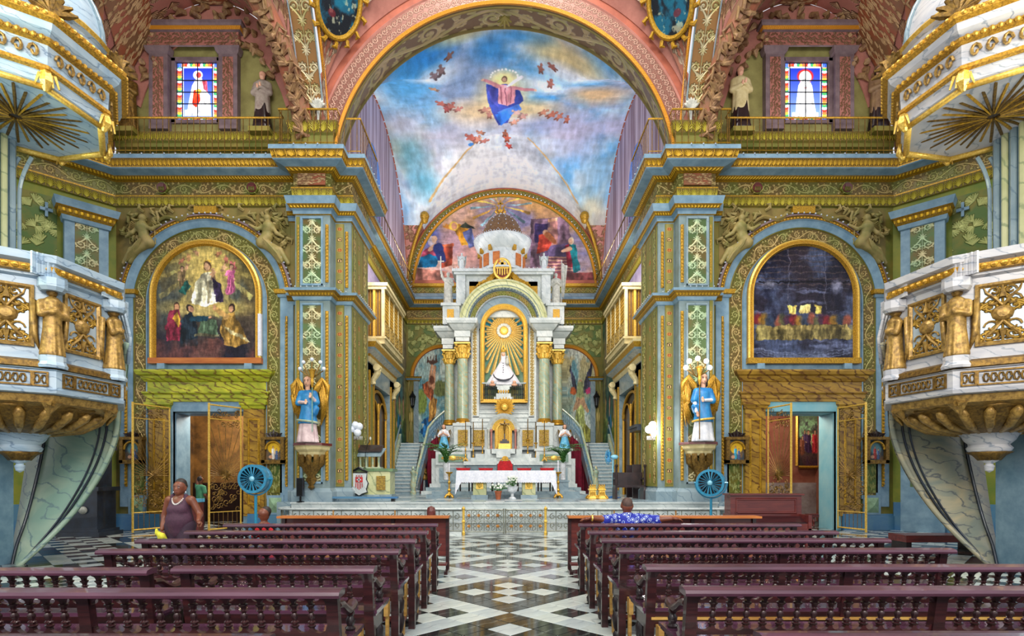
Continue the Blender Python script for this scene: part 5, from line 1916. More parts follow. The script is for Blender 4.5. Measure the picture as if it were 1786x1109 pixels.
# columns with gilded capitals
def column(cx,y,ps,s2,outer):
 r = 9.0 * KR if outer else 10.0 * KR
 zb,zt = RZ(738),RZ(624 if not outer else 629)
 c = thing  # (columns are parts of the altar)
 b = MB()
 b.lathe([(r * 1.0,zb + .25),(r,zb + 1.2),(r * .9,zt)],(cx,y,0),20)
 shaft = b.build('column_shaft',GREENM,ret,smooth=True,ang=40)
 b = MB()
 b.lathe([(r * 1.35,zb),(r * 1.35,zb + .08),(r * 1.2,zb + .1),(r * 1.3,zb + .14),(r * 1.1,zb + .18),(r * 1.15,zb + .24),(r,zb + .26)],(cx,y,0),20)
 b.build('column_base',GOLD,shaft,smooth=True,ang=40)
 b = MB()
 h = RZ(597 if not outer else 604) - zt
 b.lathe([(r * .92,zt),(r * 1.02,zt + .03),(r * .92,zt + .06),(r * 1.0,zt + h * .5),(r * 1.25,zt + h * .85),(r * 1.2,zt + h * .88)],(cx,y,0),16)
 for tier,(z,R,L) in enumerate(((zt + .08,.95,.22),(zt + h * .4,1.05,.26))):
  for k in range(8):
   an = k * PI / 4 + tier * PI / 8
   ca,sa = math.cos(an),math.sin(an)
   b.tube([(cx + r * R * ca,y + r * R * sa,z),(cx + r * (R + .12) * ca,y + r * (R + .12) * sa,z + L * .7),(cx + r * (R + .42) * ca,y + r * (R + .42) * sa,z + L),(cx + r * (R + .5) * ca,y + r * (R + .5) * sa,z + L * .75)],[.05,.06,.05,.02],5)
 for k in range(4):
  an = PI / 4 + k * PI / 2
  b.ball((cx + r * 1.5 * math.cos(an),y + r * 1.5 * math.sin(an),zt + h * .86),.075,8)
 b.box(cx - r * 1.4,cx + r * 1.4,y - r * 1.4,y + r * 1.4,zt + h * .92,zt + h)
 b.build('gilt_capital',GOLDB,shaft)

for s2 in (-1,1):
 column(RX(878) + s2 * 72 * KR,27.35,0,s2,False)
 column(RX(878) + s2 * 97.5 * KR,28.0,0,s2,True)
# wall behind columns and pilasters beside the niche
rpart('altar_wall',WHITE,[(795,836,27.9,28.9,560,742),(774,800,28.5,28.9,565,742)],True)
rpart('column_pedestal',WHITE,[(796,820,27.0,28.0,736,744),(768,795,27.6,28.6,740,786)],True)
b0 = None
for s2 in (-1,1):
 b = MB()
 xa,xb = RX(878) + s2 * 55 * KR,RX(878) + s2 * 47 * KR
 L = 4.9 / (.23 * 1.5)
 b.add([(xa,27.55,RZ(722)),(xb,27.55,RZ(722)),(xb,27.55,RZ(560)),(xa,27.55,RZ(560))],[(0,1,2,3)],0,[[(L,0),(L,1),(0,1),(0,0)]])
 b.build('gilt_carved_pilaster',carved('gilt_on_white','vine',(190,186,160),(216,176,84),metal=.3) if s2 < 0 else bpy.data.materials['gilt_on_white'],ret)
 rb_ = MB()
 rb_.box(min(xa,xb) - .06,max(xa,xb) + .1,27.56,28.4,RZ(742),RZ(558))
 rb_.build('pilaster_core',WHITE,ret)
# niche: gold frame, sky-blue back
zn = RZ(568)
ncx = RX(879)
mould('niche_frame',[(0,0),(0,.3),(.06,.34),(.1,.26),(.16,.24),(.2,.14),(.22,.0)],arch_path(ncx,zn,42 * KR,RZ(697),28),WXZ(27.6),[GOLD,GOLDB,GOLDB,GOLD,GOLDB,GOLD],ret)
mould('niche_sill',[(0,RZ(697) - .1),(.12,RZ(697) - .08),(.12,RZ(694)),(0,RZ(693))],[(ncx - 42 * KR,27.5),(ncx + 42 * KR,27.5)],HXY,GOLD,ret)
cv = Cv(256,512,(20,120,170)); cv.grad((30,150,190),(150,160,110)); cv.noise((226,190,90),4,5,.5,.62,.6,71,mask=np.clip((.7 - cv.Y) * 2,0,1)); cv.noise((226,232,230),4,4,.5,.7,.8,72,mask=np.clip((.34 - cv.Y) * 3,0,1))
cv.poly([(0,.93),(.5,.965),(1,.93),(1,.945),(.5,.98),(0,.945)],(120,40,40)); cv.poly([(0,.965),(.5,.985),(1,.965),(1,1),(0,1)],(40,130,110))
b = MB()
pl = [(ncx - 38 * KR,RZ(695)),(ncx + 38 * KR,RZ(695))] + arc(ncx,zn,38 * KR,0,PI,20)
b.prism(pl,lambda p,q: (p,28.15,q),lambda p,q: (p,28.2,q))
zt_,zb_ = zn + 38 * KR,RZ(695)
b.uv[0] = [((p - ncx) / (76 * KR) + .5,(q - zb_) / (zt_ - zb_)) for p,q in pl]
b.build('niche_back',painted('niche_painting',cv.image('niche_sky')),ret)
b = MB()
b.sweep([(0,0),(0,.55)],arch_path(ncx,zn,39 * KR,RZ(695),24),WXZ(28.15))
b.build('niche_reveal',GOLD,ret)
# great arch over the niche
zc = RZ(562)
mould('great_arch',[(0,0),(0,.75),(.1,.8),(.14,.72),(.28,.7),(.3,.64),(.4,.66),(.44,.5),(.45,.4)],arch_path(RX(878),zc,78 * KR,zc - .1,40,zc),WXZ(27.9),[CREAMM,CREAMM,CREAMM,CREAMM,GREYM,CREAMM,GREYM,GREYM],ret)
mould('gilt_arch_band',[(0,.4),(.03,.44),(.26,.44),(.3,.4),(.32,.3)],arch_path(RX(878),zc,61.5 * KR,zc - .1,40,zc),WXZ(27.9),[WHITE,MAT['vinegold'],WHITE,WHITE],ret)
b = MB()
b.prism([(RX(878) + 54 * KR * math.cos(PI * t / 24),zc + 54 * KR * math.sin(PI * t / 24)) for t in range(25)] + [(ncx - 41 * KR * math.cos(PI * t / 24),zn + 41 * KR * math.sin(PI * t / 24)) for t in range(25)],lambda p,q: (p,27.62,q),lambda p,q: (p,28.2,q))
b.build('arch_tympanum',GREYM,ret)
bulbs('arch_bulbs',[(RX(878) + r * KR * math.cos(PI * t / n),y,zc + r * KR * math.sin(PI * t / n)) for r,n,y in ((62.5,34,27.25),(51,28,27.4)) for t in range(n + 1)],.024,ret)
# entablature blocks over the columns
for s2 in (-1,1):
 for cx,y,w,p0 in ((72,27.0,12,557),(100,27.7,9,564)):
  x = RX(878) + s2 * cx * KR
  zb = RZ(594 if cx < 80 else 601)
  b = MB()
  hw = w * KR
  for k,(dz,dw) in enumerate(((0,0),(.2,.02),(.28,.05),(.5,.05),(.55,.12),(.62,.22),(.75,.30),(.78,.36),(.9,.4),(.92,.3))):
   pass
  pts = [(0,0),(.2,.0),(.22,.05),(.5,.05),(.55,.12),(.66,.22),(.78,.30),(.8,.38),(.93,.42),(RZ(p0) - zb,.42)]
  vs,fs = [],[]
  for dz,dw in pts:
   vs += [(x - hw - dw,y - dw + .1,zb + dz),(x + hw + dw,y - dw + .1,zb + dz),(x + hw + dw,28.8,zb + dz),(x - hw - dw,28.8,zb + dz)]
  for k in range(len(pts) - 1):
   for i in range(4):
    fs.append((k * 4 + i,k * 4 + (i + 1) % 4,k * 4 + 4 + (i + 1) % 4,k * 4 + 4 + i))
  fs.append((len(vs) - 4,len(vs) - 3,len(vs) - 2,len(vs) - 1)); fs.append((3,2,1,0))
  b.add(vs,fs)
  b.build('entablature_block',WHITE,ret)
  bulbs('cornice_bulbs',[(x - hw - .45 + i * (2 * hw + .9) / 7,y - .36,RZ(p0) + .02) for i in range(8)] + [(x + s2 * (hw + .47),y + .2 * i,RZ(p0)) for i in range(5)],.024,ret)
# pedestals for the outer statues, with gilt panels
rpart('attic_pedestal',WHITE,[(770,800,27.5,28.8,527,560),(767,803,27.4,28.8,523,528),(800,812,27.7,28.8,521,560)],True)
rpart('gilt_pedestal_panel',GOLDP,[(778,790,27.46,27.5,534,553)],True)
# attic behind the arch
rpart('attic_wall',WHITE,[(800,956,27.75,28.8,470,545)])
rpart('attic_pilaster',WHITE,[(794,810,27.55,28.8,472,524)],True)
rpart('attic_cornice',WHITE,[(787,969,27.35,28.9,463,468),(790,966,27.45,28.9,467,472)])
rpart('gilt_spandrel',GOLDP,[(817,833,27.7,27.76,482,508),(817,850,27.7,27.76,482,490)],True)
bulbs('attic_bulbs',[(RX(788 + i * 7.5),27.3,RZ(462.5)) for i in range(25) if not 850 < 788 + i * 7.5 < 905] + [(RX(px),27.5,RZ(472 + j * 6)) for px in (794,809,947,962) for j in range(9)] + [(RX(817 + k * 7),27.65,RZ(481)) for k in range(18) if not 845 < 817 + k * 7 < 910],.022,ret)
for s2 in (-1,1):
 b = MB()
 x0 = RX(878)
 for k in range(6):
  t = k / 5
  cx = x0 + s2 * (18 + 26 * t) * KR; cz = RZ(478 + 14 * t)
  b.tube([(cx + .17 * (1 - .5 * t) * math.cos(q * .55 * s2 + k),27.55,cz + .17 * (1 - .5 * t) * math.sin(q * .55 * s2 + k)) for q in range(11)],[.05] * 6 + [.06,.06,.05,.04,.03],5)
 b.tube([(x0 + s2 * 14 * KR,27.55,RZ(470)),(x0 + s2 * 28 * KR,27.55,RZ(484)),(x0 + s2 * 48 * KR,27.55,RZ(497))],[.16,.13,.04],6)
 b.build('gilt_volute_scroll',GOLDP,ret)
# crest
b = MB()
b.box(RX(863),RX(889),27.4,27.6,RZ(478),RZ(434)); b.build('crest_back_panel',GOLDP,ret)
bulbs('crest_bulbs',[(RX(863 + k * 5.2),27.38,RZ(433.5)) for k in range(6)] + [(RX(px),27.38,RZ(440 + j * 6)) for px in (862.5,889.5) for j in range(4)],.03,ret)
ox,oz = RX(876),RZ(466)
ov = [(ox + 14 * KR * math.cos(t * PI / 14),oz + 17.5 * KR * math.sin(t * PI / 14)) for t in range(29)]
b = MB(); b.prism(ov[:-1],lambda p,q: (p,27.2,q),lambda p,q: (p,27.4,q)); b.build('crest_shield',flat('crest_dark_red',(120,34,24),.4),ret)
b = MB(); b.tube([(p,27.2,q) for p,q in ov],.07,8,cap=False); b.build('crest_rim',GOLDB,ret)
b = MB()
for k in range(5):
 x = ox + (k - 2) * 4.2 * KR
 b.box(x - .03,x + .03,27.13,27.2,RZ(478 - abs(k - 2) * 1.2),RZ(465))
b.box(ox - 11 * KR,ox + 11 * KR,27.15,27.2,RZ(466),RZ(463.5))
for w_,h_ in ((.13,.36),(.36,.13)):
 b.box(ox - w_ / 2,ox + w_ / 2,27.12,27.2,RZ(458) - h_ / 2,RZ(458) + h_ / 2)
b.build('crest_bars_and_cross',GOLDB,ret)
b = MB()
b.box(ox - .28,ox + .28,27.25,27.4,RZ(448.5),RZ(446))
for k in range(5):
 x = ox + (k - 2) * .13
 b.tube([(x * 1.0,27.3,RZ(446)),(x + (k - 2) * .02,27.3,RZ(438 - (2 - abs(k - 2))))],[.06,.025],6); b.ball((x + (k - 2) * .02,27.3,RZ(437 - (2 - abs(k - 2)))),.04,6,0,4)
b.build('crest_crown',GOLDB,ret)
# domed drum
YD = 28.3
DX = RX(876)
b = MB(); b.lathe([(43 * KR,RZ(463)),(43 * KR,RZ(460)),(40 * KR,RZ(459)),(40 * KR,RZ(428)),(45 * KR,RZ(424)),(50 * KR,RZ(410,26.9)),(52 * KR,RZ(406,26.9)),(52 * KR,RZ(402,26.9)),(38 * KR,RZ(402,26.9) + .05)],(DX,YD,0),32)
b.build('dome_drum',WHITE,ret,smooth=True,ang=35)
ZDM = RZ(402,26.9)
HDM = RZ(376,28.3) - ZDM
b = MB(); b.lathe([(38 * KR * math.cos(t * PI / 2 / 9),ZDM + HDM * math.sin(t * PI / 2 / 9)) for t in range(10)],(DX,YD,0),24)
b.build('dome',flat('brown_gold_dome_shell',(132,100,62),.5,.1,(96,66,40),9,.3),ret,smooth=True,ang=60)
bl = []
for k in range(8):
 an = PI * (k + .5) / 8 + PI
 bl += [(DX + 39 * KR * math.cos(t) * math.cos(an),YD + 39 * KR * math.cos(t) * math.sin(an),ZDM + (HDM + .03) * math.sin(t)) for t in [q * PI / 2 / 8 for q in range(9)]]
bl += [(DX + r * KR * math.cos(an),YD + r * KR * math.sin(an),RZ(p,26.9)) for r,p,n in ((52.5,401,34),) for an in [PI + PI * q / n for q in range(n + 1)]]
bulbs('dome_bulbs',bl,.026,ret)
for k in range(7):
 an = PI + PI * k / 6
 if k in (1,2,4,5,0,6):
  b = MB(); q = Matrix.Translation((DX + 41 * KR * math.cos(an),YD + 41 * KR * math.sin(an),RZ(424))) @ Matrix.Rotation(an,4,'Z')
  b.box(-.05,.12,-.08,.08,-.22,.22,0,q); b.build('drum_bracket',GOLDP,ret)
  b = MB(); q = Matrix.Translation((DX + 40 * KR * math.cos(an + .26),YD + 40 * KR * math.sin(an + .26),RZ(446))) @ Matrix.Rotation(an + .26,4,'Z')
  b.box(-.05,.05,-.17,.17,-.3,.3,0,q); b.build('drum_window',WOODO,ret)
b = MB()
b.lathe([(.1,0),(.22,.1),(.1,.2),(.16,.3),(.05,.38)],(DX - .1,YD,ZDM + HDM - .05),10)
ZF = ZDM + HDM + .25
b.box(DX - .13,DX - .07,YD - .03,YD + .03,ZF,ZF + .55); b.box(DX - .25,DX + .05,YD - .03,YD + .03,ZF + .33,ZF + .4)
for s2 in (-1,1):
 b.tube([(DX - .1 + s2 * .08,YD,ZF - .2),(DX - .1 + s2 * .24,YD,ZF - .05),(DX - .1 + s2 * .14,YD,ZF + .15),(DX - .1 + s2 * .26,YD,ZF + .3)],[.06,.07,.05,.02],6)
b.build('finial_cross',GOLD,ret)
# gold rays round a white sun face
sun = thing('sunburst','gold sunburst of long rays round a pale face behind the robed statue','sunburst',(ncx,27.95,RZ(568)))
so = (ncx,27.98,RZ(568))
for k in range(44):
 an = 2 * PI * k / 44 + .02
 L = 34 if k % 2 == 0 else 27
 dx,dz = math.cos(an),math.sin(an)
 mx = L * KR
 if abs(dx) > .05: mx = min(mx * 3,36 * KR / abs(dx)) if dz < .35 else min(mx * 1.1,36 * KR / abs(dx))
 if dz < -.75: mx = 95 * KR * (1 if k % 2 else .85)
 if mx * abs(dx) > 36.5 * KR: mx = 36.5 * KR / abs(dx)
 if mx * -dz > 100 * KR: mx = 100 * KR
 mx *= (1 if k % 2 == 0 else .86)
 w = .03 + mx * .03
 b = MB()
 nx,nz = -dz,dx
 b.add([(so[0] + dx * .25 - nx * .02,so[1],so[2] + dz * .25 - nz * .02),(so[0] + dx * .25 + nx * .02,so[1],so[2] + dz * .25 + nz * .02),(so[0] + dx * mx + nx * w,so[1],so[2] + dz * mx + nz * w),(so[0] + dx * mx - nx * w,so[1],so[2] + dz * mx - nz * w),
  (so[0] + dx * .25,so[1] - .05,so[2] + dz * .25),(so[0] + dx * mx * 1.03,so[1] - .06,so[2] + dz * mx * 1.03)],[(0,4,5,3),(4,1,2,5),(0,3,5),(0,1,4)])
 b.build('ray',bpy.data.materials.get('pale_gold_rays') or flat('pale_gold_rays',(252,226,150),.35,.15,(226,180,84),12,.1),sun)
b = MB()
for k in range(16):
 an = k * PI / 8
 b.ball((so[0] + .3 * math.cos(an),so[1] - .08,so[2] + .3 * math.sin(an)),(.09,.05,.09),8,0,5)
b.build('cloud_ring',STONE,sun)
b = MB()
b.ball((so[0],so[1] - .08,so[2]),(.22,.12,.23),14,0,10)
b.ball((so[0],so[1] - .2,so[2] - .01),(.03,.04,.05),6,0,4)
for s2 in (-1,1):
 b.ball((so[0] + s2 * .075,so[1] - .18,so[2] + .06),(.03,.02,.015),6,0,4)
b.tube([(so[0] - .06,so[1] - .17,so[2] - .1),(so[0],so[1] - .19,so[2] - .12),(so[0] + .06,so[1] - .17,so[2] - .1)],.012,4)
b.build('sun_face',GOLDB,sun)

# ------------------------------------------------------------------ robed statue of the niche
vx = RX(878)
vg = thing('robed_statue','small crowned statue in a wide white cape holding a child, inside the gold niche','statue',(vx,27.75,RZ(669)))
hh = RZ(608) - RZ(669)
blob('white_cape',[((0,0,.06),(0,0,hh * .78),.9,.10,dict(flat=(1,1.9,1.0),fold=(14,.05))),((0,0,hh * .7),(0,0,hh * .82),.17,.12)],CLOTH,vg,.035,.05,zmin=0)
blob('head',[((0,-.05,hh * .9),(0,-.05,hh * .93),.085,.09),((0,-.13,hh * .9),(0,-.14,hh * .9),.02,.015)],SKIN,vg,.018,.02)
blob('veil',[((0,.02,hh * .82),(0,.03,hh * .97),.14,.11)],CLOTH,vg,.025,.03)
b = MB()
b.lathe([(.09,0),(.12,.06),(.15,.12),(.1,.13)],(0,-.02,hh * .99),10)
for k in range(6):
 an = k * PI / 3
 b.tube([(.13 * math.cos(an),-.02 + .13 * math.sin(an),hh * .99 + .1),(.1 * math.cos(an),-.02 + .1 * math.sin(an),hh * .99 + .22),(0,-.02,hh * .99 + .28)],.02,5)
b.ball((0,-.02,hh + .3),.04)
b.build('gold_crown',GOLDB,vg,local=True)
blob('child',[((.2,-.22,hh * .66),(.2,-.22,hh * .78),.1,.06),((.2,-.24,hh * .83),(.2,-.24,hh * .84),.055,.055)],STONE,vg,.02,.02)
b = MB()
b.tube([(.5 * math.cos(t * PI / 12 + PI),-.62 + .1 * math.sin(t * PI / 12),.42 + .32 * math.sin(t * PI / 12 + PI) + .1) for t in range(13)],[.01] + [.03] * 3 + [.05] * 5 + [.03] * 3 + [.01],6)
b.build('silver_crescent',flat('dark_silver',(90,92,104),.3,.7),vg,local=True)
b = MB()
for k in range(5):
 b.ball((-.02 + .015 * (k % 2),-.3 - .04 * k,hh * .64 - k * .12),.028,6,0,4)
b.build('breast_ornaments',WOODK,vg,local=True)
for s2 in (-1,1):
 b = MB()
 b.ball((s2 * .55,-.45,.12),.09); b.ball((s2 * .55,-.42,.0),(.16,.1,.08))
 b.build('cherub_head',SKIN,vg,local=True)
ped = thing('statue_pedestal','carved white stepped pedestal beneath the white-caped statue','pedestal',(vx,27.6,RZ(694)))
b = MB()
zz = RZ(694)
for (w_,p0,p1) in ((17,690,694),(13,684,690),(9,677,684),(11,672,677),(14,669,672)):
 b.box(vx - w_ * KR,vx + w_ * KR,27.35,28.0,RZ(p1),RZ(p0))
b.build('pedestal_block',WHITE,ped)
b = MB()
for k in range(5):
 b.ball((vx + (k - 2) * .12,27.33,RZ(681)),(.05,.04,.09),6,0,4)
b.build('pedestal_carving',GOLD,ped)
bal = thing('niche_balustrade','blue-grey iron balustrade across the foot of the gold niche','balustrade',(ncx,27.3,RZ(695)))
b = MB()
for k in range(21):
 x = ncx + (k - 10) * 3.6 * KR
 if abs(x - ncx) < 14 * KR: continue
 b.tube([(x,27.35,RZ(694)),(x,27.35,RZ(668))],.015,4)
iron_scrolls(b,ncx - 37 * KR,ncx - 16 * KR,27.35,RZ(693),RZ(669),.3,.014); iron_scrolls(b,ncx + 16 * KR,ncx + 37 * KR,27.35,RZ(693),RZ(669),.3,.014)
b.build('iron_bars',DARKB,bal)['kind'] = 'stuff'
b = MB()
for s2 in (-1,1):
 b.box(ncx + s2 * 14 * KR - .02,ncx + s2 * 38 * KR + .02,27.3,27.4,RZ(667),RZ(665)) if s2 > 0 else b.box(ncx - 38 * KR - .02,ncx - 14 * KR + .02,27.3,27.4,RZ(667),RZ(665))
b.build('top_rail',GREYM,bal)

# ------------------------------------------------------------------ altar table, cloth, chairs, candlesticks, flowers
YA = 20.0
KA = YA / F
tb = thing('altar_table','marble altar table on two gilt-panelled pedestals in the middle of the sanctuary','table',(0,YA,ZP))
for s2,px in ((-1,837),(1,922)):
 x = PX(px,YA)
 b = MB(); b.box(x - .30,x + .30,YA - .28,YA + .4,ZP,ZP + .14); b.build('foot',GREYM,tb)
 b = MB(); b.box(x - .24,x + .24,YA - .2,YA + .34,ZP + .14,ZP + .95); b.build('pedestal',CREAMM,tb)
 b = MB(); b.box(x - .13,x + .13,YA - .225,YA - .2,ZP + .35,ZP + .75)
 for q in range(9):
  b.tube([(x + .08 * math.cos(q * .7),YA - .24,ZP + .55 + .15 * math.sin(q * .7)),(x,YA - .26,ZP + .55)],[.03,.045],5)
 b.build('gilt_relief',GOLDB,tb)
b = MB(); b.box(-1.55,1.66,YA - .38,YA + .5,ZP + .93,ZP + 1.0); b.build('table_top',WHITE,tb)
cl = thing('altar_cloth','long white linen cloth with scalloped hem over the altar table','tablecloth',(0,YA,ZP + 1.01))
b = MB()
def clothf(u,v):
 x = -1.72 + 3.55 * u
 ends = max(0,1 - u / .06,1 - (1 - u) / .06)
 drop = v
 y = YA - .42 - .05 * math.sin(u * 60) * drop * .5 - .02 * drop
 sc = .02 * abs(math.sin(u * PI * 44)) * (v > .95)
 return (x + (.1 * drop * (u - .5)) ,y,ZP + 1.02 - (.42 + sc) * drop - (.45 * ends * drop))
b.grid(clothf,176,8)
b.grid(lambda u,v: (-1.72 + 3.55 * u,YA - .42 + .96 * v,ZP + 1.02 + .002),4,2)
b.build('draped_cloth',CLOTH,cl,smooth=False)

def lay_chair(kind):
 g = MB()
 if kind == 'arch':
  pass

b = MB(); b.box(-3.0,3.1,20.9,25.2,ZP,ZP + .12); b.box(-2.8,2.9,21.1,25.2,ZP + .12,ZP + .24); b.build('altar_dais',GREYM,pf)
chairs = [(-1.55,21.4,.35,'left'),(-.72,21.6,.1,''),(.76,21.6,-.1,''),(1.6,21.4,-.35,'')]
labs = ['red upholstered sanctuary chair at the left end behind the altar cloth','red-backed sanctuary chair behind the altar, just left of the tall throne chair','red-backed sanctuary chair behind the altar, just right of the tall throne chair','red upholstered sanctuary chair at the right end behind the altar cloth']
for (x,y,r,_),lb in zip(chairs,labs):
 t = thing('sanctuary_chair',lb,'chair',(x,y,ZP + .24),r,'red chairs behind the altar')
 t.scale = (1,1,.8)
 for q in ((-.24,-.2),(.24,-.2),(-.24,.22),(.24,.22)):
  b = MB(); b.box(q[0] - .025,q[0] + .025,q[1] - .025,q[1] + .025,0,.45 if q[1] < 0 else 1.1); b.build('leg',WOODK,t,local=True)
 b = MB(); b.box(-.27,.27,-.25,.23,.42,.52); b.build('seat',RED,t,local=True)
 b = MB(); b.box(-.25,.25,.19,.25,.62,1.12); b.box(-.29,.29,.2,.24,1.08,1.14); b.build('backrest',RED,t,local=True)
t = thing('throne_chair','tall arched red throne chair with gilt round crest at the centre behind the altar','chair',(.02,21.9,ZP + .24))
t.scale = (1,1,.87)
for q in ((-.3,-.25),(.3,-.25),(-.3,.25),(.3,.25)):
 b = MB(); b.box(q[0] - .035,q[0] + .035,q[1] - .035,q[1] + .035,0,.5 if q[1] < 0 else 1.25); b.build('leg',WOODK,t,local=True)
b = MB(); b.box(-.33,.33,-.3,.28,.45,.58); b.build('seat',RED,t,local=True)
b = MB(); b.prism([(-.3,.6),(.3,.6),(.3,1.2),(.22,1.38),(-.22,1.38),(-.3,1.2)],lambda p,q: (p,.2,q),lambda p,q: (p,.28,q)); b.build('backrest',RED,t,local=True)
b = MB(); b.lathe([(.0,-.03),(.13,-.03),(.13,.03),(0,.03)],(0,0,0),14)
b.v = [(x,.24 + z,1.48 + y) for x,y,z in b.v]; b.tube([(-.2,.24,1.4),(0,.24,1.5),(.2,.24,1.4)],.04,6); b.build('gilt_crest',GOLDP,t,local=True)

def candlestick(loc,h,label,group,big=False,candle=.3):
 t = thing('candlestick',label,'candlestick',loc,0,group)
 b = MB()
 w = .12 if not big else .17
 for k in range(3):
  an = PI / 2 + k * 2 * PI / 3
  b.tube([(0,0,h * .16),(w * .7 * math.cos(an),w * .7 * math.sin(an),h * .1),(w * math.cos(an),w * math.sin(an),.02)],[w * .35,w * .3,w * .22],6)
  b.ball((w * 1.05 * math.cos(an),w * 1.05 * math.sin(an),w * .2),w * .2,6,0,4)
 b.lathe([(w * .5,h * .1),(w * .35,h * .2),(w * .2,h * .24)],(0,0,0),10)
 b.build('claw_foot',GOLD,t,local=True)
 b = MB()
 b.lathe([(w * .18,h * .22),(w * .45,h * .3),(w * .2,h * .36),(w * .16,h * .5),(w * .34,h * .6),(w * .15,h * .66),(w * .14,h * .82),(w * .3,h * .86),(w * .2,h * .9)],(0,0,0),10)
 b.build('turned_stem',GOLD,t,local=True)
 b = MB(); b.lathe([(w * .2,h * .9),(w * .75,h * .96),(w * .8,h),(w * .2,h * .97)],(0,0,0),12); b.build('drip_pan',GOLD,t,local=True)
 if candle:
  b = MB(); b.lathe([(.022,h * .96),(.022,h + candle),(.004,h + candle + .01)],(0,0,0),8); b.build('candle',CLOTH if big else BRONZE,t,local=True)
 return t

YS = 25.9
zs_ = RZ(806,YS) + .0
for px,py,lb in ((812,797,'gilt candlestick nearest the left kneeling angel, lowest of the left three'),(825.5,783,'middle gilt candlestick of the three left of the tabernacle'),(841.5,777,'gilt candlestick left of the tabernacle and nearest to it'),
    (920.5,777,'gilt candlestick right of the tabernacle and nearest to it'),(934.5,783,'middle gilt candlestick of the three right of the tabernacle'),(949.5,797,'gilt candlestick nearest the right kneeling angel, lowest of the right three')):
 yy = {797: 26.05,783: 26.6,777: 26.85}[py]
 base = {797: PZ(812,26.05),783: PZ(806,26.6),777: PZ(800,26.85)}[py]
 if py == 797: base = RZ(806)
 candlestick((PX(px,yy),yy,base),.95,lb,'gilt candlesticks on the high altar',False,1.0)
candlestick((PX(783.5,20.6),20.6,ZP),.98,'tall gilt floor candlestick with white candle at the left end of the altar table','floor candlesticks',True,.32)
candlestick((PX(973.5,20.6),20.6,ZP),.98,'tall gilt floor candlestick with white candle at the right end of the altar table','floor candlesticks',True,.42)

# crucifix in front of the tabernacle
t = thing('crucifix','dark crucifix standing before the gold tabernacle door','crucifix',(RX(880),26.85,RZ(784)))
b = MB(); b.box(-.3,.3,-.12,.12,0,.28); b.build('plinth',GOLDB,t,local=True)
b = MB(); b.box(-.22,.22,-.08,.08,.28,.42); b.box(-.12,.12,-.07,.07,.42,.5); b.box(-.03,.03,-.02,.02,.5,1.42); b.box(-.24,.24,-.02,.02,1.22,1.27); b.build('cross',WOODK,t,local=True)
blob('figure',[((0,-.05,.8),(0,-.05,1.0),.03,.04),((0,-.05,1.0),(0,-.05,1.2),.045,.055),((0,-.06,1.3),(0,-.06,1.31),.04,.04),((-.03,-.05,1.2),(-.22,-.04,1.27),.025,.015),((.03,-.05,1.2),(.22,-.04,1.27),.025,.015)],BRONZE,t,.012,.015)

# flowers
def leafy(b,x0,pts_seed,n,L,up,w=.02):
 r = random.Random(pts_seed)
 for k in range(n):
  an = r.uniform(0,2 * PI); l = L * r.uniform(.7,1.1)
  pts = [(x0[0] + l * t * math.cos(an) * (.3 + .7 * t),x0[1] + l * t * math.sin(an) * (.3 + .7 * t) * .7,x0[2] + up * l * t * (1.2 - .75 * t)) for t in (0,.25,.5,.75,1)]
  b.tube(pts,[.008,.007,.006,.005,.002],4,cap=False)
  for i in range(1,5):
   for j in range(3):
    t = (j / 3)
    p = Vector(pts[i - 1]).lerp(Vector(pts[i]),t); d = (Vector(pts[i]) - Vector(pts[i - 1])).normalized()
    sd = d.cross(Vector((0,0,1))).normalized()
    for s2 in (-1,1):
     q = p + (sd * s2 + d * .6) * .11 * (1.2 - i * .17) - Vector((0,0,.02))
     b.add([p,p.lerp(q,.5) + d * w,q,p.lerp(q,.5) - d * w],[(0,1,2,3)])

GREENL = flat('palm_green',(70,120,50),.5,0,(36,84,34),6,.05)
for s2,px,lb in ((-1,778,'tall white vase of palm fronds left of the altar table'),(1,982,'tall white vase of palm fronds right of the altar table')):
 y = 22.3
 t = thing('palm_vase',lb,'vase',(PX(px,y),y,ZP + .66),0,'palm vases')
 b = MB(); b.lathe([(.08,0),(.11,.03),(.1,.3),(.13,.62),(.14,.7),(.12,.68)],(0,0,0),12); b.build('vase',flat('white_porcelain',(226,230,236),.25),t,local=True) if s2 < 0 else b.build('vase',bpy.data.materials['white_porcelain'],t,local=True)
 b = MB(); leafy(b,(0,0,.66),3 + s2,30,.95,1.7,.032)
 b.build('palm_fronds',GREENL,t,local=True)['kind'] = 'stuff'
 st = thing('vase_stand','grey marble block under the palm vase %s of the altar' % ('left' if s2 < 0 else 'right'),'stand',(PX(px,y),y,ZP + .24),0,'marble blocks under the vases')
 b = MB(); b.box(-.2,.2,-.2,.2,0,.36); b.box(-.24,.24,-.24,.24,.36,.42); b.build('block',GREYM,st,local=True)
WF = flat('white_petals',(236,238,230),.6,0,(206,214,200),20)
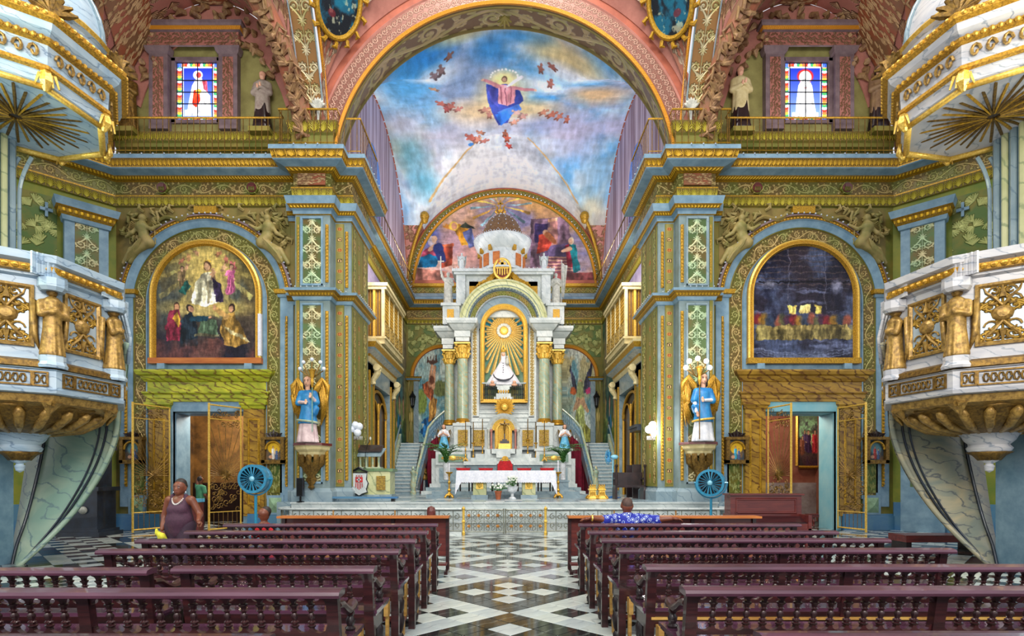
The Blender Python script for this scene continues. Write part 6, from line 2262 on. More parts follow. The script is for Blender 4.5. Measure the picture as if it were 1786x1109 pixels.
for x,lb,urn in ((PX(869,19.2),'low terracotta pot of white flowers before the altar table',False),(PX(893.5,19.2),'white footed urn of white flowers before the altar table',True)):
 t = thing('flower_pot' if not urn else 'flower_urn',lb,'plant',(x,19.2,ZP))
 b = MB()
 b.lathe([(.08,0),(.12,.26),(.13,.26),(.13,.3),(.11,.3)] if not urn else [(.13,0),(.14,.04),(.06,.1),(.05,.2),(.16,.28),(.2,.42),(.22,.46),(.18,.45)],(0,0,0),14)
 b.build('pot',flat('terracotta',(190,100,60),.6) if not urn else bpy.data.materials['white_porcelain'],t,local=True)
 r = random.Random(int(urn) + 5)
 b = MB(); g = MB(); z = .3 if not urn else .45
 for k in range(26):
  a,q = r.uniform(0,6.28),r.uniform(0,.3 if not urn else .2)
  p = (q * math.cos(a) * 1.2,q * math.sin(a) * .7,z + .1 + r.uniform(.0,.14 if not urn else .26))
  b.ball(p,r.uniform(.03,.045),6,0,4); g.tube([(0,0,z - .1),p],.006,3,cap=False)
  g.ball((p[0] * .9,p[1],p[2] - .06),(.05,.04,.02),5,0,3)
 b.build('white_blooms',WF,t,local=True)['kind'] = 'stuff'
 g.build('leaves',GREENL,t,local=True)['kind'] = 'stuff'

# ------------------------------------------------------------------ stairs, balustrades and red hangings at the sides of the altar
def paver(b,pts,z0,z1):
 b.prism(pts,lambda p,q: (p,q,z0),lambda p,q: (p,q,z1))

ZL = 3.49
for sx,side in ((-1,'left'),(1,'right')):
 st = thing('altar_staircase','white marble staircase climbing behind the high altar on its %s side, with curved blue balustrade' % side,'staircase',(sx * 4.7,25.6,ZP),0,'staircases beside the high altar')
 n = 15
 for k in range(n):
  z = ZP + (k + 1) * (ZL - ZP) / n
  y = 25.55 + k * 2.85 / n
  cur = max(0,1 - k / 3) * .35
  b = MB(sx)
  b.box(4.32 - cur,5.34,y - .03,y + .3,z - .04,z); b.box(4.34 - cur,5.34,y,y + .3,z - .18,z - .04)
  b.build('tread',WHITE,st)
  b = MB(sx); b.box(4.34 - cur,5.34,y - .005,y,z - .17,z - .045); b.build('riser',GREYM,st)  # risers coloured darker than treads to stand in for the nosing shadows
 b = MB(sx)
 b.box(2.2,5.5,28.4,29.7,ZL - .14,ZL); b.box(4.3,5.5,28.45,29.7,ZP,ZL - .14)
 b.build('landing',WHITE,st)
 # wall-side handrail
 b = MB(sx)
 b.tube([(5.42,25.3,ZP + .8),(5.42,28.5,ZL + .95),(5.42,28.7,ZL + .95)],.04,6); b.tube([(5.42,25.3,ZP + .8),(5.42,25.3,ZP)],.03,6)
 b.build('wall_handrail',GREYM,st)
 b = MB(sx)
 b.prism([(25.3,ZP),(28.5,ZP),(28.5,ZL + .5),(25.3,ZP + .3)],lambda p,q: (5.36,p,q),lambda p,q: (5.5,p,q))
 b.build('outer_string',GREENM,st)
 # inner string: curves from the newel up to the landing and round to the altar
 path = []
 for k in range(11):
  t = k / 10
  path.append((4.2 - .28 * t + .0 * t,25.6 + 2.6 * t,ZP + .15 + (ZL - ZP + .1) * t ** 1.05))
 for k in range(1,9):
  t = k / 8
  an = t * PI / 2
  path.append((3.92 - .75 * (1 - math.cos(an)) - .55 * t,28.2 + .5 * math.sin(an),ZL + .2 + 1.35 * t))
 b = MB(sx)
 vs = []
 for i,(x,y,z) in enumerate(path):
  nx = path[min(i + 1,len(path) - 1)][0] - path[max(i - 1,0)][0]; ny = path[min(i + 1,len(path) - 1)][1] - path[max(i - 1,0)][1]
  L = math.hypot(nx,ny); ox,oy = -ny / L * .07,nx / L * .07
  lo = max(ZP,z - (.35 if i > 10 else .5 + .25 * i / 10))
  vs += [(x + ox,y + oy,lo),(x - ox,y - oy,lo),(x - ox,y - oy,z),(x + ox,y + oy,z)]
 fs = []
 for i in range(len(path) - 1):
  for j in range(4):
   fs.append((i * 4 + j,i * 4 + (j + 1) % 4,i * 4 + 4 + (j + 1) % 4,i * 4 + 4 + j))
 fs += [(0,1,2,3),tuple(len(vs) - 4 + q for q in (3,2,1,0))]
 b.add(vs,fs)
 b.build('curved_string',flat('blue_stone_string',(92,132,160),.3,0,(140,134,116),1.4,.1) if sx < 0 else bpy.data.materials['blue_stone_string'],st)
 b = MB(sx)
 b.tube([(x,y,z + (.55 if i > 1 else .3 + .12 * i)) for i,(x,y,z) in enumerate(path)],.06,8)
 b.build('marble_handrail',GREENM,st)
 for i,(x,y,z) in enumerate(path):
  for f in (0,.5):
   if i + 1 >= len(path) and f: continue
   q = path[min(i + 1,len(path) - 1)]
   xx,yy,zz = x + (q[0] - x) * f,y + (q[1] - y) * f,z + (q[2] - z) * f
   if i < 1: continue
   b = MB(sx)
   b.lathe([(.03,0),(.04,.05),(.02,.15),(.045,.28),(.02,.42),(.03,.52)],(xx,yy,zz),6)
   b.build('baluster',ROBEK if False else BLUE,st)
 for i in range(11,len(path) - 1):
  x,y,z = path[i]
  b = MB(sx)
  b.box(x - .15,x + .12,y - .02,y + 1.1,z - .3,z - .12)
  b.build('upper_tread',WHITE,st)
 b = MB(sx)
 b.lathe([(.14,0),(.14,.12),(.1,.16),(.12,.3),(.15,.45),(.09,.75),(.11,.95),(.14,1.0),(.13,1.08),(.05,1.12),(.08,1.2),(.03,1.3),(0,1.34)],(4.22,25.35,ZP),10)
 b.build('newel',GREENM,st,smooth=True,ang=40)
 # crimson curtain closing the space under the upper flight
 cu = thing('crimson_curtain','crimson cloth closing the space under the %s altar staircase' % side,'curtain',(sx * 3.6,28.2,ZP),0,'crimson curtains under the stairs')
 b = MB(sx)
 def cf(u,v):
  x = 4.05 - 1.15 * u
  top = ZL - .1 + 1.0 * u ** 1.4
  y = 27.9 + .05 * math.sin(u * 34) - .1 * u
  if u < .25: top = ZL - .6 + (u / .25) * .5
  return (x,y,ZP + (top - ZP) * v)
 b.grid(cf,40,6)
 b.grid(lambda u,v: (4.05 - .02 * v,27.9 - 1.6 * u,ZP + (ZL - .7 - 1.1 * u - ZP) * v),20,4)
 b.build('curtain_cloth',CURT,cu)
# small dark figure statue in the shadow of the left stair
t = thing('small_saint_statue','small dark robed statue standing in front of the crimson curtain under the left stair','statue',(-4.0,27.3,ZP))
blob('robe',[((0,0,.05),(0,0,.95),.26,.13,dict(fold=(7,.06)))],DARKB,t,.03,.03,zmin=0)
blob('cloak',[((0,-.02,.75),(0,-.02,1.15),.18,.13),((-.15,-.1,1.1),(.12,-.2,1.0),.05,.05)],BRONZE,t,.025,.03)
blob('head',[((0,-.02,1.36),(0,-.03,1.42),.08,.085)],SKIND,t,.02,.02)
# tapestry lanterns
for s2 in (-1,1):
 t = thing('wall_lantern','black glazed lantern on a bracket beside the %s mural of the chancel end wall' % ('left' if s2 < 0 else 'right'),'lantern',(s2 * 5.2,YB - .3,5.9),0,'lanterns of the end wall')
 b = MB(s2); b.tube([(0,.28,.1),(0,.05,.25),(0,0,.7)],.02,5); b.lathe([(.02,-.25),(.1,-.15),(.17,.35),(.2,.38),(.06,.6),(.02,.72)],(0,0,0),6)
 b.build('iron_frame',BLACK,t,local=True)
 b = MB(); b.lathe([(.1,-.1),(.15,.3)],(0,0,0),6,rot=.2); b.build('lantern_glass',GLOBEO,t,local=True)

# ------------------------------------------------------------------ statues
def wing(side,L=1.5,w=.42,back=.16,n=7):
 """gilded wing as layered feathers behind the shoulder"""
 b = MB()
 for k in range(n):
  t = k / (n - 1)
  x0 = side * (.10 + .02 * k); z0 = 1.55 - .04 * k
  x1 = side * (.24 + w * (1 - t) ** .8); z1 = 1.55 + .34 * (1 - t) ** 2 - (L - .1) * t ** .8 * .92
  top = Vector((side * (.16 + w * .75 * (1 - t * .5)),back + .02 * k,1.62 + .28 * (1 - t)))
  tip = Vector((side * (.30 + w * .55 * (1 - t)),back + .02 * k,.55 + .35 * (1 - t)))
  mid = (top + tip) / 2 + Vector((side * .08,0,0))
  b.tube([(side * .08,back - .02,1.35),top,mid,tip],[.05,.10,.085,.02],6,flat=.35)
 b.tube([(side * .06,back - .03,1.3),(side * .16,back - .04,1.62),(side * (.22 + w * .5),back - .03,1.9),(side * (.3 + w * .7),back - .02,1.72),(side * (.32 + w * .65),back,1.3)],[.05,.08,.09,.08,.03],8,flat=.6)
 return b

def big_angel(px,py,top,left):
 Y = 16.85
 s = (py - top) * Y / F / 2.0
 t = thing('angel_statue','painted angel statue in blue tunic holding a tall torch on the %s pier bracket' % ('left' if left else 'right'),'statue',P(px,py,Y),0,'torch-bearing angels on the piers')
 t.scale = (s,s,s)
 f = 1 if left else -1
 blob('skirt',[((0,0,.02),(0,0,.95),.31,.19,dict(flat=(1,1.25,1),fold=(11,.07)))],SKIRT if left else SKIRTW,t,.022,.03,zmin=0)
 blob('tunic',[((0,0,.52),(0,0,1.0),.29,.20,dict(flat=(1,1.2,1),fold=(8,.06))),((0,0,1.0),(0,.0,1.38),.19,.21,dict(flat=(1,1.35,1))),((f * -.19,0,1.46),(f * -.27,-.04,1.18),.10,.095),((f * .19,0,1.46),(f * .27,-.04,1.2),.10,.10),((-.15,0,1.45),(.15,0,1.45),.1,.1),((f * .2,-.05,.9),(f * .26,-.06,1.0),.12,.1)],FROBE,t,.022,.04,zmin=.56)
 b = MB()
 b.tube([(.3 * math.cos(q * PI / 12),-.25 * math.sin(q * PI / 12) - .0,.58 + .1 * (q / 12 if left else 1 - q / 12)) for q in range(13)],.035,6)
 b.build('gilt_hem',GREENM if left else GOLDB,t,local=True)
 # forearms, hands with fingers
 arms = [((f * -.27,-.05,1.2),(f * -.02,-.24,1.17),.06,.045),((f * .27,-.05,1.2),(f * .2,-.22,1.32),.06,.045)] if left else [((-.27,-.05,1.2),(-.24,-.14,.86),.06,.045),((.27,-.05,1.2),(-.02,-.22,1.17),.06,.045)]
 blob('sleeves',arms,SKIRT if left else SKIRTW,t,.018,.02)
 hands = [(f * .04,-.27,1.19),(f * .17,-.27,1.38)] if left else [(-.22,-.18,.78),(-.1,-.24,1.2)]
 hp = []
 for hx_,hy,hz in hands:
  hp += [((hx_,hy,hz),(hx_,hy - .01,hz + .04),.038,.034,dict(flat=(1,1.4,1)))]
  for q in range(4):
   hp.append(((hx_ - .027 + q * .018,hy - .02,hz - .02),(hx_ - .027 + q * .018,hy - .035,hz - .085 + .008 * abs(q - 1.5)),.011,.008))
  hp.append(((hx_ + .035,hy,hz),(hx_ + .06,hy - .03,hz - .02),.012,.009))
 blob('hands',hp,SKIN,t,.009,.008)
 blob('head',[((0,-.02,1.55),(0,-.02,1.68),.065,.065),((0,-.04,1.76),(0,-.03,1.86),.095,.112),((0,-.14,1.78),(0,-.15,1.76),.018,.022),((0,-.12,1.70),(0,-.125,1.70),.035,.028)],SKIN,t,.012,.02)
 b = MB()
 for s2 in (-1,1):
  b.ball((s2 * .042,-.14,1.815),(.016,.01,.01),6,0,4); b.tube([(s2 * .02,-.143,1.845),(s2 * .045,-.145,1.853),(s2 * .068,-.13,1.842)],.007,4)
 b.tube([(-.026,-.15,1.71),(0,-.155,1.707),(.026,-.15,1.71)],.007,4)
 b.build('face_details',HAIR,t,local=True)
 blob('hair',[((0,.02,1.85),(0,.03,1.9),.122,.105),((-.105,.02,1.82),(-.115,.03,1.64),.045,.04),((.105,.02,1.82),(.115,.03,1.64),.045,.04),((0,.06,1.8),(0,.07,1.68),.09,.07)],HAIR,t,.018,.02)
 for s2 in (-1,1):
  big = (s2 < 0) == (not left)
  b = wing(s2,1.5,.30 if not big else .34)
  if not left and s2 < 0:
   for k in range(5):
    b.tube([(-.2,.2,1.3),(-.5 + .03 * k,.2 + .01 * k,1.1),(-.42 + .05 * k,.2,.45 + .05 * k)],[.08,.1,.02],6,flat=.35)
  b.build('wing',MAT['feather'] if False else GOLD,t,local=True,smooth=True)
 tx = .23 if left else -.2
 b = MB(); b.tube([(tx,-.29,.3 if left else .05),(tx,-.29,1.75)],.015,6); b.build('staff',flat('pale_green_staff',(130,170,150),.4) if left else BRONZE,t,local=True)
 b = MB(); b.lathe([(.02,1.6),(.05,1.75),(.04,1.85),(.07,2.0),(.09,2.08),(.12,2.1),(.05,2.14)],(tx,-.29,0),10); b.build('torch',GOLD,t,local=True)
 # candelabrum with globes carried on the torch
 c = thing('torch_candelabrum','electric candelabrum with %s globes above the %s pier angel' % ('unlit' if left else 'lit','left' if left else 'right'),'lamp',P(px + (8 if left else -10),py - 118,Y - .25))
 b = MB()
 for k in range(5):
  an = PI * k / 4
  b.tube([(0,0,-.1),(.18 * math.cos(an),-.05,.0),(.34 * math.cos(an),-.05,.12 + .26 * math.sin(an))],.018,5)
 b.build('arms',BRONZE,c,local=True)
 for k in range(5):
  an = PI * k / 4
  b = MB(); b.ball((.36 * math.cos(an),-.05,.18 + .28 * math.sin(an)),.075 if not left else .06,10,0,8); b.build('globe',GLOBE if not left else GLOBEO,c,local=True,smooth=True)
 # bracket
 bk = thing('statue_bracket','cream moulded bracket with gilt acanthus corbel under the %s pier angel' % ('left' if left else 'right'),'bracket',(P(px,py,17.0)[0],17.3,P(px,835,17)[2] if False else PZ(py + 70,17.0)))
 cx = P(px,py,16.9)[0]; zt = P(px,py,Y)[2]
 b = MB()
 hexa = lambda r,z: [(cx + r * math.cos(PI + PI * k / 4) * 1.0,17.3 + r * .95 * math.sin(PI + PI * k / 4) * 1.0,z) for k in range(5)]
 lv = [(.62,zt - .08),(.62,zt)]
 vs = [v for r,z in lv for v in hexa(r,z)]
 b.add(vs,[(k,k + 1,k + 6,k + 5) for k in range(4)] + [(5,6,7,8,9),(4,3,2,1,0)])
 b.build('bracket_top',WOODR,bk)
 b = MB()
 lv = [(.36,zt - .42),(.42,zt - .34),(.44,zt - .28),(.54,zt - .2),(.56,zt - .12),(.6,zt - .09),(.6,zt - .08)]
 vs = [v for r,z in lv for v in hexa(r,z)]
 b.add(vs,[(i * 5 + k,i * 5 + k + 1,i * 5 + k + 6,i * 5 + k + 5) for i in range(len(lv) - 1) for k in range(4)])
 b.build('bracket_moulding',CREAM,bk)
 b = MB()
 for k in range(5):
  an = PI + PI * (k + .5) / 5
  dx,dy = math.cos(an),math.sin(an)
  b.tube([(cx + .36 * dx,17.3 + .32 * dy,zt - .36),(cx + .34 * dx,17.3 + .34 * dy,zt - .62),(cx + .2 * dx,17.3 + .2 * dy,zt - .78),(cx + .12 * dx,17.3 + .12 * dy,zt - .72)],[.09,.10,.07,.03],6)
 b.lathe([(.02,zt - 1.45),(.1,zt - 1.38),(.06,zt - 1.3),(.16,zt - 1.15),(.1,zt - 1.02),(.22,zt - .85),(.3,zt - .6)],(cx,17.2,0),10,lobes=5,amp=.12)
 b.build('gilt_corbel',BRONZE,bk,smooth=True,ang=60)

big_angel(537,772,655,True)
big_angel(1226,770,650,False)

def kneeling_angel(px,lb,f):
 t = thing('kneeling_angel',lb,'statue',(PX(px,27.0),27.0,RZ(786)),0,'kneeling angels on the high altar')
 b = MB(); b.box(-.46,.46,-.3,.3,0,.07); b.build('base',WOODR,t,local=True)
 blob('skirt',[((0,0,.1),(0,.05,.62),.28,.16,dict(fold=(8,.07))),((f * .1,-.12,.3),(f * .16,-.2,.12),.14,.12)],ROBEK,t,.022,.04,zmin=.07)
 blob('tunic',[((0,.04,.62),(0,.04,.92),.16,.17,dict(flat=(1,1.3,1))),((-.17,.03,.93),(-.25,-.05,.72),.07,.065),((.17,.03,.93),(.25,-.05,.72),.07,.065)],SKIRTW,t,.02,.03)
 blob('arms',[((-.25,-.06,.72),(-.02,-.2,.84),.045,.035),((.25,-.06,.72),(.02,-.2,.84),.045,.035)] + [((q * .012,-.22,.84),(q * .01,-.24,.93),.012,.009) for q in (-2,-1,0,1,2)],SKIN,t,.013,.012)
 blob('head',[((0,0,1.0),(0,-.01,1.06),.05,.05),((0,-.03,1.14),(0,-.02,1.2),.075,.085),((0,-.11,1.15),(0,-.115,1.14),.015,.017)],SKIN,t,.013,.02)
 blob('hair',[((0,.02,1.2),(0,.03,1.24),.09,.075),((-.07,.03,1.18),(-.075,.03,1.08),.035,.03),((.07,.03,1.18),(.075,.03,1.08),.035,.03)],HAIR,t,.015,.02)
 b = MB()
 for s2 in (-1,1):
  b.ball((s2 * .03,-.1,1.18),(.012,.008,.007),6,0,4)
 b.build('eyes',HAIR,t,local=True)
 for s2 in (-1,1):
  b = MB()
  for k in range(5):
   b.tube([(s2 * .08,.14,.85),(s2 * (.3 - .03 * k),.2,1.05 - .05 * k),(s2 * (.42 - .06 * k),.22,.75 - .13 * k)],[.04,.07,.015],6,flat=.4)
  b.build('wing',GOLDP,t,local=True)

kneeling_angel(774,'kneeling angel in pale blue robe left of the high altar steps',1)
kneeling_angel(985,'kneeling angel in pale blue robe right of the high altar steps',-1)

def saint(name,lb,loc,h,mats,group=None,extras='',head=SKIN,cat='statue',pose=0,rz=0):
 """standing robed figure, built 1.7 tall and scaled"""
 t = thing(name,lb,cat,loc,rz,group)
 s = h / 1.72
 t.scale = (s,s,s)
 R,Mn = mats
 blob('robe',[((0,0,.04),(0,0,.95),.27,.17,dict(flat=(1,1.15,1),fold=(9,.07)))],R,t,.03,.04,zmin=0)
 arm = [((-.19,0,1.34),(-.24,-.06,1.08),.08,.07),((.19,0,1.34),(.24,-.06,1.08),.08,.07),((-.24,-.06,1.08),(-.05,-.22,1.12),.07,.05),((.24,-.06,1.08),(.05,-.22,1.16),.07,.05)]
 if pose == 1: arm[0] = ((-.19,0,1.34),(-.3,-.05,1.5),.08,.06); arm[2] = ((-.3,-.05,1.5),(-.34,-.1,1.78),.06,.04)
 blob('mantle',[((0,0,.55),(0,0,1.3),.22,.19,dict(flat=(1,1.2,1),fold=(6,.05))),((-.13,0,1.36),(.13,0,1.36),.09,.09)] + arm,Mn,t,.028,.04)
 blob('head',[((0,0,1.44),(0,-.01,1.5),.055,.05),((0,-.02,1.57),(0,-.01,1.64),.075,.09),((0,-.1,1.58),(0,-.105,1.57),.016,.018)],head,t,.016,.02)
 hs = [(-.04,-.25,1.13),(.04,-.25,1.17)]
 if pose == 1: hs[0] = (-.35,-.11,1.84)
 blob('hands',[((x,y,z),(x,y - .01,z + .03),.035,.03) for x,y,z in hs] + [((x - .02 + .013 * q,y - .02,z),(x - .02 + .013 * q,y - .03,z + .07),.009,.007) for x,y,z in hs for q in range(4)],head,t,.011,.01)
 b = MB()
 if 'wings' in extras:
  for s2 in (-1,1):
   for k in range(5):
    b.tube([(s2 * .08,.14,1.2),(s2 * (.38 - .03 * k),.2,1.55 - .06 * k),(s2 * (.34 - .03 * k),.2,.7 - .05 * k)],[.04,.1,.02],6,flat=.4)
  b.build('wings',Mn,t,local=True); b = MB()
 if 'cross' in extras:
  b.tube([(-.36,-.12,1.6),(-.36,-.12,2.5)],.03,6); b.tube([(-.52,-.12,2.25),(-.2,-.12,2.25)],.03,6)
  b.build('raised_cross',R,t,local=True); b = MB()
 if 'flag' in extras:
  b.tube([(.28,-.15,.1),(.28,-.15,2.35)],.02,6)
  b.grid(lambda u,v: (.28 + .3 * u * (.4 + v * .6),-.15 + .05 * math.sin(u * 9 + v * 3),2.2 - 1.7 * (1 - v) if False else .5 + 1.7 * v - .15 * u),8,6)
  b.build('banner',R,t,local=True); b = MB()
 if 'hair' in extras:
  blob('hair',[((0,.02,1.62),(0,.03,1.68),.09,.08),((0,.05,1.6),(0,.06,1.48),.075,.05)],HAIR,t,.018,.02)
 return t

ST2 = (STONE,STONE)
saint('stone_saint','white stone saint raising a cross on the left shoulder of the high altar',(RX(778),28.0,RZ(523)),1.72,ST2,'stone saints on the high altar','cross',STONE,pose=1)
saint('stone_saint','white stone saint with a long furled banner on the right shoulder of the high altar',(RX(973),28.0,RZ(523)),1.68,ST2,'stone saints on the high altar','flag',STONE)
saint('stone_angel','small white stone angel standing left of the altar dome',(RX(803),27.9,RZ(463)),.98,(WHITE,WHITE),'small stone angels beside the dome','wings',WHITE)
saint('stone_angel','small white stone angel with a staff standing right of the altar dome',(RX(951),27.9,RZ(463)),.98,(WHITE,WHITE),'small stone angels beside the dome','wings',WHITE)
MANTK = flat('tan_mantle',(150,120,84),.6,0,(110,80,60),4)
PALEK = flat('pale_grey_habit',(176,164,150),.6,0,(130,112,104),4)
for px,lb,m1,m2,ex in ((224,'bare-armed dark statue with raised arms in the upper left gallery, nearest the corner',BRONZE,BRONZE,''),(458,'statue in pale mantle and black skirt, upper left gallery beside the great arch',WOODK,PALEK,'hair'),
      (1291,'statue in cream mantle and black skirt, upper right gallery beside the great arch',WOODK,CREAM,'hair'),(1533,'tan-mantled statue in black skirt, upper right gallery nearest the corner',WOODK,MANTK,'hair')):
 y = 17.55
 base = 12.75
 saint('gallery_saint',lb,(PX(px,y),y,base),PZ(126 if px < 880 else 118,y) - base,(m1,m2),'saints of the upper galleries',ex,SKIND if 'dark' in lb else SKIN,pose=1 if 'raised' in lb else 0)
 b = MB(); x = PX(px,y); b.box(x - .34,x + .34,y - .3,YW + .05,12.6,base)
 tag(b.build('statue_ledge',OLIVE),'olive plinth under the upper %s gallery statue nearest the %s' % ('left' if px < 880 else 'right','corner' if 'corner' in lb else 'great arch'),'plinth','plinths of the upper galleries')

# ------------------------------------------------------------------ reclining spandrel figures and garlands over the blind arches
RELM = flat('tan_green_stucco_relief',(166,144,90),.6,0,(124,120,62),2.4,.4)
for sx,side in ((-1,'left'),(1,'right')):
 for s2 in (-1,1):
  cx = ACX + s2 * 1.95 * 1.0
  g = thing('spandrel_figure','winged stucco figure reclining on the %s blind arch, on its side nearest the %s' % (side,'great pier' if (s2 < 0) else 'corner'),'relief',(sx * cx,YW - .05,9.2),0,'stucco figures over the blind arches')
  k = s2 * sx
  pr = [((0,0,.35),(k * .12,-.1,.75),.2,.26),((k * .05,-.05,.35),(k * -.2,-.12,.05),.24,.22),((k * -.1,-.1,.05),(k * .35,-.2,-.3),.2,.17),((k * .35,-.18,-.3),(k * .62,-.12,-.75),.17,.12),((k * .1,-.05,0),(k * .6,-.08,-.25),.16,.13),((k * .6,-.08,-.25),(k * .95,-.06,-.8),.14,.09),
   ((k * .12,-.1,.85),(k * -.35,-.2,.62),.1,.08),((k * -.35,-.2,.62),(k * -.68,-.16,.82),.08,.06),((k * .25,-.08,.8),(k * .5,-.2,.45),.1,.08),((k * .5,-.2,.45),(k * .78,-.16,.3),.08,.06),((k * .1,-.1,.95),(k * .08,-.14,1.12),.07,.14),((k * .08,-.16,1.12),(k * .08,-.16,1.16),.14,.13)]
  blob('reclining_figure',pr,RELM,g,.045,.06,s=.74)
  b = MB()
  for w_ in (-1,1):
   for q in range(5):
    b.tube([(k * .12 + w_ * .12,-.02,.7),(k * .12 + w_ * (.45 + .03 * q),-.05,.98 - .08 * q),(k * .12 + w_ * (.75 - .05 * q),-.04,.75 - .18 * q)],[.05,.09,.03],6,flat=.5)
  b.v = [(x * .74,y,z * .74) for x,y,z in b.v]
  for q in range(7):
   b.tube([(k * .02 * q,-.3,.1 - .02 * q),(k * (.12 + .05 * q),-.26,-.12 - .04 * q),(k * (.3 + .04 * q),-.18,-.42 - .03 * q)],[.03,.045,.02],5)
  b.build('wings',RELM,g,local=True)
  b = MB(sx)
  rr = random.Random(5 + s2)
  for q in range(150):
   an = rr.uniform(.12,1.3); rad = AR + rr.uniform(.25,1.5)
   x,z = ACX + s2 * rad * math.cos(an),ACZ + rad * math.sin(an)
   if z > 10.35 or not (7.05 < x < 12.25) or z < 7.9: continue
   a2 = rr.uniform(0,6.28)
   b.tube([(x,YW - .03,z),(x + .1 * math.cos(a2),YW - .13,z + .1 * math.sin(a2)),(x + .22 * math.cos(a2 + .6),YW - .09,z + .22 * math.sin(a2 + .6)),(x + .2 * math.cos(a2 + 1.2),YW - .05,z + .2 * math.sin(a2 + 1.2))],[.045,.06,.045,.015],5)
  o = b.build('acanthus_scrolls',RELM,bpy.data.objects['blind_arch_' + side])
  o['kind'] = 'stuff'

# ------------------------------------------------------------------ pulpits with their canopies
def octa(cx,cy,r,z,n0=0):
 return [(cx + r * math.cos(math.radians(168 + 45 * k)),cy + r * math.sin(math.radians(168 + 45 * k)),z) for k in range(8)]

def octa_lathe(b,prof,cx,cy,m=0):
 return b.lathe([(r,z) for r,z in prof],(cx,cy,0),8,m,rot=math.radians(168))

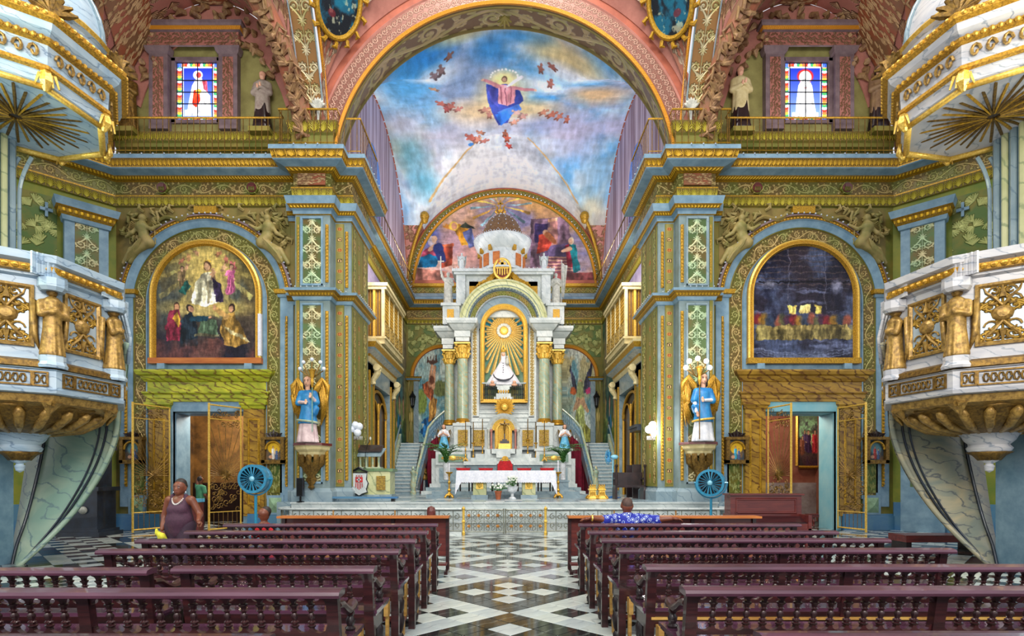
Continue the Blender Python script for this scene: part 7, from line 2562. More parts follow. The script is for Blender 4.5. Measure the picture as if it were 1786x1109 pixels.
for sx,side in ((-1,'left'),(1,'right')):
 PM = PULM if sx < 0 else PULR
 SM = SHELL if sx < 0 else SHELLR
 cx,cy = 8.7,9.85
 # the nave pier that carries it
 np_ = struct('nave_pier_' + side)
 b = MB(sx); b.box(9.62,12.5,8.6,10.75,0,16); b.build('pier_core',BLUE,np_)
 for k in range(5):
  b = MB(sx); b.tube([(9.6,10.7 - .18 * k,5.6),(9.6,10.7 - .18 * k,8.6)],.06,8); b.build('fluted_column',CREAMM if k % 2 else GREYM,np_)
 b = MB(sx)
 for k in range(4):
  b.tube([(9.5 + .02 * k,10.75 + .0 * k,5.0)] + [(9.3 + .25 * k + .25 * math.cos(t * PI / 10),10.8,7.2 + 1.1 * math.sin(t * PI / 10 * .5)) for t in range(6)],.035,6)
 b.build('arch_ribs',GREYM,np_)
 p = thing('pulpit',('marble pulpit with gilt carved panels and corner figures on the %s nave pier' % side),'pulpit',(sx * cx,cy,0),0)
 b = MB(sx); octa_lathe(b,[(1.42,3.6),(1.42,4.92)],cx,cy); b.build('body',PM,p)
 b = MB(sx); octa_lathe(b,[(1.42,4.92),(1.5,4.95),(1.5,5.0),(1.56,5.12),(1.66,5.16),(1.68,5.28),(1.3,5.3)],cx,cy); b.build('rim',PM,p)
 b = MB(sx); octa_lathe(b,[(1.5,4.99),(1.6,5.0),(1.63,5.1),(1.52,5.12)],cx,cy)
 for k in range(8):
  A,B = Vector(octa(cx,cy,1.6,5.05)[k]),Vector(octa(cx,cy,1.6,5.05)[(k + 1) % 8])
  for q in range(9):
   b.ball(tuple(A.lerp(B,(q + 1) / 10)),(.055,.055,.05),6,0,4)
 b.build('gilt_bead_moulding',GOLD,p)
 b = MB(sx); octa_lathe(b,[(1.5,3.42),(1.62,3.46),(1.6,3.55),(1.48,3.6)],cx,cy); b.build('lower_moulding',BRONZE,p)
 b = MB(sx); octa_lathe(b,[(1.5,3.02),(1.66,3.04),(1.68,3.1),(1.66,3.1),(1.66,3.4),(1.7,3.42),(1.5,3.46)],cx,cy); b.build('base_band',PM,p)
 b = MB(sx); octa_lathe(b,[(1.3,2.84),(1.52,2.9),(1.56,3.02)],cx,cy); b.build('gilt_leaf_moulding',AGOLD,p)
 for k in (7,0,1,2):
  A,B = Vector(octa(cx,cy,1.42,0)[k]),Vector(octa(cx,cy,1.42,0)[(k + 1) % 8])
  mid = (A + B) / 2; u = (B - A).normalized(); nn = (mid - Vector((cx,cy,0))).normalized()
  L = (B - A).length
  def fp(a,z,o): return tuple(mid + u * a + nn * o + Vector((0,0,z)))
  # gilt frame round the panel
  b = MB(sx)
  b.sweep([(0,0),(0,.05),(.04,.06),(.07,.02)],[(-.34,3.8),(-.34,4.8),(.34,4.8),(.34,3.8),(-.34,3.8)],lambda a,z,o: fp(a,z,o))
  b.build('panel_frame',AGOLD,p)
  b = MB(sx)
  b.lathe([(.0,.09),(.07,.08),(.11,.05),(.13,.02)],(0,0,0),12,cap=False)
  n0 = len(b.v)
  b.v = [fp(x * 1.1,4.3 + y,z) for x,y,z in b.v]
  for (cz,sg) in ((4.55,1),(4.05,-1)):
   for s2 in (-1,1):
    for (ax,az,R) in ((.13,0,.1),(.1,sg * .16,.07)):
     b.tube([fp(s2 * ax + R * (1 - .6 * t / 10) * math.cos(t * .6 * s2) * s2,cz + az - .05 * sg + R * (1 - .6 * t / 10) * math.sin(t * .6),.03) for t in range(11)],[.017] * 6 + [.02,.02,.019,.017,.012],5)
    b.tube([fp(0,4.3 + sg * .12,.03),fp(s2 * .1,cz,.05),fp(s2 * .2,cz + sg * .1,.03),fp(s2 * .24,cz + sg * .22,.02)],[.02,.024,.02,.008],5)
   b.tube([fp(0,cz,.04),fp(0,cz + sg * .2,.03)],[.05,.01],6)
  b.build('gilt_panel_relief',AGOLD,p)
  b = MB(sx)
  b.add([fp(-.27,3.87,.012),fp(.27,3.87,.012),fp(.27,4.73,.012),fp(-.27,4.73,.012)],[(0,1,2,3)],0,[[(.5,.05),(.5,.95),(0,.95),(0,.05)]])
  b.build('carved_field',bpy.data.materials.get('gilt_on_pale_marble') or carved('gilt_on_pale_marble','candel',(176,192,204),(214,170,72),metal=.3,depth=.08,mid=(120,96,50)),p)
  for a,w in ((-.44,.1),(-.0,.34),(.44,.1)):
   b = MB(sx)
   b.sweep([(0,0),(0,.03),(.025,.03),(.03,0)],[(a - w,3.14),(a - w,3.38),(a + w,3.38),(a + w,3.14),(a - w,3.14)],lambda a_,z,o: (mid + u * a_ + nn * (o + .225) + Vector((0,0,z))))
   for q in range(2 if w < .2 else 6):
    x = a + (q - (.5 if w < .2 else 2.5)) * .09
    b.tube([tuple(mid + u * (x + .035 * math.cos(t)) + nn * .24 + Vector((0,0,3.26 + .07 * math.sin(t)))) for t in range(7)],.016,5)
   b.build('band_panel',BRONZE,p)
  # corner figure
  c = Vector(octa(cx,cy,1.5,0)[k])
  d = (c - Vector((cx,cy,0))).normalized()
  ang = math.atan2(d.y,d.x) + PI / 2
  ca,sa = math.cos(ang),math.sin(ang)
  def rp(x,y,z): return (c.x + (x * ca - y * sa),c.y + (x * sa + y * ca),z)
  z0 = 3.66
  pr = [(rp(0,0,z0 + .03),rp(0,0,z0 + .62),.17,.11,dict(fold=(8,.08))),(rp(0,0,z0 + .5),rp(0,0,z0 + .86),.12,.13),(rp(-.13,0,z0 + .86),rp(.13,0,z0 + .86),.06,.06),(rp(-.16,0,z0 + .84),rp(-.17,-.05,z0 + .66),.055,.05),(rp(.16,0,z0 + .84),rp(.17,-.05,z0 + .66),.055,.05),(rp(-.17,-.06,z0 + .66),rp(.03,-.14,z0 + .7),.045,.035),(rp(.17,-.06,z0 + .66),rp(0,-.14,z0 + .74),.045,.035)]
  V,Q = sdf_mesh(pr,.018,.03,z0)
  b = MB(sx); b.add(V.tolist(),Q.tolist()); b.build('corner_figure',AGOLD,p,smooth=True)
  V,Q = sdf_mesh([(rp(0,0,z0 + .92),rp(0,0,z0 + .98),.045,.04),(rp(0,-.01,z0 + 1.03),rp(0,-.01,z0 + 1.08),.06,.075),(rp(0,-.07,z0 + 1.05),rp(0,-.08,z0 + 1.04),.013,.015),(rp(0,.03,z0 + 1.06),rp(0,.04,z0 + 1.1),.075,.07)],.012,.015)
  b = MB(sx); b.add(V.tolist(),Q.tolist()); b.build('figure_head',BRONZE,p,smooth=True)
  b = MB(sx)
  for s2 in (-1,1):
   b.tube([rp(s2 * .08,.08,z0 + .8),rp(s2 * .22,.1,z0 + .9),rp(s2 * .2,.12,z0 + .35),rp(s2 * .14,.1,z0 + .1)],[.03,.06,.05,.01],6)
  b.build('figure_wings',AGOLD,p,smooth=True)
  b = MB(sx); b.lathe([(.2,3.46),(.21,3.5),(.18,3.56),(.18,3.66)],(c.x,c.y,0),10); b.build('figure_pedestal',PM,p)
  b = MB(sx)
  b.lathe([(.16,4.72),(.2,4.78),(.2,4.92)],(c.x,c.y,0),10)
  for q in range(5):
   b.box(c.x + .14 * (q - 2) / 2 * ca - .016,c.x + .14 * (q - 2) / 2 * ca + .016,c.y + .14 * (q - 2) / 2 * sa - .2,c.y + .2,4.93,5.28)
  b.build('figure_niche_head',PM,p)
  b = MB(sx)
  for q in range(7):
   an = (q - 3) * .35
   b.tube([(c.x,c.y,2.9),(c.x - d.x * .05 + .1 * math.sin(an) * ca,c.y - d.y * .05 + .1 * math.sin(an) * sa,2.98 - .05),(c.x - d.x * .15,c.y - d.y * .15,2.72)],[.06,.07,.02],6)
  b.build('corner_leaf_drop',AGOLD,p)
 # gadrooned bowl and hanging finial
 b = MB(sx); b.lathe([(.42,2.45),(.7,2.5),(1.1,2.68),(1.22,2.82),(1.3,2.86)],(cx,cy,0),40,lobes=20,amp=.035); b.build('gilt_bowl',BRONZE,p,smooth=True)
 b = MB(sx)
 for q in range(22):
  an = q * 2 * PI / 22
  b.tube([(cx + .5 * math.cos(an),cy + .5 * math.sin(an),2.46),(cx + .9 * math.cos(an),cy + .9 * math.sin(an),2.56),(cx + 1.16 * math.cos(an),cy + 1.16 * math.sin(an),2.74),(cx + 1.25 * math.cos(an),cy + 1.25 * math.sin(an),2.8)],[.03,.07,.09,.04],6)
 b.build('acanthus_leaves',AGOLD,p,smooth=True)
 b = MB(sx); b.lathe([(.0,1.76),(.06,1.8),(.08,1.88),(.05,1.92),(.14,1.98),(.2,2.08),(.3,2.14),(.33,2.2),(.28,2.26),(.36,2.34),(.4,2.42),(.44,2.46)],(cx,cy,0),20); b.build('hanging_finial',PM,p,smooth=True,ang=30)
 b = MB(sx); b.lathe([(.15,1.98),(.215,2.07),(.31,2.13)],(cx,cy,0),16,lobes=8,amp=.08); b.build('finial_gilding',BRONZE,p,smooth=True)
 # marble underside of its winding stair
 sh = thing('pulpit_stair',('veined marble underside of the winding stair sweeping down from the %s pulpit' % side),'staircase',(sx * 9.2,10.8,0),0)
 outer = [(7.35,10.7,4.3),(7.55,10.9,3.7),(7.76,11.05,3.15),(7.84,11.1,2.6),(8.02,11.1,2.05),(8.34,11.1,1.48),(8.7,11.0,.9),(9.0,10.75,.4),(9.28,10.5,-.02)]
 inner = [(9.9,11.7,4.3),(9.98,11.7,3.7),(10.02,11.65,3.1),(10.05,11.6,2.5),(10.05,11.5,1.95),(10.0,11.35,1.4),(9.95,11.2,.85),(9.85,11.0,.4),(9.7,10.85,-.02)]
 def cr(pts,t):
  t *= len(pts) - 1; i = min(int(t),len(pts) - 2); f = t - i
  p0,p1,p2,p3 = [Vector(pts[min(max(i + q,0),len(pts) - 1)]) for q in (-1,0,1,2)]
  return .5 * ((2 * p1) + (p2 - p0) * f + (2 * p0 - 5 * p1 + 4 * p2 - p3) * f * f + (3 * p1 - p0 - 3 * p2 + p3) * f ** 3)
 def shf(u,v,o=0):
  a,c = cr(outer,v),cr(inner,v)
  q = a.lerp(c,u)
  bul = .28 * math.sin(PI * u) * (1 - .4 * v)
  return (q.x - bul * .5 + o * .2,q.y - bul + o,q.z - .1 * math.sin(PI * u))
 b = MB(sx)
 b.grid(lambda u,v: shf(u,v),20,30); b.grid(lambda u,v: shf(u,v,.12),20,30)
 b.build('marble_underside',SM,sh,smooth=True)
 for du,rad,mt,nm in ((0,.05,SM,'edge_roll'),(.10,.022,DARKB,'dark_inlay_line'),(.17,.018,DARKB,'dark_inlay_line'),(.78,.03,DARKB,'dark_inlay_line')):
  b = MB(sx); b.tube([tuple(Vector(shf(du,t / 30)) + Vector((0,-.03,0))) for t in range(31)],rad,6); b.build(nm,mt,sh,smooth=True)
 b = MB(sx)
 for k in range(3):
  b.tube([(7.38 + .08 * k,10.75 + .08 * k,3.9),(7.3 + .1 * k,10.7 + .1 * k,4.4),(7.45 + .13 * k,10.75 + .1 * k,4.9),(7.8 + .1 * k,10.8 + .1 * k,5.2)],.035,6)
 b.build('parapet_ribs',PM,sh,smooth=True)
 # canopy
 c = thing('pulpit_canopy',('gilt and marble crown-shaped sounding board hanging above the %s pulpit' % side),'canopy',(sx * 8.78,9.95,8.1),0)
 cx,cy = 8.78,9.95
 b = MB(sx); octa_lathe(b,[(1.28,8.13),(1.4,8.12),(1.44,8.14),(1.44,8.3),(1.46,8.31)],cx,cy); b.build('lower_fascia',PM,c)
 b = MB(sx)
 for q in range(8):
  A,B = octa(cx,cy,1.36,8.1)[q],octa(cx,cy,1.36,8.1)[(q + 1) % 8]
  b.tube([A,B],.055,8); b.ball(A,.055,8,0,5)
 b.build('gilt_lip',GOLDB,c,smooth=True)
 b = MB(sx); octa_lathe(b,[(1.3,8.15),(1.0,8.22),(.0,8.24)],cx,cy); b.build('soffit',flat('pale_blue_soffit',(150,190,226),.4,0,(130,172,212),2),c) if sx < 0 else b.build('soffit',flat('grey_white_soffit',(190,200,214),.4,0,(176,186,200),2),c)
 b = MB(sx); b.lathe([(0,8.1),(.12,8.12),(.3,8.17),(.7,8.2),(.74,8.22)],(cx,cy,0),48,lobes=16,amp=.1); b.build('sunburst_boss',WOODK,c)
 for q in range(36):
  an = q * PI / 18
  L = 1.16 if q % 2 else 1.0
  b = MB(sx); b.tube([(cx + .1 * math.cos(an),cy + .1 * math.sin(an),8.1),(cx + L * .9 * math.cos(an),cy + L * .9 * math.sin(an),8.15),(cx + L * math.cos(an),cy + L * math.sin(an),8.16)],[.018,.034,.006],5); b.build('ray',BRONZE if q % 3 else GOLDP,c)
 for nm,pr,mt in (('gilt_string',[(1.46,8.31),(1.54,8.33),(1.52,8.4)],GOLD),('frieze',[(1.48,8.4),(1.5,8.74)],PM),('gilt_bead_moulding',[(1.5,8.74),(1.6,8.77),(1.58,8.84)],GOLD),('cornice',[(1.56,8.84),(1.66,8.92),(1.69,9.0),(1.7,9.02)],PM),('gilt_cornice_edge',[(1.7,9.02),(1.79,9.06),(1.79,9.15),(1.4,9.22)],GOLD)):
  b = MB(sx); octa_lathe(b,pr,cx,cy)
  if 'bead' in nm or 'edge' in nm:
   r_ = 1.6 if 'bead' in nm else 1.78
   z_ = 8.8 if 'bead' in nm else 9.11
   for k in range(8):
    A,B = Vector(octa(cx,cy,r_,z_)[k]),Vector(octa(cx,cy,r_,z_)[(k + 1) % 8])
    for q in range(11):
     b.ball(tuple(A.lerp(B,(q + 1) / 12)),.045,6,0,4)
  b.build(nm,mt,c)
 for k in range(8):
  A,B = Vector(octa(cx,cy,1.53,8.57)[k]),Vector(octa(cx,cy,1.53,8.57)[(k + 1) % 8])
  u = (B - A).normalized()
  b = MB(sx)
  for q in range(5):
   m_ = A.lerp(B,.16 + .17 * q)
   b.tube([tuple(m_ + u * (.07 * (1 - t / 14) * math.cos(t * .7)) + Vector((0,0,.12 * (1 - t / 14) * math.sin(t * .7)))) for t in range(10)],.024,5)
  b.build('frieze_relief',AGOLD,c)
  b = MB(sx)
  o = (A - Vector((cx,cy,8.57))).normalized()
  b.tube([tuple(A - Vector((0,0,.25)) - o * .1),tuple(A - Vector((0,0,.42)) - o * .08),tuple(A - Vector((0,0,.56)) - o * .12)],[.08,.1,.03],6)
  for q in range(5):
   b.tube([tuple(A + u * .05 * (q - 2) - Vector((0,0,.3)) - o * .06),tuple(A + u * .08 * (q - 2) - Vector((0,0,.5)) - o * .06)],[.03,.015],4)
  b.build('pendant_leaf',GOLDB,c)
  b = MB(sx)
  top = A + o * .14 + Vector((0,0,.6))
  for q in range(7):
   an = (q - 3) * .42
   b.tube([tuple(top),tuple(top + u * .22 * math.sin(an) + Vector((0,0,.26 * math.cos(an)))),tuple(top + u * .34 * math.sin(an) + o * .06 + Vector((0,0,.3 * math.cos(an))))],[.05,.06,.02],5)
  b.build('acroterion',BRONZE,c)
 b = MB(sx); b.lathe([(1.42,9.14),(1.44,9.4),(1.5,9.45),(1.5,9.55),(1.42,9.6)] + [(1.38 * math.cos(t * PI / 20),9.6 + 1.5 * math.sin(t * PI / 20)) for t in range(10)],(cx,cy,0),32); b.build('dome',PULM if sx < 0 else PULR,c,smooth=True,ang=30)
 b = MB(sx); b.lathe([(1.5,9.45),(1.55,9.5),(1.5,9.56)],(cx,cy,0),32)
 b.build('dome_gilt_ring',GOLDB,c)
 for k in range(8):
  an = math.radians(168 + 45 * k)
  b = MB(sx); b.tube([(cx + 1.4 * math.cos(t * PI / 20) * math.cos(an),cy + 1.4 * math.cos(t * PI / 20) * math.sin(an),9.6 + 1.52 * math.sin(t * PI / 20)) for t in range(10)],.05,6); b.build('dome_rib',GREYM,c,smooth=True)

for o_ in [o for o in COL.objects if o.name.startswith('pulpit_canopy')]:
 o_.location.x += .08 if o_.location.x > 0 else -.08
 o_.location.z += .12

# ------------------------------------------------------------------ the two great framed paintings
def paint_virgin():
 c = Cv(512,580,(40,40,40))
 c.grad((120,110,60),(50,40,50)); c.noise((70,80,80),4,4,.45,.65,.8,81); c.noise((30,30,44),4,3,.45,.6,.85,82,mask=np.clip((.36 - c.Y) * 5,0,1) * 1.0)
 for q in range(18):
  an = q * PI / 9
  c.poly([(.5,.86),(.5 + .6 * math.cos(an - .05),.86 + .5 * math.sin(an - .05)),(.5 + .6 * math.cos(an + .05),.86 + .5 * math.sin(an + .05))],(196,176,96),.45)
 c.ell(.5,.78,.2,.26,(224,196,110),soft=1.2,op=.9)
 c.ell(.5,.45,.36,.07,(206,180,96),soft=.9,op=.9); c.ell(.4,.43,.2,.05,(190,170,110),soft=.8,op=.8)
 for x,y,s_,col in ((.26,.86,.03,(190,120,90)),(.33,.9,.03,(200,150,100)),(.3,.8,.035,(206,160,120)),(.7,.88,.03,(196,120,100)),(.62,.93,.025,(190,130,90)),(.76,.82,.035,(200,110,110)),(.4,.93,.025,(200,150,110)),(.68,.8,.035,(214,170,130))):
  c.baby(x,y,s_,col,rot=x * 9)
 c.fig(.27,.6,.22,(110,90,60),lean=-.05); c.fig(.74,.58,.26,(176,90,130),lean=.03,arms=((-.25,.6),(.1,.5)))
 c.poly([(.22,.6),(.32,.7),(.36,.64),(.28,.56)],(40,110,100))
 # seated robed figure with child
 c.poly([(.36,.5),(.4,.68),(.47,.76),(.56,.76),(.62,.66),(.66,.5),(.5,.46)],(206,200,170)); c.poly([(.56,.72),(.64,.66),(.68,.5),(.6,.5)],(52,40,70)); c.cap(.42,.52,.46,.7,.02,.015,(150,146,120),.5); c.cap(.52,.5,.52,.68,.012,.01,(150,140,110),.5)
 c.ell(.51,.81,.033,.042,(80,50,30)); c.ell(.51,.805,.024,.034,(214,170,130)); c.baby(.565,.74,.04,(206,160,120),.2); c.poly([(.48,.85),(.5,.87),(.51,.85),(.53,.87),(.55,.85)],(200,160,60))
 # three kneeling men
 c.poly([(.1,.28),(.14,.42),(.22,.44),(.26,.26),(.24,.16),(.1,.16)],(110,30,50)); c.poly([(.17,.36),(.2,.42),(.24,.34),(.22,.28)],(196,150,50)); c.ell(.2,.465,.028,.036,(60,40,30)); c.ell(.2,.46,.022,.028,(206,150,110))
 c.poly([(.24,.12),(.25,.34),(.34,.42),(.4,.32),(.42,.12)],(22,34,44)); c.cap(.36,.35,.5,.36,.025,.018,(26,60,76)); c.ell(.335,.45,.03,.036,(40,30,26)); c.ell(.345,.445,.02,.026,(190,140,110)); c.ell(.53,.365,.015,.012,(206,150,110))
 c.poly([(.68,.12),(.64,.28),(.68,.4),(.78,.42),(.84,.3),(.92,.14),(.8,.1)],(160,124,60)); c.poly([(.66,.3),(.9,.18),(.94,.14),(.74,.22)],(206,190,140)); c.cap(.7,.38,.6,.44,.03,.02,(190,150,90)); c.ell(.59,.455,.014,.02,(214,160,120)); c.ell(.75,.455,.03,.038,(50,34,30)); c.ell(.742,.45,.022,.028,(200,150,116))
 c.poly([(.4,.22),(.62,.22),(.6,.34),(.44,.34)],(72,92,70)); c.poly([(.38,.2),(.64,.2),(.64,.225),(.38,.225)],(96,92,70))
 c.noise((150,84,70),5,4,.5,.7,.5,84,mask=(c.Y < .18) * 1.0)
 c.brush(.006,.2)
 return c.image('adoration_painting',.04)

def paint_dark():
 """plain stand-in: a dusky hall with a pale draped table band and warm blurred shapes"""
 c = Cv(512,580,(40,40,60))
 c.grad((44,34,44),(40,40,56)); c.noise((70,80,110),3,4,.45,.62,.9,91); c.noise((22,22,40),6,3,.48,.6,.8,92); c.noise((130,140,180),3,22,.58,.75,.6,93)
 for k in range(7):
  c.cap(0,.96 - .05 * k,1,.96 - .05 * k,.004,.004,(84,70,70),.6,.8)
 c.cap(.05,.68,.95,.68,.006,.006,(14,12,20),.5); c.cap(.36,1,.36,.4,.003,.003,(130,130,150),.5,.6); c.cap(.72,1,.72,.45,.003,.003,(130,130,150),.5,.6); c.cap(.1,.62,.95,.62,.003,.003,(120,124,150),.5,.6)
 c.ell(.83,.64,.04,.05,(150,150,176),soft=1,op=.8); c.ell(.16,.66,.05,.03,(140,140,160),soft=1,op=.7)
 c.poly([(.34,.4),(.42,.4),(.42,.48),(.34,.48)],(190,170,90)); c.poly([(.46,.4),(.58,.4),(.58,.48),(.46,.48)],(200,180,110)); c.poly([(.62,.4),(.68,.4),(.68,.48),(.62,.48)],(180,160,80))
 r = random.Random(8)
 for k in range(16):
  x = .06 + k * .058 + r.uniform(-.015,.015)
  c.ell(x,.335 + r.uniform(-.015,.02),.04,.05,((120,34,40),(150,110,40),(50,60,80),(150,80,60),(90,90,60),(70,40,60))[k % 6],soft=.6,op=.9)
 c.poly([(.02,.22),(.06,.29),(.94,.31),(.99,.22)],(126,110,64)); c.poly([(.03,.17),(.03,.26),(.98,.26),(.98,.17)],(104,92,54)); c.noise((170,156,96),7,2,.5,.7,.7,95,mask=((c.Y > .17) & (c.Y < .3)) * 1.0)
 for k in range(3):
  pts = [(t / 20,.1 - .02 * k - .05 * math.sin(PI * t / 20)) for t in range(21)]
  for a,b_ in zip(pts[:-1],pts[1:]):
   c.cap(*a,*b_,.006,.006,(120,130,160),.8,.5)
 c.brush(.007,.2)
 return c.image('dusky_hall_painting',.05)

for sx,side,im,lb in ((-1,'left',paint_virgin(),'arched gold-framed painting of a seated robed mother over kneeling men, left wall'),(1,'right',paint_dark(),'arched gold-framed dark blue canvas with a pale table band on the right wall')):
 t = thing('framed_painting',lb,'painting',(sx * ACX,YW - .1,5.41))
 hw,zc = 1.62,7.56
 pl = [(ACX - hw,5.5),(ACX + hw,5.5)] + arc(ACX,zc,hw,0,PI,30)
 b = MB(sx); b.prism(pl,lambda p,q: (p,YW - .1,q),lambda p,q: (p,YW - .03,q))
 b.uv[0] = [(((p - ACX) / (2 * hw) * sx + .5),(q - 5.5) / (zc + hw - 5.5)) for p,q in pl]
 b.build('canvas',painted('canvas_' + side,im,.35 if sx < 0 else .3),t)
 path = arch_path(ACX,zc,1.8,5.4,36)
 mould('gilt_frame',[(0,0),(0,.12),(.05,.16),(.08,.12),(.14,.12),(.16,.16),(.2,.06),(.2,0)],path,WXZ(YW - .04),[GOLD,GOLDB,GOLDB,GOLD,GOLDB,GOLD,GOLD],t,sx)
 b = MB(sx); b.box(ACX - 1.82,ACX + 1.82,YW - .2,YW - .04,5.36,5.54); b.build('bottom_rail',WOODO if sx < 0 else GOLDP,t)
 if sx < 0:
  b = MB(sx); b.box(ACX - 1.82,ACX - 1.72,YW - .205,YW - .1,5.6,6.95); b.build('bare_gesso_patch',CLOTH,t)
 for s2 in (-1,1):
  b = MB(sx); b.box(ACX + s2 * 1.4 - .12,ACX + s2 * 1.4 + .12,YW - .2,YW - .02,5.18,5.36); b.build('support_block',BLUE,t)

# painting in the right doorway room, and both rooms behind
for sx,side in ((-1,'left'),(1,'right')):
 rm = struct('wall_side_room_' + side)
 b = MB(sx)
 b.box(7.4,12.2,21.4,21.5,0,5); b.box(7.4,7.5,18.7,21.4,0,5); b.box(12.1,12.2,18.7,21.4,0,5)
 b.build('room_walls',BRICKIN if sx < 0 else flat('brown_red_room_wall',(120,58,44),.6,0,(150,96,76),1.2,.2),rm)
 b = MB(sx); b.box(7.4,12.2,18.7,21.5,4.6,4.7); b.build('room_ceiling',STONE,rm)
 b = MB(sx); b.box(7.4,12.2,21.3,21.4,0,1.5); b.build('room_dado',flat('stained_plaster_dado',(170,160,160),.6,0,(120,100,100),1.5,.2),rm) if sx > 0 else b.build('room_dado',WOODK,rm)
 point('side_room_lamp_' + side,(sx * 9.3,19.6,4.2),150 if sx > 0 else 260,(1,.9,.75),.25)  # added fill light, brightens the room seen through the doorway
c = Cv(256,512,(60,40,50)); c.grad((120,150,120),(70,36,40)); c.ell(.5,.68,.26,.22,(160,210,160),soft=.3); c.poly([(.22,.3),(.78,.3),(.78,.68),(.22,.68)],(160,190,120)); c.noise((60,40,60),4,6,.5,.65,.7,99)
c.fig(.3,.3,.4,(80,60,90)); c.fig(.45,.26,.44,(60,40,70)); c.fig(.72,.25,.46,(176,50,60)); c.fig(.18,.22,.36,(120,70,50)); c.noise((50,40,40),5,4,.4,.6,.9,98,mask=(c.Y < .25) * 1.0)
t = thing('framed_painting','tall gold-framed painting of robed figures seen through the right doorway','painting',(PX(1412,21.2),21.25,2.4))
x0,x1,z0,z1 = PX(1392,21.2),PX(1433,21.2),PZ(812,21.2),PZ(722,21.2)
b = MB(); b.box(x0,x1,21.22,21.28,z0,z1)
c.brush(.006,.15)
b.build('canvas',painted('doorway_canvas',c.image('doorway_painting',.05),.4),t)
mould('gilt_frame',[(-.1,0),(-.1,.06),(-.05,.1),(0,.05),(0,0)],[(x0,z0),(x0,z1),(x1,z1),(x1,z0),(x0,z0)],WXZ(21.23),GOLD,t)

# stained glass windows: coloured panes in leads, lit from outside
def glass_img(k):
 c = Cv(192,270,(30,60,190))
 c.grad((20,36,150),(120,150,240))
 r = random.Random(k)
 cols = [(220,60,40),(245,245,240),(60,150,90),(240,170,60),(230,110,60)]
 for i in range(24):
  for x in (.06,.94):
   c.ell(x,(i + .5) / 24,.04,.028,cols[(i + (x > .5)) % 5],soft=.2)
 for i in range(16):
  for y in (.035,.965):
   c.ell((i + .5) / 16,y,.028,.03,cols[(i + 2) % 5],soft=.2)
 for x in (.06,.94):
  for y in (.035,.965):
   c.poly([(x - .05,y - .035),(x + .05,y - .035),(x + .05,y + .035),(x - .05,y + .035)],(60,90,200))
 for (x0,y0,x1,y1) in ((.14,.07,.14,.93),(.86,.07,.86,.93),(.14,.93,.86,.93),(.14,.07,.86,.07)):
  c.cap(x0,y0,x1,y1,.012,.012,(250,250,255),.3)
 if k == 1:
  c.poly([(.22,.12),(.3,.4),(.36,.62),(.46,.74),(.6,.74),(.66,.56),(.8,.44),(.82,.12)],(255,255,255)); c.poly([(.36,.3),(.4,.54),(.54,.56),(.56,.36),(.46,.24)],(214,40,20)); c.ell(.5,.8,.08,.075,(255,255,250)); c.ell(.52,.8,.045,.05,(190,60,60)); c.poly([(.6,.72),(.72,.7),(.74,.5),(.64,.56)],(190,70,90)); c.ell(.52,.52,.05,.04,(250,190,60)); c.poly([(.18,.1),(.82,.1),(.82,.2),(.18,.2)],(235,240,255))
 else:
  c.ell(.5,.78,.13,.12,(220,30,20)); c.ell(.5,.76,.1,.11,(255,255,255)); c.poly([(.26,.1),(.3,.36),(.34,.62),(.44,.74),(.56,.74),(.66,.62),(.7,.36),(.76,.1)],(255,255,255)); c.poly([(.2,.08),(.8,.08),(.8,.16),(.2,.16)],(255,255,255)); c.cap(.48,.58,.52,.58,.01,.01,(170,120,120),.5)
 for y in (.3,.5,.7):
  c.cap(.02,y,.98,y,.004,.004,(20,20,60),.3,.8)
 return c.image('glass_%d' % k,.0)

for sx,k,lb in ((-1,1,'left stained glass window with a white and red robed figure on blue'),(1,2,'right stained glass window with a white veiled figure and red halo on blue')):
 wx0,wx1 = (9.33,10.68) if sx < 0 else (9.1,10.52)
 w = struct('window_%d' % k)
 b = MB(sx)
 b.box(wx0,wx1,YW + .1,YW + .13,13.3,15.2)
 b.uv = [[(1 - u,v) for u,v in q] if (q and sx < 0) else q for q in b.uv]
 b.build('stained_glass_pane',painted('stained_glass_%d' % k,glass_img(k),.2,emit=1.5),w)
 b = MB(sx)
 for f in (0,.14,.5,.86,1):
  x = wx0 + (wx1 - wx0) * f; b.box(x - .012,x + .012,YW + .07,YW + .1,13.3,15.2)
 for f in (0,.3,.5,.7,1):
  z = 13.3 + 1.9 * f; b.box(wx0,wx1,YW + .07,YW + .1,z - .012,z + .012)
 b.build('lead_bars',DARKB,w)

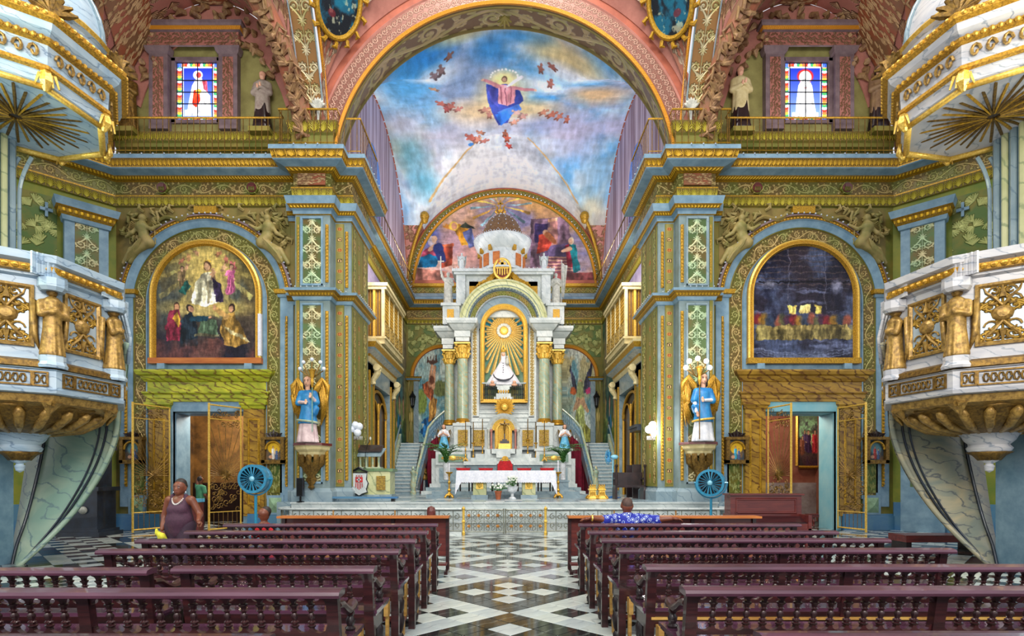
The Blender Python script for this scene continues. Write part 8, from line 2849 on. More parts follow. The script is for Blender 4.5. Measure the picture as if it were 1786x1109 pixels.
# station icons in carved boxes
ICN = [(478,'small carved box icon with gilt arch hanging between the left door and the left pier',1),(1284,'small carved box icon with gilt half-dome between the right door and the right pier',2),(1527,'small carved box icon of a kneeling pair right of the right door',3),(232,'small dark carved box icon behind the left gate leaf',4)]
for px,lb,k in ICN:
 x = PX(px,YW - .15); z0,z1 = PZ(808,YW),PZ(764,YW)
 c = Cv(128,150,(60,60,60)); c.grad((90,100,110),(50,60,70)); c.noise((120,90,60),4,4,.45,.65,.8,100 + k)
 c.ell(.5,.62,.34,.3,(226,180,40),soft=.15) if k < 3 else c.ell(.5,.6,.3,.3,(96,140,150),soft=.4)
 c.fig(.45,.1,.6,((220,210,200),(60,150,180),(160,60,60),(120,60,50))[k - 1]); c.fig(.66,.08,.5,(70,90,130)); c.ell(.3,.18,.1,.08,(200,150,120))
 t = thing('carved_icon',lb,'icon',(x,YW - .1,z0),0,'stations on the crossing wall')
 b = MB(); b.box(x - .26,x + .26,YW - .16,YW - .1,z0 + .08,z1 - .05); b.build('picture',painted('icon_picture_%d' % k,c.image('icon_%d' % k,.04),.5),t)
 b = MB(); b.box(x - .36,x - .25,YW - .28,YW - .06,z0,z1); b.box(x + .25,x + .36,YW - .28,YW - .06,z0,z1); b.box(x - .36,x + .36,YW - .28,YW - .06,z0 - .02,z0 + .1); b.box(x - .38,x + .38,YW - .3,YW - .06,z1 - .07,z1 + .02)
 b.build('box_frame',BRONZE,t)
 b = MB(); b.tube([(x + .24 * math.cos(q * PI / 10),YW - .22,z1 - .38 + .26 * math.sin(q * PI / 10)) for q in range(11)],.035,6); b.build('gilt_arch',GOLDP,t)
 b = MB()
 for q in range(-2,3):
  b.tube([(x + q * .07,YW - .17,z1),(x + q * .12,YW - .2,z1 + .14),(x + q * .05,YW - .17,z1 + .26 - abs(q) * .07)],[.05,.05,.02],5)
 b.build('carved_crest',WOODK,t)

# gilded door gates
def gate(hx,hy,fx,fy,lb,sx):
 t = thing('door_gate',lb,'gate',(sx * hx,hy,0),0,'gilt grille gates of the side doors')
 d = Vector((fx - hx,fy - hy,0)); L = d.length; d.normalize()
 def gp(u,z): return (hx + d.x * u,hy + d.y * u,z)
 Z1 = 3.93
 b = MB(sx)
 for (p,q,r) in ((gp(.02,.05),gp(.02,Z1),.025),(gp(L,.02),gp(L,Z1 + .05),.035),(gp(0,.1),gp(L,.1),.025),(gp(0,Z1),gp(L,Z1),.025),(gp(0,.62),gp(L,.62),.015),(gp(0,3.5),gp(L,3.5),.015)):
  b.tube([p,q],r,6)
 b.build('gilt_frame',GOLDB,t)
 b = MB(sx)
 for k in range(1,7):
  b.tube([gp(L * k / 7,.1),gp(L * k / 7,.62)],.01,4)
 c0 = (L * .5,1.75)
 for k in range(21):
  an = PI * k / 20
  r1 = min(L * .46 / max(.05,abs(math.cos(an))),1.6)
  b.tube([gp(c0[0] + .1 * math.cos(an),c0[1] + .1 * math.sin(an)),gp(c0[0] + r1 * math.cos(an),c0[1] + r1 * math.sin(an))],.011,4)
 rr = random.Random(int(fx * 100))
 for k in range(64):
  u,z = rr.uniform(.1,L - .1),rr.choice([rr.uniform(.7,1.7),rr.uniform(.7,1.5),rr.uniform(3.3,3.85)])
  R = rr.uniform(.05,.11); a0 = rr.uniform(0,6)
  b.tube([gp(u + R * (1 - .06 * q) * math.cos(a0 + q * .6),z + R * (1 - .06 * q) * math.sin(a0 + q * .6)) for q in range(12)],.012,4)
 for k in range(9):
  an = k * 2 * PI / 9
  b.tube([gp(c0[0],c0[1]),gp(c0[0] + .2 * math.cos(an),c0[1] + .2 * math.sin(an))],[.05,.01],5)
 b.build('wrought_scrolls',BRONZE,t)['kind'] = 'stuff'

gate(10.8,17.72,11.25,16.6,'open gilt grille leaf of the left doorway, on its side away from the pier',-1)
gate(8.5,17.72,9.05,16.8,'open gilt grille leaf of the left doorway, on its side near the blue fan',-1)
gate(8.5,17.72,8.75,16.75,'open gilt grille leaf of the right doorway, on its side above the piano',1)
gate(10.75,17.72,11.0,16.7,'open gilt grille leaf of the right doorway, on its side away from the piano',1)

# ------------------------------------------------------------------ pews
def lean(z): return -.17 * (z - .45) if z > .45 else 0.0

BP = .104      # baluster pitch
PEW_MESH = {}

def pew_part(key,fn,name,mat,parent,loc=(0,0,0),smooth=False):
 if key not in PEW_MESH:
  b = fn()
  o = b.build(name,mat,parent,local=True,smooth=smooth,ang=40 if smooth else None)
  PEW_MESH[key] = o.data
 else:
  o = bpy.data.objects.new(name,PEW_MESH[key]); COL.objects.link(o); o.parent = parent
 o.location = loc
 return o

def sheared_box(b,x0,x1,y0,y1,z0,z1):
 vs = []
 for z in (z0,z1):
  l = lean(z)
  vs += [(x0,y0 + l,z),(x1,y0 + l,z),(x1,y1 + l,z),(x0,y1 + l,z)]
 b.add(vs,[(0,3,2,1),(4,5,6,7),(0,1,5,4),(1,2,6,5),(2,3,7,6),(3,0,4,7)])

def f_baluster():
 b = MB()
 z0,z1 = .755,.905
 pr = [(r_ * 1.3,t_) for r_,t_ in [(.014,0),(.02,.06),(.02,.1),(.011,.14),(.018,.2),(.018,.24),(.010,.3),(.016,.42),(.017,.5),(.010,.6),(.012,.66),(.02,.70),(.011,.76),(.014,.86),(.021,.92),(.021,.97),(.014,1)]]
 b.lathe([(r,z0 + (z1 - z0) * t) for r,t in pr],(0,0,0),8)
 b.v = [(x,y + lean(z),z) for x,y,z in b.v]
 return b

def f_leg():
 b = MB()
 b.lathe([(.03,0),(.045,.02),(.05,.07),(.03,.1),(.04,.13),(.055,.2),(.058,.25),(.035,.3),(.05,.34),(.055,.42),(.04,.45),(.05,.48),(.05,.62)],(0,0,0),10)
 return b

def f_arm():
 b = MB()
 b.tube([(0,-.02,.88),(0,.06,.87),(0,.13,.83),(0,.2,.80),(0,.27,.80),(0,.33,.82),(0,.36,.80),(0,.35,.77)],[.03,.032,.034,.036,.036,.034,.028,.02],8,flat=.8)
 b.tube([(0,.25,.78),(0,.27,.77)],[.03,.03],8)
 return b

def f_armpost():
 b = MB()
 b.lathe([(.03,.65),(.036,.665),(.022,.68),(.03,.70),(.034,.72),(.02,.745),(.03,.76),(.026,.79)],(0,.27,0),8)
 return b

def pew(x0,x1,Y,label,group,kneel=True,bays=None,front=False):
 """x0 < x1, Y = depth of the back; people sit facing the altar"""
 t = thing('pew',label,'pew',((x0 + x1) / 2,Y,0),0,group)
 L = x1 - x0
 h = L / 2
 def boards(key,fn,name,mat):
  return pew_part((key,round(L,2)),fn,name,mat,t)
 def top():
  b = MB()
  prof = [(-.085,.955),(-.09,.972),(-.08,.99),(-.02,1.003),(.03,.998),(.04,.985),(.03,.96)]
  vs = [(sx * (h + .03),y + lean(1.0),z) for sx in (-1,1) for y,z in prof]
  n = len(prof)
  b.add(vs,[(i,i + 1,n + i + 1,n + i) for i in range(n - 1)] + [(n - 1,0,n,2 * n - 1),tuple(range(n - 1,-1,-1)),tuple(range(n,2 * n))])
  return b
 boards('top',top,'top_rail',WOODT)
 nb = max(1,round(L / 1.52)) if bays is None else bays
 st = [-h + .035 + k * (L - .07) / nb for k in range(nb + 1)]
 bal = []
 openings = []
 for a,c in zip(st[:-1],st[1:]):
  n = max(1,int(round((c - a - .07) / BP)))
  w = (c - a - .07) / n
  for k in range(n):
   openings.append((a + .035 + k * w,a + .035 + (k + 1) * w))
   if k: bal.append(a + .035 + k * w)
 def upper():
  b = MB()
  for a,c in openings:
   m = (a + c) / 2; w = (c - a) / 2
   pts = [(a,.958),(a,.898),(a + .012,.9)] + [(m - w * .84 * math.cos(q * PI / 8),.902 + .036 * math.sin(q * PI / 8) ** .8) for q in range(9)][:4] + [(m,.948)] + [(m - w * .84 * math.cos(q * PI / 8),.902 + .036 * math.sin(q * PI / 8) ** .8) for q in range(9)][5:] + [(c - .012,.9),(c,.898),(c,.958)]
   b.prism(pts[::-1],lambda p,q: (p,-.016 + lean(q),q),lambda p,q: (p,.016 + lean(q),q))
  for x in st:
   sheared_box(b,x - .036,x + .036,-.014,.014,.93,.957)
  return b
 boards('upper',upper,'scalloped_frieze_board',WOOD)
 def lower():
  b = MB()
  for a,c in openings:
   m = (a + c) / 2; w = (c - a) / 2
   pts = [(a,.70),(a,.762),(a + .01,.762)] + [(m - w * .84 * math.cos(q * PI / 6),.758 - .036 * math.sin(q * PI / 6)) for q in range(7)] + [(c - .01,.762),(c,.762),(c,.70)]
   b.prism(pts,lambda p,q: (p,-.016 + lean(q),q),lambda p,q: (p,.016 + lean(q),q))
  sheared_box(b,-h + .03,h - .03,-.014,.014,.695,.712)
  sheared_box(b,-h + .03,h - .03,-.02,.012,.50,.625)
  return b
 boards('lower',lower,'scalloped_lower_board',WOOD)
 for x in st:
  def stile():
   b = MB(); sheared_box(b,-.035,.035,-.028,.028,.45,.958); b.box(-.035,.035,-.028,.028,0,.45); return b
  pew_part('stile',stile,'stile',WOOD,t,(x,0,0))
 for x in bal:
  pew_part('bal',f_baluster,'baluster',WOOD,t,(x,0,0),True)
 def seat():
  b = MB(); b.box(-h - .02,h + .02,-.03,.43,.625,.65); b.box(-h - .01,h + .01,-.02,.42,.605,.625); return b
 boards('seat',seat,'seat',WOODS)
 def apron():
  b = MB(); b.box(-h + .02,h - .02,.36,.385,.47,.61); b.box(-h + .02,-h + .05,0,.385,.47,.61); b.box(h - .05,h - .02,0,.385,.47,.61); return b
 boards('apron',apron,'apron',WOOD)
 for x in st:
  pew_part('leg',f_leg,'leg',WOODK,t,(x + (.03 if x < 0 else -.03 if x > 0 else 0),.34,0),True)
 for s2 in (-1,1):
  pew_part('arm',f_arm,'armrest',WOOD,t,(s2 * (h - .03),0,0),True)
  pew_part('armpost',f_armpost,'arm_post',WOODK,t,(s2 * (h - .03),0,0),True)
 if front and x0 > 0:
  def bt():
   b = MB(); b.box(-h + .04,h - .04,-.06,-.035,.565,.585); return b
  boards('batten',bt,'pale_batten',WOODY)
 if kneel:
  def kn():
   b = MB(); b.box(-h + .06,h - .06,-.30,-.17,.155,.18); return b
  boards('kneel',kn,'kneeler_board',WOODY if front else WOODR)
  for x in st:
   def kb():
    b = MB(); b.box(-.02,.02,-.26,-.2,0,.155); b.box(-.02,.02,-.14,-.05,.38,.53); b.box(-.015,.015,-.26,-.06,.14,.17); b.box(-.015,.015,-.09,-.05,.14,.4); return b
   pew_part('kb',kb,'kneeler_bracket',WOODY,t,(x + (.06 if x < 0 else -.06 if x > 0 else 0),0,0))
 return t

WOODS = flat('glossy_seat_varnish',(96,60,84),.12,0,(66,38,52),2,.03,coat=.6,stretch=(.4,4,4))
G = 'dark turned-baluster pews'
rows_r = [(1.10,5.7,2.42,'pew cut by the bottom frame edge right of the aisle, only its top rail showing'),(1.10,5.7,3.42,'nearest pew right of the aisle with its turned balusters fully in view'),(1.09,5.65,4.28,'second full pew back right of the aisle, reaching the frame edge'),
  (1.09,4.17,5.27,'third pew back right of the aisle, ending before the pulpit stair'),(1.08,4.16,6.12,'fourth pew back right of the aisle'),(1.08,4.13,7.0,'fifth pew back right of the aisle, two rows behind the man in the blue shirt'),(1.11,4.26,8.1,'pew right of the aisle whose back carries the spread arms of the seated man')]
rows_l = [(-5.7,-1.0,2.38,'pew cut by the bottom frame edge left of the aisle, only its top rail showing'),(-5.5,-.99,3.36,'nearest pew left of the aisle with its turned balusters fully in view'),(-2.42,-.99,4.2,'short pew left of the aisle between two long rows'),(-5.8,-2.6,4.12,'pew at the far left frame edge, beside the short pew'),
  (-3.72,-1.0,5.2,'third pew back left of the aisle, in front of the pulpit stair floor'),(-3.93,-.985,6.05,'fourth pew back left of the aisle, just in front of the walking woman'),(-3.96,-.99,7.0,'fifth pew back left of the aisle'),(-4.03,-1.0,8.08,'pew left of the aisle where the child sits')]
for x0,x1,Y,lb in rows_r:
 pew(x0,x1,Y,lb,G,front=Y < 4.5)
for x0,x1,Y,lb in rows_l:
 pew(x0,x1,Y,lb,G,front=Y < 3)
# prie-dieu rails in front of the first row
for sx,x0,x1,sd in ((-1,.97,3.95,'left'),(1,1.11,4.46,'right')):
 t = thing('kneeling_rail','long prayer rail with orange wooden top in front of the %s pews' % sd,'rail',(sx * (x0 + x1) / 2,9.65,0),0,'prayer rails before the first pews')
 b = MB(sx); b.box(x0,x1,9.5,9.78,.965,1.0); b.build('top_board',WOODO,t)
 b = MB(sx); b.box(x0 + .03,x1 - .03,9.74,9.77,.28,.96); b.box(x0 + .03,x1 - .03,9.4,9.62,.16,.19); b.build('front_panel',WOODR,t)
 for k in range(4):
  x = x0 + .04 + (x1 - x0 - .08) * k / 3
  b = MB(sx); b.box(x - .03,x + .03,9.7,9.76,0,.965); b.box(x - .03,x + .03,9.42,9.7,0,.06); b.build('post',WOOD,t)

# ------------------------------------------------------------------ people
NECK = flat('pearl_white_beads',(232,226,224),.3)
PURP = flat('dark_plum_jersey',(74,40,62),.75,0,(58,30,50),30,.05)
PURPD = flat('dark_plum_trousers',(52,28,50),.75,0,(40,20,38),30,.05)
t = thing('person','woman in dark plum top and trousers with pearl necklace walking beside the left pews','person',(-5.2,8.8,0))
t.scale = (.97,.97,.965)
body = [((-.09,0,.50),(-.11,.0,.95),.085,.12),((.09,-.1,.50),(.11,0,.95),.085,.12),((-.1,.06,.1),(-.09,0,.5),.05,.08),((.11,-.14,.1),(.09,-.1,.5),.05,.08),((-.1,.02,.04),(-.12,-.12,.03),.045,.035),((.11,-.18,.04),(.12,-.32,.03),.045,.035),
  ((0,0,.92),(0,-.02,1.02),.19,.20,dict(flat=(1,1.3,1))),((0,-.02,1.02),(0,0,1.3),.19,.15,dict(flat=(1,1.25,1))),((-.15,0,1.36),(.15,0,1.36),.075,.075),
  ((0,0,1.38),(0,-.01,1.47),.055,.05),((0,-.01,1.54),(0,-.02,1.58),.092,.096),((0,-.07,1.49),(0,-.06,1.52),.056,.056),((0,-.112,1.55),(0,-.12,1.538),.014,.022),((0,-.11,1.492),(0,-.112,1.492),.024,.016),((-.096,-.01,1.53),(-.098,0,1.56),.014,.016),((.096,-.01,1.53),(.098,0,1.56),.014,.016),
  ((-.19,0,1.36),(-.27,.02,1.1),.062,.052),((-.27,.02,1.1),(-.24,-.1,.88),.048,.032),((.19,0,1.36),(.31,.02,1.12),.062,.052),((.31,.02,1.12),(.41,-.2,1.03),.047,.032)]
blob('body',body,SKIND,t,.016,.025)
blob('tank_top',[((0,0,.90),(0,-.02,1.02),.205,.215,dict(flat=(1,1.27,1))),((0,-.02,1.02),(0,0,1.24),.205,.165,dict(flat=(1,1.22,1))),((-.07,-.08,1.2),(.07,-.08,1.2),.095,.095),((-.1,-.06,1.28),(-.11,-.03,1.43),.05,.03),((.1,-.06,1.28),(.11,-.03,1.43),.05,.03),((-.11,-.02,1.42),(-.11,.06,1.4),.03,.03),((.11,-.02,1.42),(.11,.06,1.4),.03,.03)],PURP,t,.016,.03)
blob('trousers',[((-.10,0,.45),(-.11,0,.93),.11,.14),((.10,-.08,.45),(.11,0,.93),.11,.14),((-.11,.04,.12),(-.10,0,.45),.085,.11),((.11,-.14,.12),(.10,-.08,.45),.085,.11),((0,0,.86),(0,0,.93),.18,.19,dict(flat=(1,1.3,1)))],PURPD,t,.018,.03)
for s2,(x,y,z),out in ((-1,(-.24,-.1,.86),(0,-.15,-1)),(1,(.42,-.22,1.02),(.6,-.4,-.35))):
 b = MB()
 d = Vector(out).normalized(); sd = d.cross(Vector((0,1,0))).normalized()
 c = Vector((x,y,z))
 b.tube([c,c + d * .04,c + d * .085],[.026,.04,.036],8,flat=.55)
 for q in range(4):
  f0 = c + d * .08 + sd * (.018 * (q - 1.5)); L = (.055,.068,.064,.05)[q]
  b.tube([f0,f0 + d * L * .5 + Vector((0,-.012,0)),f0 + d * L + Vector((0,-.03,0))],[.0095,.009,.006],6)
 f0 = c + d * .03 + sd * -.035 * s2
 b.tube([f0,f0 + d * .03 - sd * .025 * s2,f0 + d * .055 - sd * .022 * s2 + Vector((0,-.015,0))],[.011,.010,.007],6)
 b.build('hand',SKIND,t,local=True,smooth=True)
blob('hair',[((0,.02,1.60),(0,.02,1.63),.1,.09),((0,.05,1.6),(0,.09,1.6),.08,.05)],HAIR,t,.012,.02)
b = MB()
for s2 in (-1,1):
 b.ball((s2 * .034,-.108,1.565),(.012,.006,.006),8,0,5)
 b.ball((s2 * .1,-.02,1.49),(.011,.011,.014),6,0,5)
b.build('eyes',CLOTH,t,local=True)
b = MB()
for s2 in (-1,1):
 b.ball((s2 * .034,-.115,1.565),(.007,.005,.008),6,0,4); b.tube([(s2 * .015,-.114,1.587),(s2 * .034,-.116,1.593),(s2 * .052,-.105,1.586)],.004,4)
b.build('pupils_and_brows',HAIR,t,local=True)
b = MB(); b.tube([(-.026,-.122,1.492),(0,-.129,1.489),(.026,-.122,1.492)],[.005,.008,.005],6); b.build('lips',WOODR,t,local=True)
b = MB()
for k in range(34):
 an = 2 * PI * k / 34
 x,yv = .085 * math.sin(an),-math.cos(an)
 b.ball((x * 1.15,-.02 + (.115 if yv < 0 else .07) * yv,1.44 - .13 * max(0,-yv) ** 1.5 - .02),.0145,6,0,4)
b.build('pearl_necklace',NECK,t,local=True)
c = thing('yellow_cloth',"crumpled yellow cloth in the walking woman's hand",'cloth',(-5.44,8.64,.78))
blob('cloth_bundle',[((0,0,.0),(.06,-.02,-.04),.04,.05),((.03,0,-.03),(.02,-.03,-.11),.04,.03),((-.03,-.01,.02),(-.04,0,.07),.03,.02),((.06,0,-.02),(.12,0,-.08),.035,.015)],flat('yellow_cloth',(214,206,60),.8,0,(170,170,40),20,.2),c,.012,.02)

# seated man seen from behind, arms spread along the pew back
def shirt_img():
 c = Cv(256,256,(28,44,150))
 r = random.Random(12)
 for k in range(60):
  x,y = r.random(),r.random(); s_ = r.uniform(.02,.05)
  c.ell(x,y,s_,s_ * r.uniform(.5,1.4),(200,214,240),r.uniform(0,3),.2); c.ell(x,y,s_ * .6,s_ * .6,(28,44,150),0,.2); c.ell(x,y,s_ * .3,s_ * .3,(180,200,236),0,.2)
 return c.image('shirt_print',.02)

m,nt,bs = new_mat('blue_printed_shirt_cloth')
tc = N(nt,'ShaderNodeTexCoord'); vo = N(nt,'ShaderNodeTexVoronoi'); vo.inputs['Scale'].default_value = 17
r_ = ramp(nt,[(0,(210,220,244)),(.2,(190,206,240)),(.24,(24,40,150)),(.36,(30,50,160)),(.42,(170,190,236)),(.5,(26,40,150))])
r_.color_ramp.interpolation = 'CONSTANT'
nt.links.new(tc.outputs['Object'],vo.inputs['Vector']); nt.links.new(vo.outputs['Distance'],r_.inputs[0]); nt.links.new(r_.outputs[0],bs.inputs['Base Color']); bs.inputs['Roughness'].default_value = .8
SHIRT = m
t = thing('person','man seen from behind in a blue printed shirt, arms spread along the pew back','person',(1.87,8.36,.035))
HB = 8.36
blob('body',[((0,.08,.76),(0,.02,.95),.12,.16,dict(flat=(1,1.2,1))),((-.09,.1,.74),(-.12,.5,.72),.09,.075),((.09,.1,.74),(.12,.5,.72),.09,.075),((-.12,.52,.7),(-.13,.5,.08),.065,.05),((.12,.52,.7),(.13,.5,.08),.065,.05),((-.13,.46,.05),(-.14,.62,.04),.04,.035),((.13,.46,.05),(.14,.62,.04),.04,.035),
   ((0,0,1.04),(0,.01,1.12),.06,.055),((0,.0,1.19),(0,.02,1.225),.086,.09),((0,.09,1.17),(0,.1,1.17),.04,.03),
   ((-.2,-.06,1.02),(-.4,-.2,1.01),.06,.05),((-.4,-.2,1.01),(-.58,-.25,1.035),.045,.032),((.2,-.06,1.02),(.42,-.2,1.01),.06,.05),((.42,-.2,1.01),(.6,-.25,1.03),.045,.032)],SKIND,t,.015,.02)
blob('printed_shirt',[((0,.08,.78),(0,.02,.9),.15,.18,dict(flat=(1,1.2,1))),((-.16,0,.99),(.16,0,.99),.10,.10),((-.18,-.03,1.0),(-.37,-.18,1.0),.085,.078),((.18,-.03,1.0),(.4,-.18,1.0),.085,.078),((0,0,1.02),(0,0,1.07),.075,.065)],SHIRT,t,.016,.03)
blob('short_hair',[((0,-.012,1.225),(0,.01,1.25),.079,.083)],flat('greying_cropped_hair',(84,62,54),.7,0,(60,42,38),30,.1),t,.012,.02)
b = MB()
for s2 in (-1,1):
 b.ball((s2 * .088,.02,1.2),(.012,.022,.032),6,0,5)
b.build('ears',SKIND,t,local=True)
for s2 in (-1,1):
 b = MB()
 c = Vector((s2 * .61,-.255,1.03)); d = Vector((s2 * .9,-.15,-.1)).normalized(); sd = Vector((0,1,0))
 b.tube([c,c + d * .045,c + d * .085],[.028,.04,.036],8,flat=.6)
 for q in range(4):
  f0 = c + d * .08 + sd * .019 * (q - 1.5); L = (.05,.066,.07,.06)[q]
  b.tube([f0,f0 + d * L * .55,f0 + d * L + Vector((0,0,-.025))],[.010,.0095,.007],6)
 f0 = c + d * .02 + Vector((0,.035,0)); b.tube([f0,f0 + d * .03 + Vector((0,.025,0)),f0 + d * .06 + Vector((0,.03,-.005))],[.012,.011,.008],6)
 b.build('hand',SKIND,t,local=True,smooth=True)
b = MB(); b.tube([(-.575 + .032 * 0,-.25 + .04 * math.cos(a * PI / 6),1.035 + .04 * math.sin(a * PI / 6)) for a in range(13)],.012,6); b.build('gold_watch',GOLDB,t,local=True)
t = thing('person','small child in a red top, head and shoulders above the left pews','person',(-3.68,8.4,0))
t.scale = (1.06,1.06,1.07)
blob('body',[((0,.02,.73),(0,0,.84),.08,.10,dict(flat=(1,1.2,1))),((0,0,.9),(0,0,.95),.04,.04),((0,0,1.01),(0,-.01,1.05),.07,.078),((-.075,-.01,1.0),(-.08,-.01,1.0),.012,.012),((-.05,.1,.71),(-.06,.36,.70),.055,.045),((.05,.1,.71),(.06,.36,.70),.055,.045),((-.06,.44,.68),(-.06,.44,.4),.045,.03),((.06,.44,.68),(.06,.44,.4),.045,.03)],SKIND,t,.013,.02)
blob('red_top',[((0,.04,.75),(0,0,.82),.10,.115,dict(flat=(1,1.2,1))),((-.08,0,.84),(-.13,-.02,.72),.05,.045),((.08,0,.84),(.13,-.02,.72),.05,.045)],RED,t,.014,.02)
blob('hair',[((.005,.01,1.05),(.02,.02,1.08),.078,.072)],HAIR,t,.012,.02)
b = MB(); b.ball((-.068,-.04,1.03),(.006,.009,.008),6,0,4); b.ball((-.03,-.078,1.03),(.009,.006,.007),6,0,4)
for s2 in (-1,1): b.tube([(s2 * .13,-.03,.72),(s2 * .1,-.1,.66)],[.03,.02],6)
b.build('eyes_and_hands',HAIR,t,local=True)
t = thing('person','person in a green shirt inside the left doorway, turned away','person',(-10.25,18.5,0),2.6)
blob('body',[((-.08,0,.1),(-.1,0,.9),.06,.1),((.08,.1,.1),(.1,0,.9),.06,.1),((0,0,1.4),(0,0,1.5),.055,.05),((0,0,1.58),(0,-.01,1.63),.08,.085),((-.2,0,1.36),(-.26,0,1.1),.05,.045),((-.26,0,1.1),(-.2,-.15,.95),.04,.03),((.2,0,1.36),(.28,-.05,1.6),.05,.045),((.28,-.05,1.6),(.2,-.12,1.75),.04,.03)],SKIND,t,.018,.03)
blob('green_shirt',[((0,0,.9),(0,0,1.3),.16,.17,dict(flat=(1,1.3,1))),((-.14,0,1.36),(.14,0,1.36),.08,.08),((-.2,0,1.36),(-.25,0,1.2),.07,.065),((.2,0,1.36),(.26,-.03,1.45),.07,.065)],flat('green_shirt',(86,160,120),.8),t,.018,.03)
blob('dark_trousers',[((-.09,0,.1),(-.1,0,.9),.08,.12),((.09,.1,.1),(.1,0,.9),.08,.12)],WOODK,t,.02,.03)
blob('hair',[((0,.02,1.64),(0,.03,1.66),.09,.08)],HAIR,t,.015,.02)

# ------------------------------------------------------------------ drum fans on poles
def drum_fan(loc,z,R,yaw,lb,base_z=0):
 t = thing('drum_fan',lb,'fan',loc,yaw,'turquoise drum fans')
 b = MB()
 def ring(r0,r1,y0,y1,n=28):
  vs = []
  for (r,y) in ((r0,y0),(r1,y0),(r1,y1),(r0,y1)):
   vs += [(r * math.cos(2 * PI * k / n),y,z + r * math.sin(2 * PI * k / n)) for k in range(n)]
  fs = [(i * n + k,i * n + (k + 1) % n,((i + 1) % 4) * n + (k + 1) % n,((i + 1) % 4) * n + k) for i in range(4) for k in range(n)]
  b.add(vs,fs)
 ring(R * .93,R,-.16,.2); ring(R * .86,R * 1.04,-.2,-.15); ring(R * .9,R * 1.04,.05,.09); dh = b.build('drum_housing',FANB,t,local=True,smooth=False)
 b = MB(); ring(.0,R * .93,.12,.16); b.build('dark_inside',DARKB,t,local=True)  # dark disc stands in for the shade inside the drum
 for k in range(20):
  an = 2 * PI * k / 20
  b = MB(); b.tube([(R * .2 * math.cos(an),-.2,z + R * .2 * math.sin(an)),(R * .9 * math.cos(an + .12),-.19,z + R * .9 * math.sin(an + .12))],[.012,.024],5,flat=.5); b.build('guard_bar',FANB,dh,local=True)
 for k in range(4):
  an = k * PI / 2 + .4
  b = MB(); b.tube([(R * .1 * math.cos(an),-.02,z + R * .1 * math.sin(an)),(R * .5 * math.cos(an + .2),-.05,z + R * .5 * math.sin(an + .2)),(R * .82 * math.cos(an + .3),.0,z + R * .82 * math.sin(an + .3))],[.05,.12,.1],8,flat=.12); b.build('blade',FANL,t,local=True)
 b = MB(); b.ball((0,-.2,z),(R * .2,.05,R * .2),14,0,6); b.build('hub',FANL,t,local=True)
 b = MB(); b.tube([((R + .06) * math.cos(PI + PI * k / 16),0,z + (R + .06) * math.sin(PI + PI * k / 16)) for k in range(17)],.02,6); b.tube([(-R - .08,0,z),(-R,0,z)],.03,6); b.tube([(R + .08,0,z),(R,0,z)],.03,6)
 b.build('yoke',FANB,t,local=True)
 b = MB(); b.tube([(0,0,base_z + .03),(0,0,z - R - .05)],.035,8); b.build('pole',FANB,t,local=True)
 b = MB(); b.lathe([(.3,0),(.3,.03),(.06,.08),(.05,.3),(.035,.32)],(0,0,base_z),18); b.build('base',FANB,t,local=True)

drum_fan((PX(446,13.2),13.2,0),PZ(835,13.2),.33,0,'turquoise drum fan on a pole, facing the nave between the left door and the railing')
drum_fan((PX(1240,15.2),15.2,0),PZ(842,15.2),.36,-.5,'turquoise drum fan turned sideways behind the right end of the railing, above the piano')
# pale pedestal fan on the sanctuary
y = 20.6
t = thing('pedestal_fan','pale blue pedestal fan with round blue base at the right of the altar','fan',(PX(1069,y),y,ZP))
zf = PZ(797,y) - ZP
b = MB(); b.lathe([(.3,0),(.3,.03),(.1,.06),(.03,.09)],(0,0,0),20); b.build('base',flat('cobalt_plastic',(30,110,190),.4),t,local=True)
b = MB(); b.tube([(0,0,.05),(0,0,zf)],.028,8); b.build('pole',FANL,t,local=True)
b = MB(); b.ball((.06,0,zf),(.15,.09,.09),12,0,8); b.build('motor_housing',FANL,t,local=True,smooth=True)
b = MB()
for k in range(22):
 an = 2 * PI * k / 22
 b.tube([(-.08,0,zf),(-.16,.27 * math.cos(an),zf + .27 * math.sin(an)),(-.24,.24 * math.cos(an),zf + .24 * math.sin(an)),(-.3,0,zf)],.005,4)
b.tube([(-.18,.28 * math.cos(2 * PI * k / 24),zf + .28 * math.sin(2 * PI * k / 24)) for k in range(25)],.01,5)
b.build('wire_guard',ROBEK,t,local=True)
for k in range(3):
 an = k * 2.1
 b = MB(); b.tube([(-.17,0,zf),(-.17,.12 * math.cos(an),zf + .12 * math.sin(an)),(-.15,.22 * math.cos(an),zf + .22 * math.sin(an))],[.03,.09,.06],8,flat=.15); b.build('blade',FROBE,t,local=True)

# ------------------------------------------------------------------ upright piano with its stool
yp = 11.7
t = thing('upright_piano','dark red-brown upright piano seen from the keyboard side, at the right end of the railing','piano',((PX(1274,yp) + PX(1398,yp)) / 2,yp,0))
W_ = (PX(1398,yp) - PX(1274,yp)) / 2
b = MB(); b.box(-W_,W_,0,.32,.5,1.3); b.box(-W_,W_,0,.32,.06,.5); b.build('case',WOODR,t,local=True)
b = MB(); b.box(-W_ - .03,W_ + .03,-.06,.36,1.3,1.335); b.build('lid',WOODR,t,local=True)
b = MB(); b.sweep([(0,0),(.02,.02),(.04,.02),(.05,.0)],[(-W_ + .1,.9),(-W_ + .1,1.24),(W_ - .1,1.24),(W_ - .1,.9),(-W_ + .1,.9)],lambda p,q,o: (p,-o,q)); b.build('raised_panel_frame',WOODR,t,local=True)
b = MB(); b.box(-W_ + .02,W_ - .02,-.34,0,.62,.72); b.box(-W_ - .01,W_ + .01,-.36,.0,.58,.62); b.build('key_bed',WOODR,t,local=True)
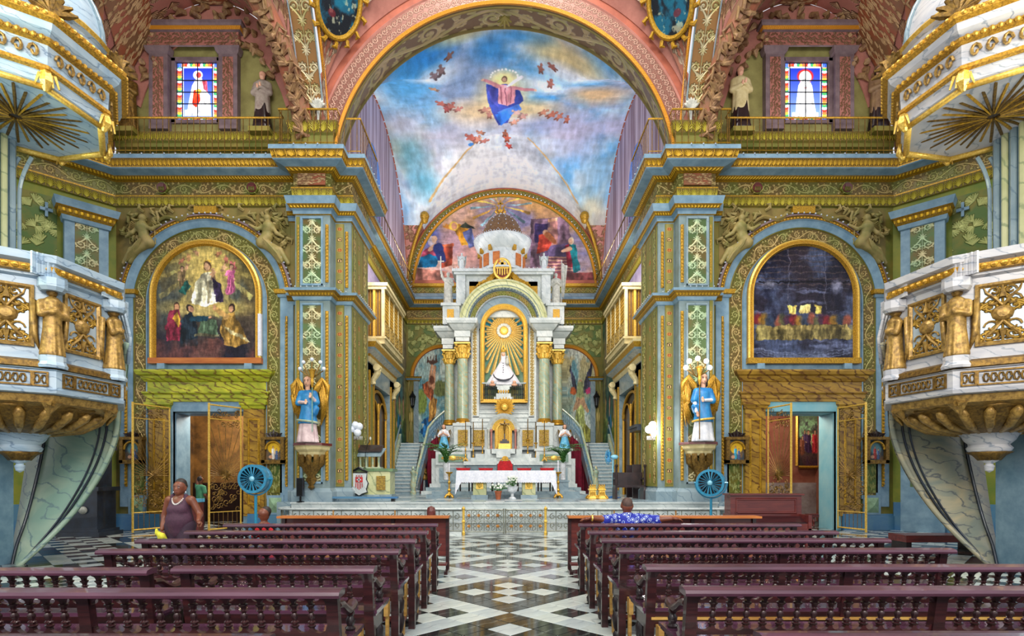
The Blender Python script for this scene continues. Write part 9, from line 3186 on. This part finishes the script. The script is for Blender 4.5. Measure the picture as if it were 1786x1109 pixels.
b = MB(); b.add([(-W_ + .05,-.02,.86),(W_ - .05,-.02,.86),(W_ - .05,-.3,.73),(-W_ + .05,-.3,.73)],[(0,1,2,3)]); b.box(-W_ + .05,W_ - .05,-.31,-.28,.71,.74); b.build('key_cover',WOOD,t,local=True)
for s2 in (-1,1):
 b = MB(); b.box(s2 * W_ - .05,s2 * W_ + .02,-.36,.34,.55,.9) if s2 > 0 else b.box(-W_ - .02,-W_ + .05,-.36,.34,.55,.9); b.build('cheek',WOODR,t,local=True)
 b = MB(); b.lathe([(.04,0),(.05,.06),(.03,.12),(.05,.3),(.035,.5),(.045,.58)],(s2 * (W_ - .05),-.3,0),10); b.build('leg',WOODR,t,local=True)
 b = MB(); b.box(s2 * W_ - .04,s2 * W_ + .02,-.34,.36,0,.08) if s2 > 0 else b.box(-W_ - .02,-W_ + .04,-.34,.36,0,.08); b.build('foot',WOODK,t,local=True)
t = thing('stool','low round-legged stool with a red cushion in the right doorway','stool',(PX(1424,18.9),18.9,0))
for q in ((-.18,-.15),(.18,-.15),(-.18,.15),(.18,.15)):
 b = MB(); b.lathe([(.025,0),(.05,.04),(.03,.1),(.055,.2),(.03,.3),(.04,.36)],(q[0],q[1],0),8); b.build('leg',WOODR,t,local=True)
b = MB(); b.box(-.28,.28,-.22,.22,.34,.44); b.build('cushion',WOODR,t,local=True)

# ------------------------------------------------------------------ ambo with the shield, and what stands on it
ya = 18.4
x0,x1 = PX(600,ya),PX(684,ya)
cx = (x0 + x1) / 2; hw = (x1 - x0) / 2
zb,zt = ZP,PZ(817,ya)
t = thing('ambo','cream marble reading desk with green top and a red-and-white shield, left of the altar','lectern',(cx,ya,zb))
H_ = zt - zb
hexp = lambda s_: [(-hw * s_,.1),(-hw * .75 * s_,-.28 * s_),(hw * .35 * s_,-.38 * s_),(hw * s_,-.1),(hw * s_,.7),(-hw * s_,.7)]
b = MB(); paver(b,hexp(1.06),0,.1); paver(b,hexp(1.0),.1,.2); b.build('plinth',GREYM,t,local=True)
b = MB(); paver(b,hexp(.94),.2,H_ - .1); b.build('body',CREAMM,t,local=True)
b = MB(); paver(b,hexp(1.05),H_ - .1,H_); b.build('green_top_slab',flat('green_marble_top',(110,140,100),.3),t,local=True)
b = MB(); b.box(hw * .45,hw * .8,-.37,-.30,.35,H_ - .25); b.build('gilt_panel',MAT['rosegold'],t,local=True)
for v in b.v: pass
b = MB(); b.box(-hw * .95,-hw * .78,-.2,-.1,.35,H_ - .25); b.build('gilt_panel',MAT['rosegold'],t,local=True)
sxm = -.18
outl = [(-.26,.34),(-.24,.12),(-.3,0),(-.24,-.2),(-.27,-.3),(-.1,-.36),(0,-.42),(.1,-.36),(.27,-.3),(.24,-.2),(.3,0),(.24,.12),(.26,.34)]
zc = .2 + (H_ - .3) / 2
b = MB(); b.prism([(sxm + p,zc + q) for p,q in outl][::-1],lambda p,q: (p,-.46,q),lambda p,q: (p,-.34,q)); b.build('shield_field',WHITE,t,local=True)
b = MB(); b.tube([(sxm + p,-.46,zc + q) for p,q in outl] + [(sxm - .26,-.46,zc + .34)],.017,6); b.tube([(sxm - .28,-.44,zc + .36),(sxm - .14,-.46,zc + .42),(sxm,-.46,zc + .5),(sxm + .14,-.46,zc + .42),(sxm + .28,-.44,zc + .36)],[.02,.04,.05,.04,.02],6); b.build('shield_outline',BLACK,t,local=True)
b = MB()
b.box(sxm - .12,sxm + .12,-.475,-.46,zc + .02,zc + .2)
for k in range(5): b.box(sxm - .12 + k * .054,sxm - .096 + k * .054,-.475,-.46,zc - .14 - .04 * (2 - abs(k - 2)),zc)
for k in range(3): b.box(sxm - .1 + k * .08,sxm - .06 + k * .08,-.475,-.46,zc + .22,zc + .25)
b.build('red_bars_and_crown',flat('heraldic_red',(200,40,44),.5),t,local=True)
b = MB(); b.box(sxm - .02,sxm + .02,-.485,-.475,zc + .04,zc + .18); b.box(sxm - .07,sxm + .07,-.485,-.475,zc + .09,zc + .13); b.build('white_cross',WHITE,t,local=True)
k_ = thing('book_stand','small marble book rest with green pillars standing on the reading desk','stand',(cx,ya + .2,zt))
b = MB(); b.box(-.42,.42,-.2,.2,0,.05); b.build('foot_slab',GREENM,k_,local=True)
for q in (-.3,-.1,.12,.32):
 b = MB(); b.lathe([(.05,.05),(.035,.1),(.035,.34),(.05,.4)],(q,-.05,0),8); b.build('pillar',GREENM,k_,local=True)
b = MB(); b.add([(-.42,-.16,.4),(.42,-.16,.4),(.5,.25,.66),(-.5,.25,.66),(-.42,-.16,.45),(.42,-.16,.45),(.5,.25,.71),(-.5,.25,.71)],[(0,3,2,1),(4,5,6,7),(0,1,5,4),(1,2,6,5),(2,3,7,6),(3,0,4,7)]); b.build('sloping_rest',GREYM,k_,local=True)
bk = thing('open_book','dark open missal lying on the sloping book rest','book',(cx,ya + .25,zt + .62))
b = MB()
for s2 in (-1,1):
 b.add([(0,-.12,-.06),(s2 * .42,-.14,-.05),(s2 * .42,.2,.16),(0,.18,.16),(0,-.12,-.02),(s2 * .42,-.14,-.01),(s2 * .42,.2,.2),(0,.18,.2)],[(0,3,2,1),(4,5,6,7),(0,1,5,4),(1,2,6,5),(2,3,7,6),(3,0,4,7)])
b.build('pages',WOODK,bk,local=True)
mc = thing('microphone','thin silver gooseneck microphone rising from the reading desk','microphone',(cx + .0,ya - .05,zt))
b = MB(); b.tube([(-.1,0,0),(-.08,0,.5),(0,-.02,.8),(.08,-.04,.95)],.01,6); b.build('gooseneck',BLACK,mc,local=True)
b = MB(); b.ball((.1,-.05,1.0),(.035,.035,.06),8,0,6); b.build('capsule',STONE,mc,local=True)
b = MB(); b.lathe([(.05,0),(.05,.02),(.02,.03)],(-.1,0,0),10); b.build('foot',BLACK,mc,local=True)

# low blue bench before the ambo, loudspeaker, bin, confessional, capitals, bollard
t = thing('low_bench','low dark blue bench on the platform edge below the reading desk','bench',(cx + .1,17.35,ZP))
b = MB(); b.box(-1.15,1.1,-.1,.15,.1,.16); b.build('top',BLUED,t,local=True)
for q in (-1.0,.95):
 b = MB(); b.box(q - .05,q + .05,-.08,.12,0,.1); b.build('leg',BLACK,t,local=True)
t = thing('loudspeaker','slim black loudspeaker standing on a stem under the left pier bracket','loudspeaker',(PX(523,16.9),16.95,ZP))
b = MB(); b.box(-.1,.1,-.07,.07,.18,.75); b.build('cabinet',DARKB,t,local=True); b = MB(); b.box(-.08,.08,-.08,-.07,.2,.73); b.build('grille',BLACK,t,local=True); b = MB(); b.lathe([(.12,0),(.12,.02),(.03,.04),(.03,.18)],(0,0,0),10); b.build('stem',BLACK,t,local=True)
t = thing('litter_bin','burgundy box pedestal with pale top beside the left doorway','box',(PX(342,16.6),16.6,0))
b = MB(); b.box(-.15,.15,-.15,.15,0,.95); b.build('body',WOODR,t,local=True); b = MB(); b.box(-.17,.17,-.17,.17,.95,1.05); b.build('top',ROBEK,t,local=True)
t = thing('confessional','blue-black carved wooden confessional base in the left corner beside the pulpit stair','confessional',(-12.15,16.1,0))
for (s_,z0,z1) in ((.62,0,.12),(.55,.12,.2),(.48,.2,1.3),(.56,1.3,1.42),(.4,1.42,2.5),(.5,2.5,2.62)):
 b = MB(); b.box(-s_,s_,-s_ * .8,s_ * .8,z0,z1); b.build('plinth' if z0 < .2 else 'body' if z1 < 2.6 else 'cornice',DARKB,t,local=True)
b = MB(); b.ball((.1,-.42,.75),.11,12,0,8); b.build('round_boss',STONE,t,local=True)
t = thing('side_table','dark red wooden side table edge behind the right pulpit stair','table',(10.2,13.0,0))
b = MB(); b.box(-.9,.9,-.3,.3,.18,.34); b.build('top',WOODR,t,local=True)
for q in (-.8,.8):
 b = MB(); b.box(q - .06,q + .06,-.25,.25,0,.18); b.build('leg',WOODK,t,local=True)
for k,px in enumerate((1033,1049)):
 y = 19.6
 t = thing('gilt_capital','gilded square carved stand on the sanctuary floor, %s of the pair' % ('nearer the altar' if k == 0 else 'nearer the pedestal fan'),'stand',(PX(px,y),y,ZP),0,'pair of gilt carved stands')
 b = MB()
 vs = []
 for z,r in ((0,.17),(.04,.17),(.1,.13),(.3,.105),(.32,.14),(.36,.14),(.38,.1),(.46,.12)):
  vs += [(-r,-r,z),(r,-r,z),(r,r,z),(-r,r,z)]
 b.add(vs,[(i * 4 + q,i * 4 + (q + 1) % 4,i * 4 + 4 + (q + 1) % 4,i * 4 + 4 + q) for i in range(7) for q in range(4)] + [(28,29,30,31),(3,2,1,0)])
 b.build('body',GOLDB,t,local=True)
 for sx_ in (-1,1):
  for sy in (-1,1):
   b = MB(); b.tube([(sx_ * .13,sy * .13,.12),(sx_ * .18,sy * .18,.06),(sx_ * .2,sy * .2,0.02)],[.04,.03,.03],6); b.build('claw_foot',GOLD,t,local=True)
 b = MB()
 for q in range(3):
  b.tube([(-.07 + q * .07,-.125,.12),(-.07 + q * .07,-.13,.24),(-.07 + q * .07,-.115,.29)],[.025,.03,.015],6)
  b.ball((-.08 + q * .08,-.12,.49),.035,6,0,4)
 b.build('carved_arcade',GOLD,t,local=True)
t = thing('bollard','small dark red rounded post just behind the left communion rail','post',(PX(752,15.6),15.6,0))
b = MB(); b.lathe([(.13,0),(.13,.74),(.1,.84),(0,.88)],(0,0,0),14); b.build('post',WOODR,t,local=True)

# choir stall and bench on the right of the sanctuary
t = thing('choir_stall','tall dark carved choir stall with gilt slats against the right chancel wall','stall',(5.1,20.0,ZP))
X0,X1 = 4.75,5.45
b = MB(); b.box(X1 - .1,X1,18.0 + 2.05,22.0 - .8,ZP,ZP + 2.5); b.box(4.98,5.4,20.05,21.2,ZP,ZP + .5); b.build('back',WOODK,t)
b = MB(); b.box(4.85,X1,20.05,21.25,ZP + 2.5,ZP + 2.62); b.box(4.78,X1,20.05,21.3,ZP + 2.62,ZP + 2.72); b.build('cornice',DARKB,t)
for k in range(5):
 b = MB(); b.box(5.3,5.34,20.12 + k * .24,20.18 + k * .24,ZP + 1.3,ZP + 2.3); b.build('gilt_slat',WOODY,t)
b = MB(); b.box(4.7,5.3,20.1,20.18,ZP,ZP + 1.25); b.build('stall_end',WOODK,t)
b = MB(); b.box(4.7,5.3,21.1,21.18,ZP,ZP + 1.25); b.build('stall_end',WOODK,t)
t = thing('carved_bench','small dark carved bench with high arms in front of the right choir stall','bench',(4.4,19.3,ZP))
b = MB(); b.box(-.55,.5,-.25,.25,.42,.5); b.build('seat',WOODK,t,local=True); b = MB(); b.box(-.55,.5,.2,.26,.5,.95); b.build('back_panel',WOODK,t,local=True)
for q in (-.52,.47):
 b = MB(); b.box(q - .04,q + .04,-.25,.26,0,.42); b.tube([(q,-.25,.5),(q,-.25,1.1),(q,-.3,1.2)],[.04,.04,.06],8); b.box(q - .04,q + .04,-.25,.22,.7,.76); b.build('bench_end',WOODK,t,local=True)

# globe sconces on the piers
for s2,lit in ((-1,False),(1,True)):
 x = PX(622,18.1) if s2 < 0 else PX(1138,18.1)
 t = thing('globe_sconce','cluster of %s glass globes on a gilt bracket at the %s pier' % ('unlit' if not lit else 'brightly lit','left' if s2 < 0 else 'right'),'lamp',(x,18.1,PZ(760,18.1)))
 b = MB(); b.tube([(s2 * .3,0,-.1),(0,0,-.12),(-s2 * .1,-.05,.05)],.03,6); b.tube([(s2 * .2,0,-.5),(s2 * .28,0,.3)],.05,6); b.build('bracket',BRONZE,t,local=True)
 for (dx,dz) in ((-.15,.1),(.1,.2),(.05,0),(-.02,.24)):
  b = MB(); b.ball((dx,-.1 + dx * .3,dz + .1),.13,14,0,10); b.build('globe',GLOBE if lit else GLOBEO,t,local=True,smooth=True)
 b = MB()
 for q in range(9):
  b.tube([(-.2 + q * .05,-.1,-.02),(-.2 + q * .05,-.1,-.14)],[.014,.004],4)
 b.build('glass_drops',GLOBEO,t,local=True)
 if lit: point('sconce_light',(x - .35,17.6,PZ(755,18)),60,(1,.95,.95),.15)
point('torch_light',(PX(1216,15.9),15.9,PZ(640,16.4)),35,(.95,.93,1),.15)

# ------------------------------------------------------------------ names of the setting
NAMES = {'wall_chancel': 'wall_back','pier_left': 'pillar_left','pier_right': 'pillar_right','nave_pier_left': 'pillar_nave_left','nave_pier_right': 'pillar_nave_right',
  'blind_arch_left': 'trim_2','blind_arch_right': 'trim_3','door_surround_left': 'trim_4','door_surround_right': 'trim_5','corner_pilaster_left': 'trim_6','corner_pilaster_right': 'trim_7',
  'crossing_arch_left': 'trim_8','crossing_arch_right': 'trim_9','transept_lunette_left': 'wall_upper_left','transept_lunette_right': 'wall_upper_right','door_case_left': 'trim_10','door_case_right': 'trim_11'}
for k,v in NAMES.items():
 bpy.data.objects[k].name = v
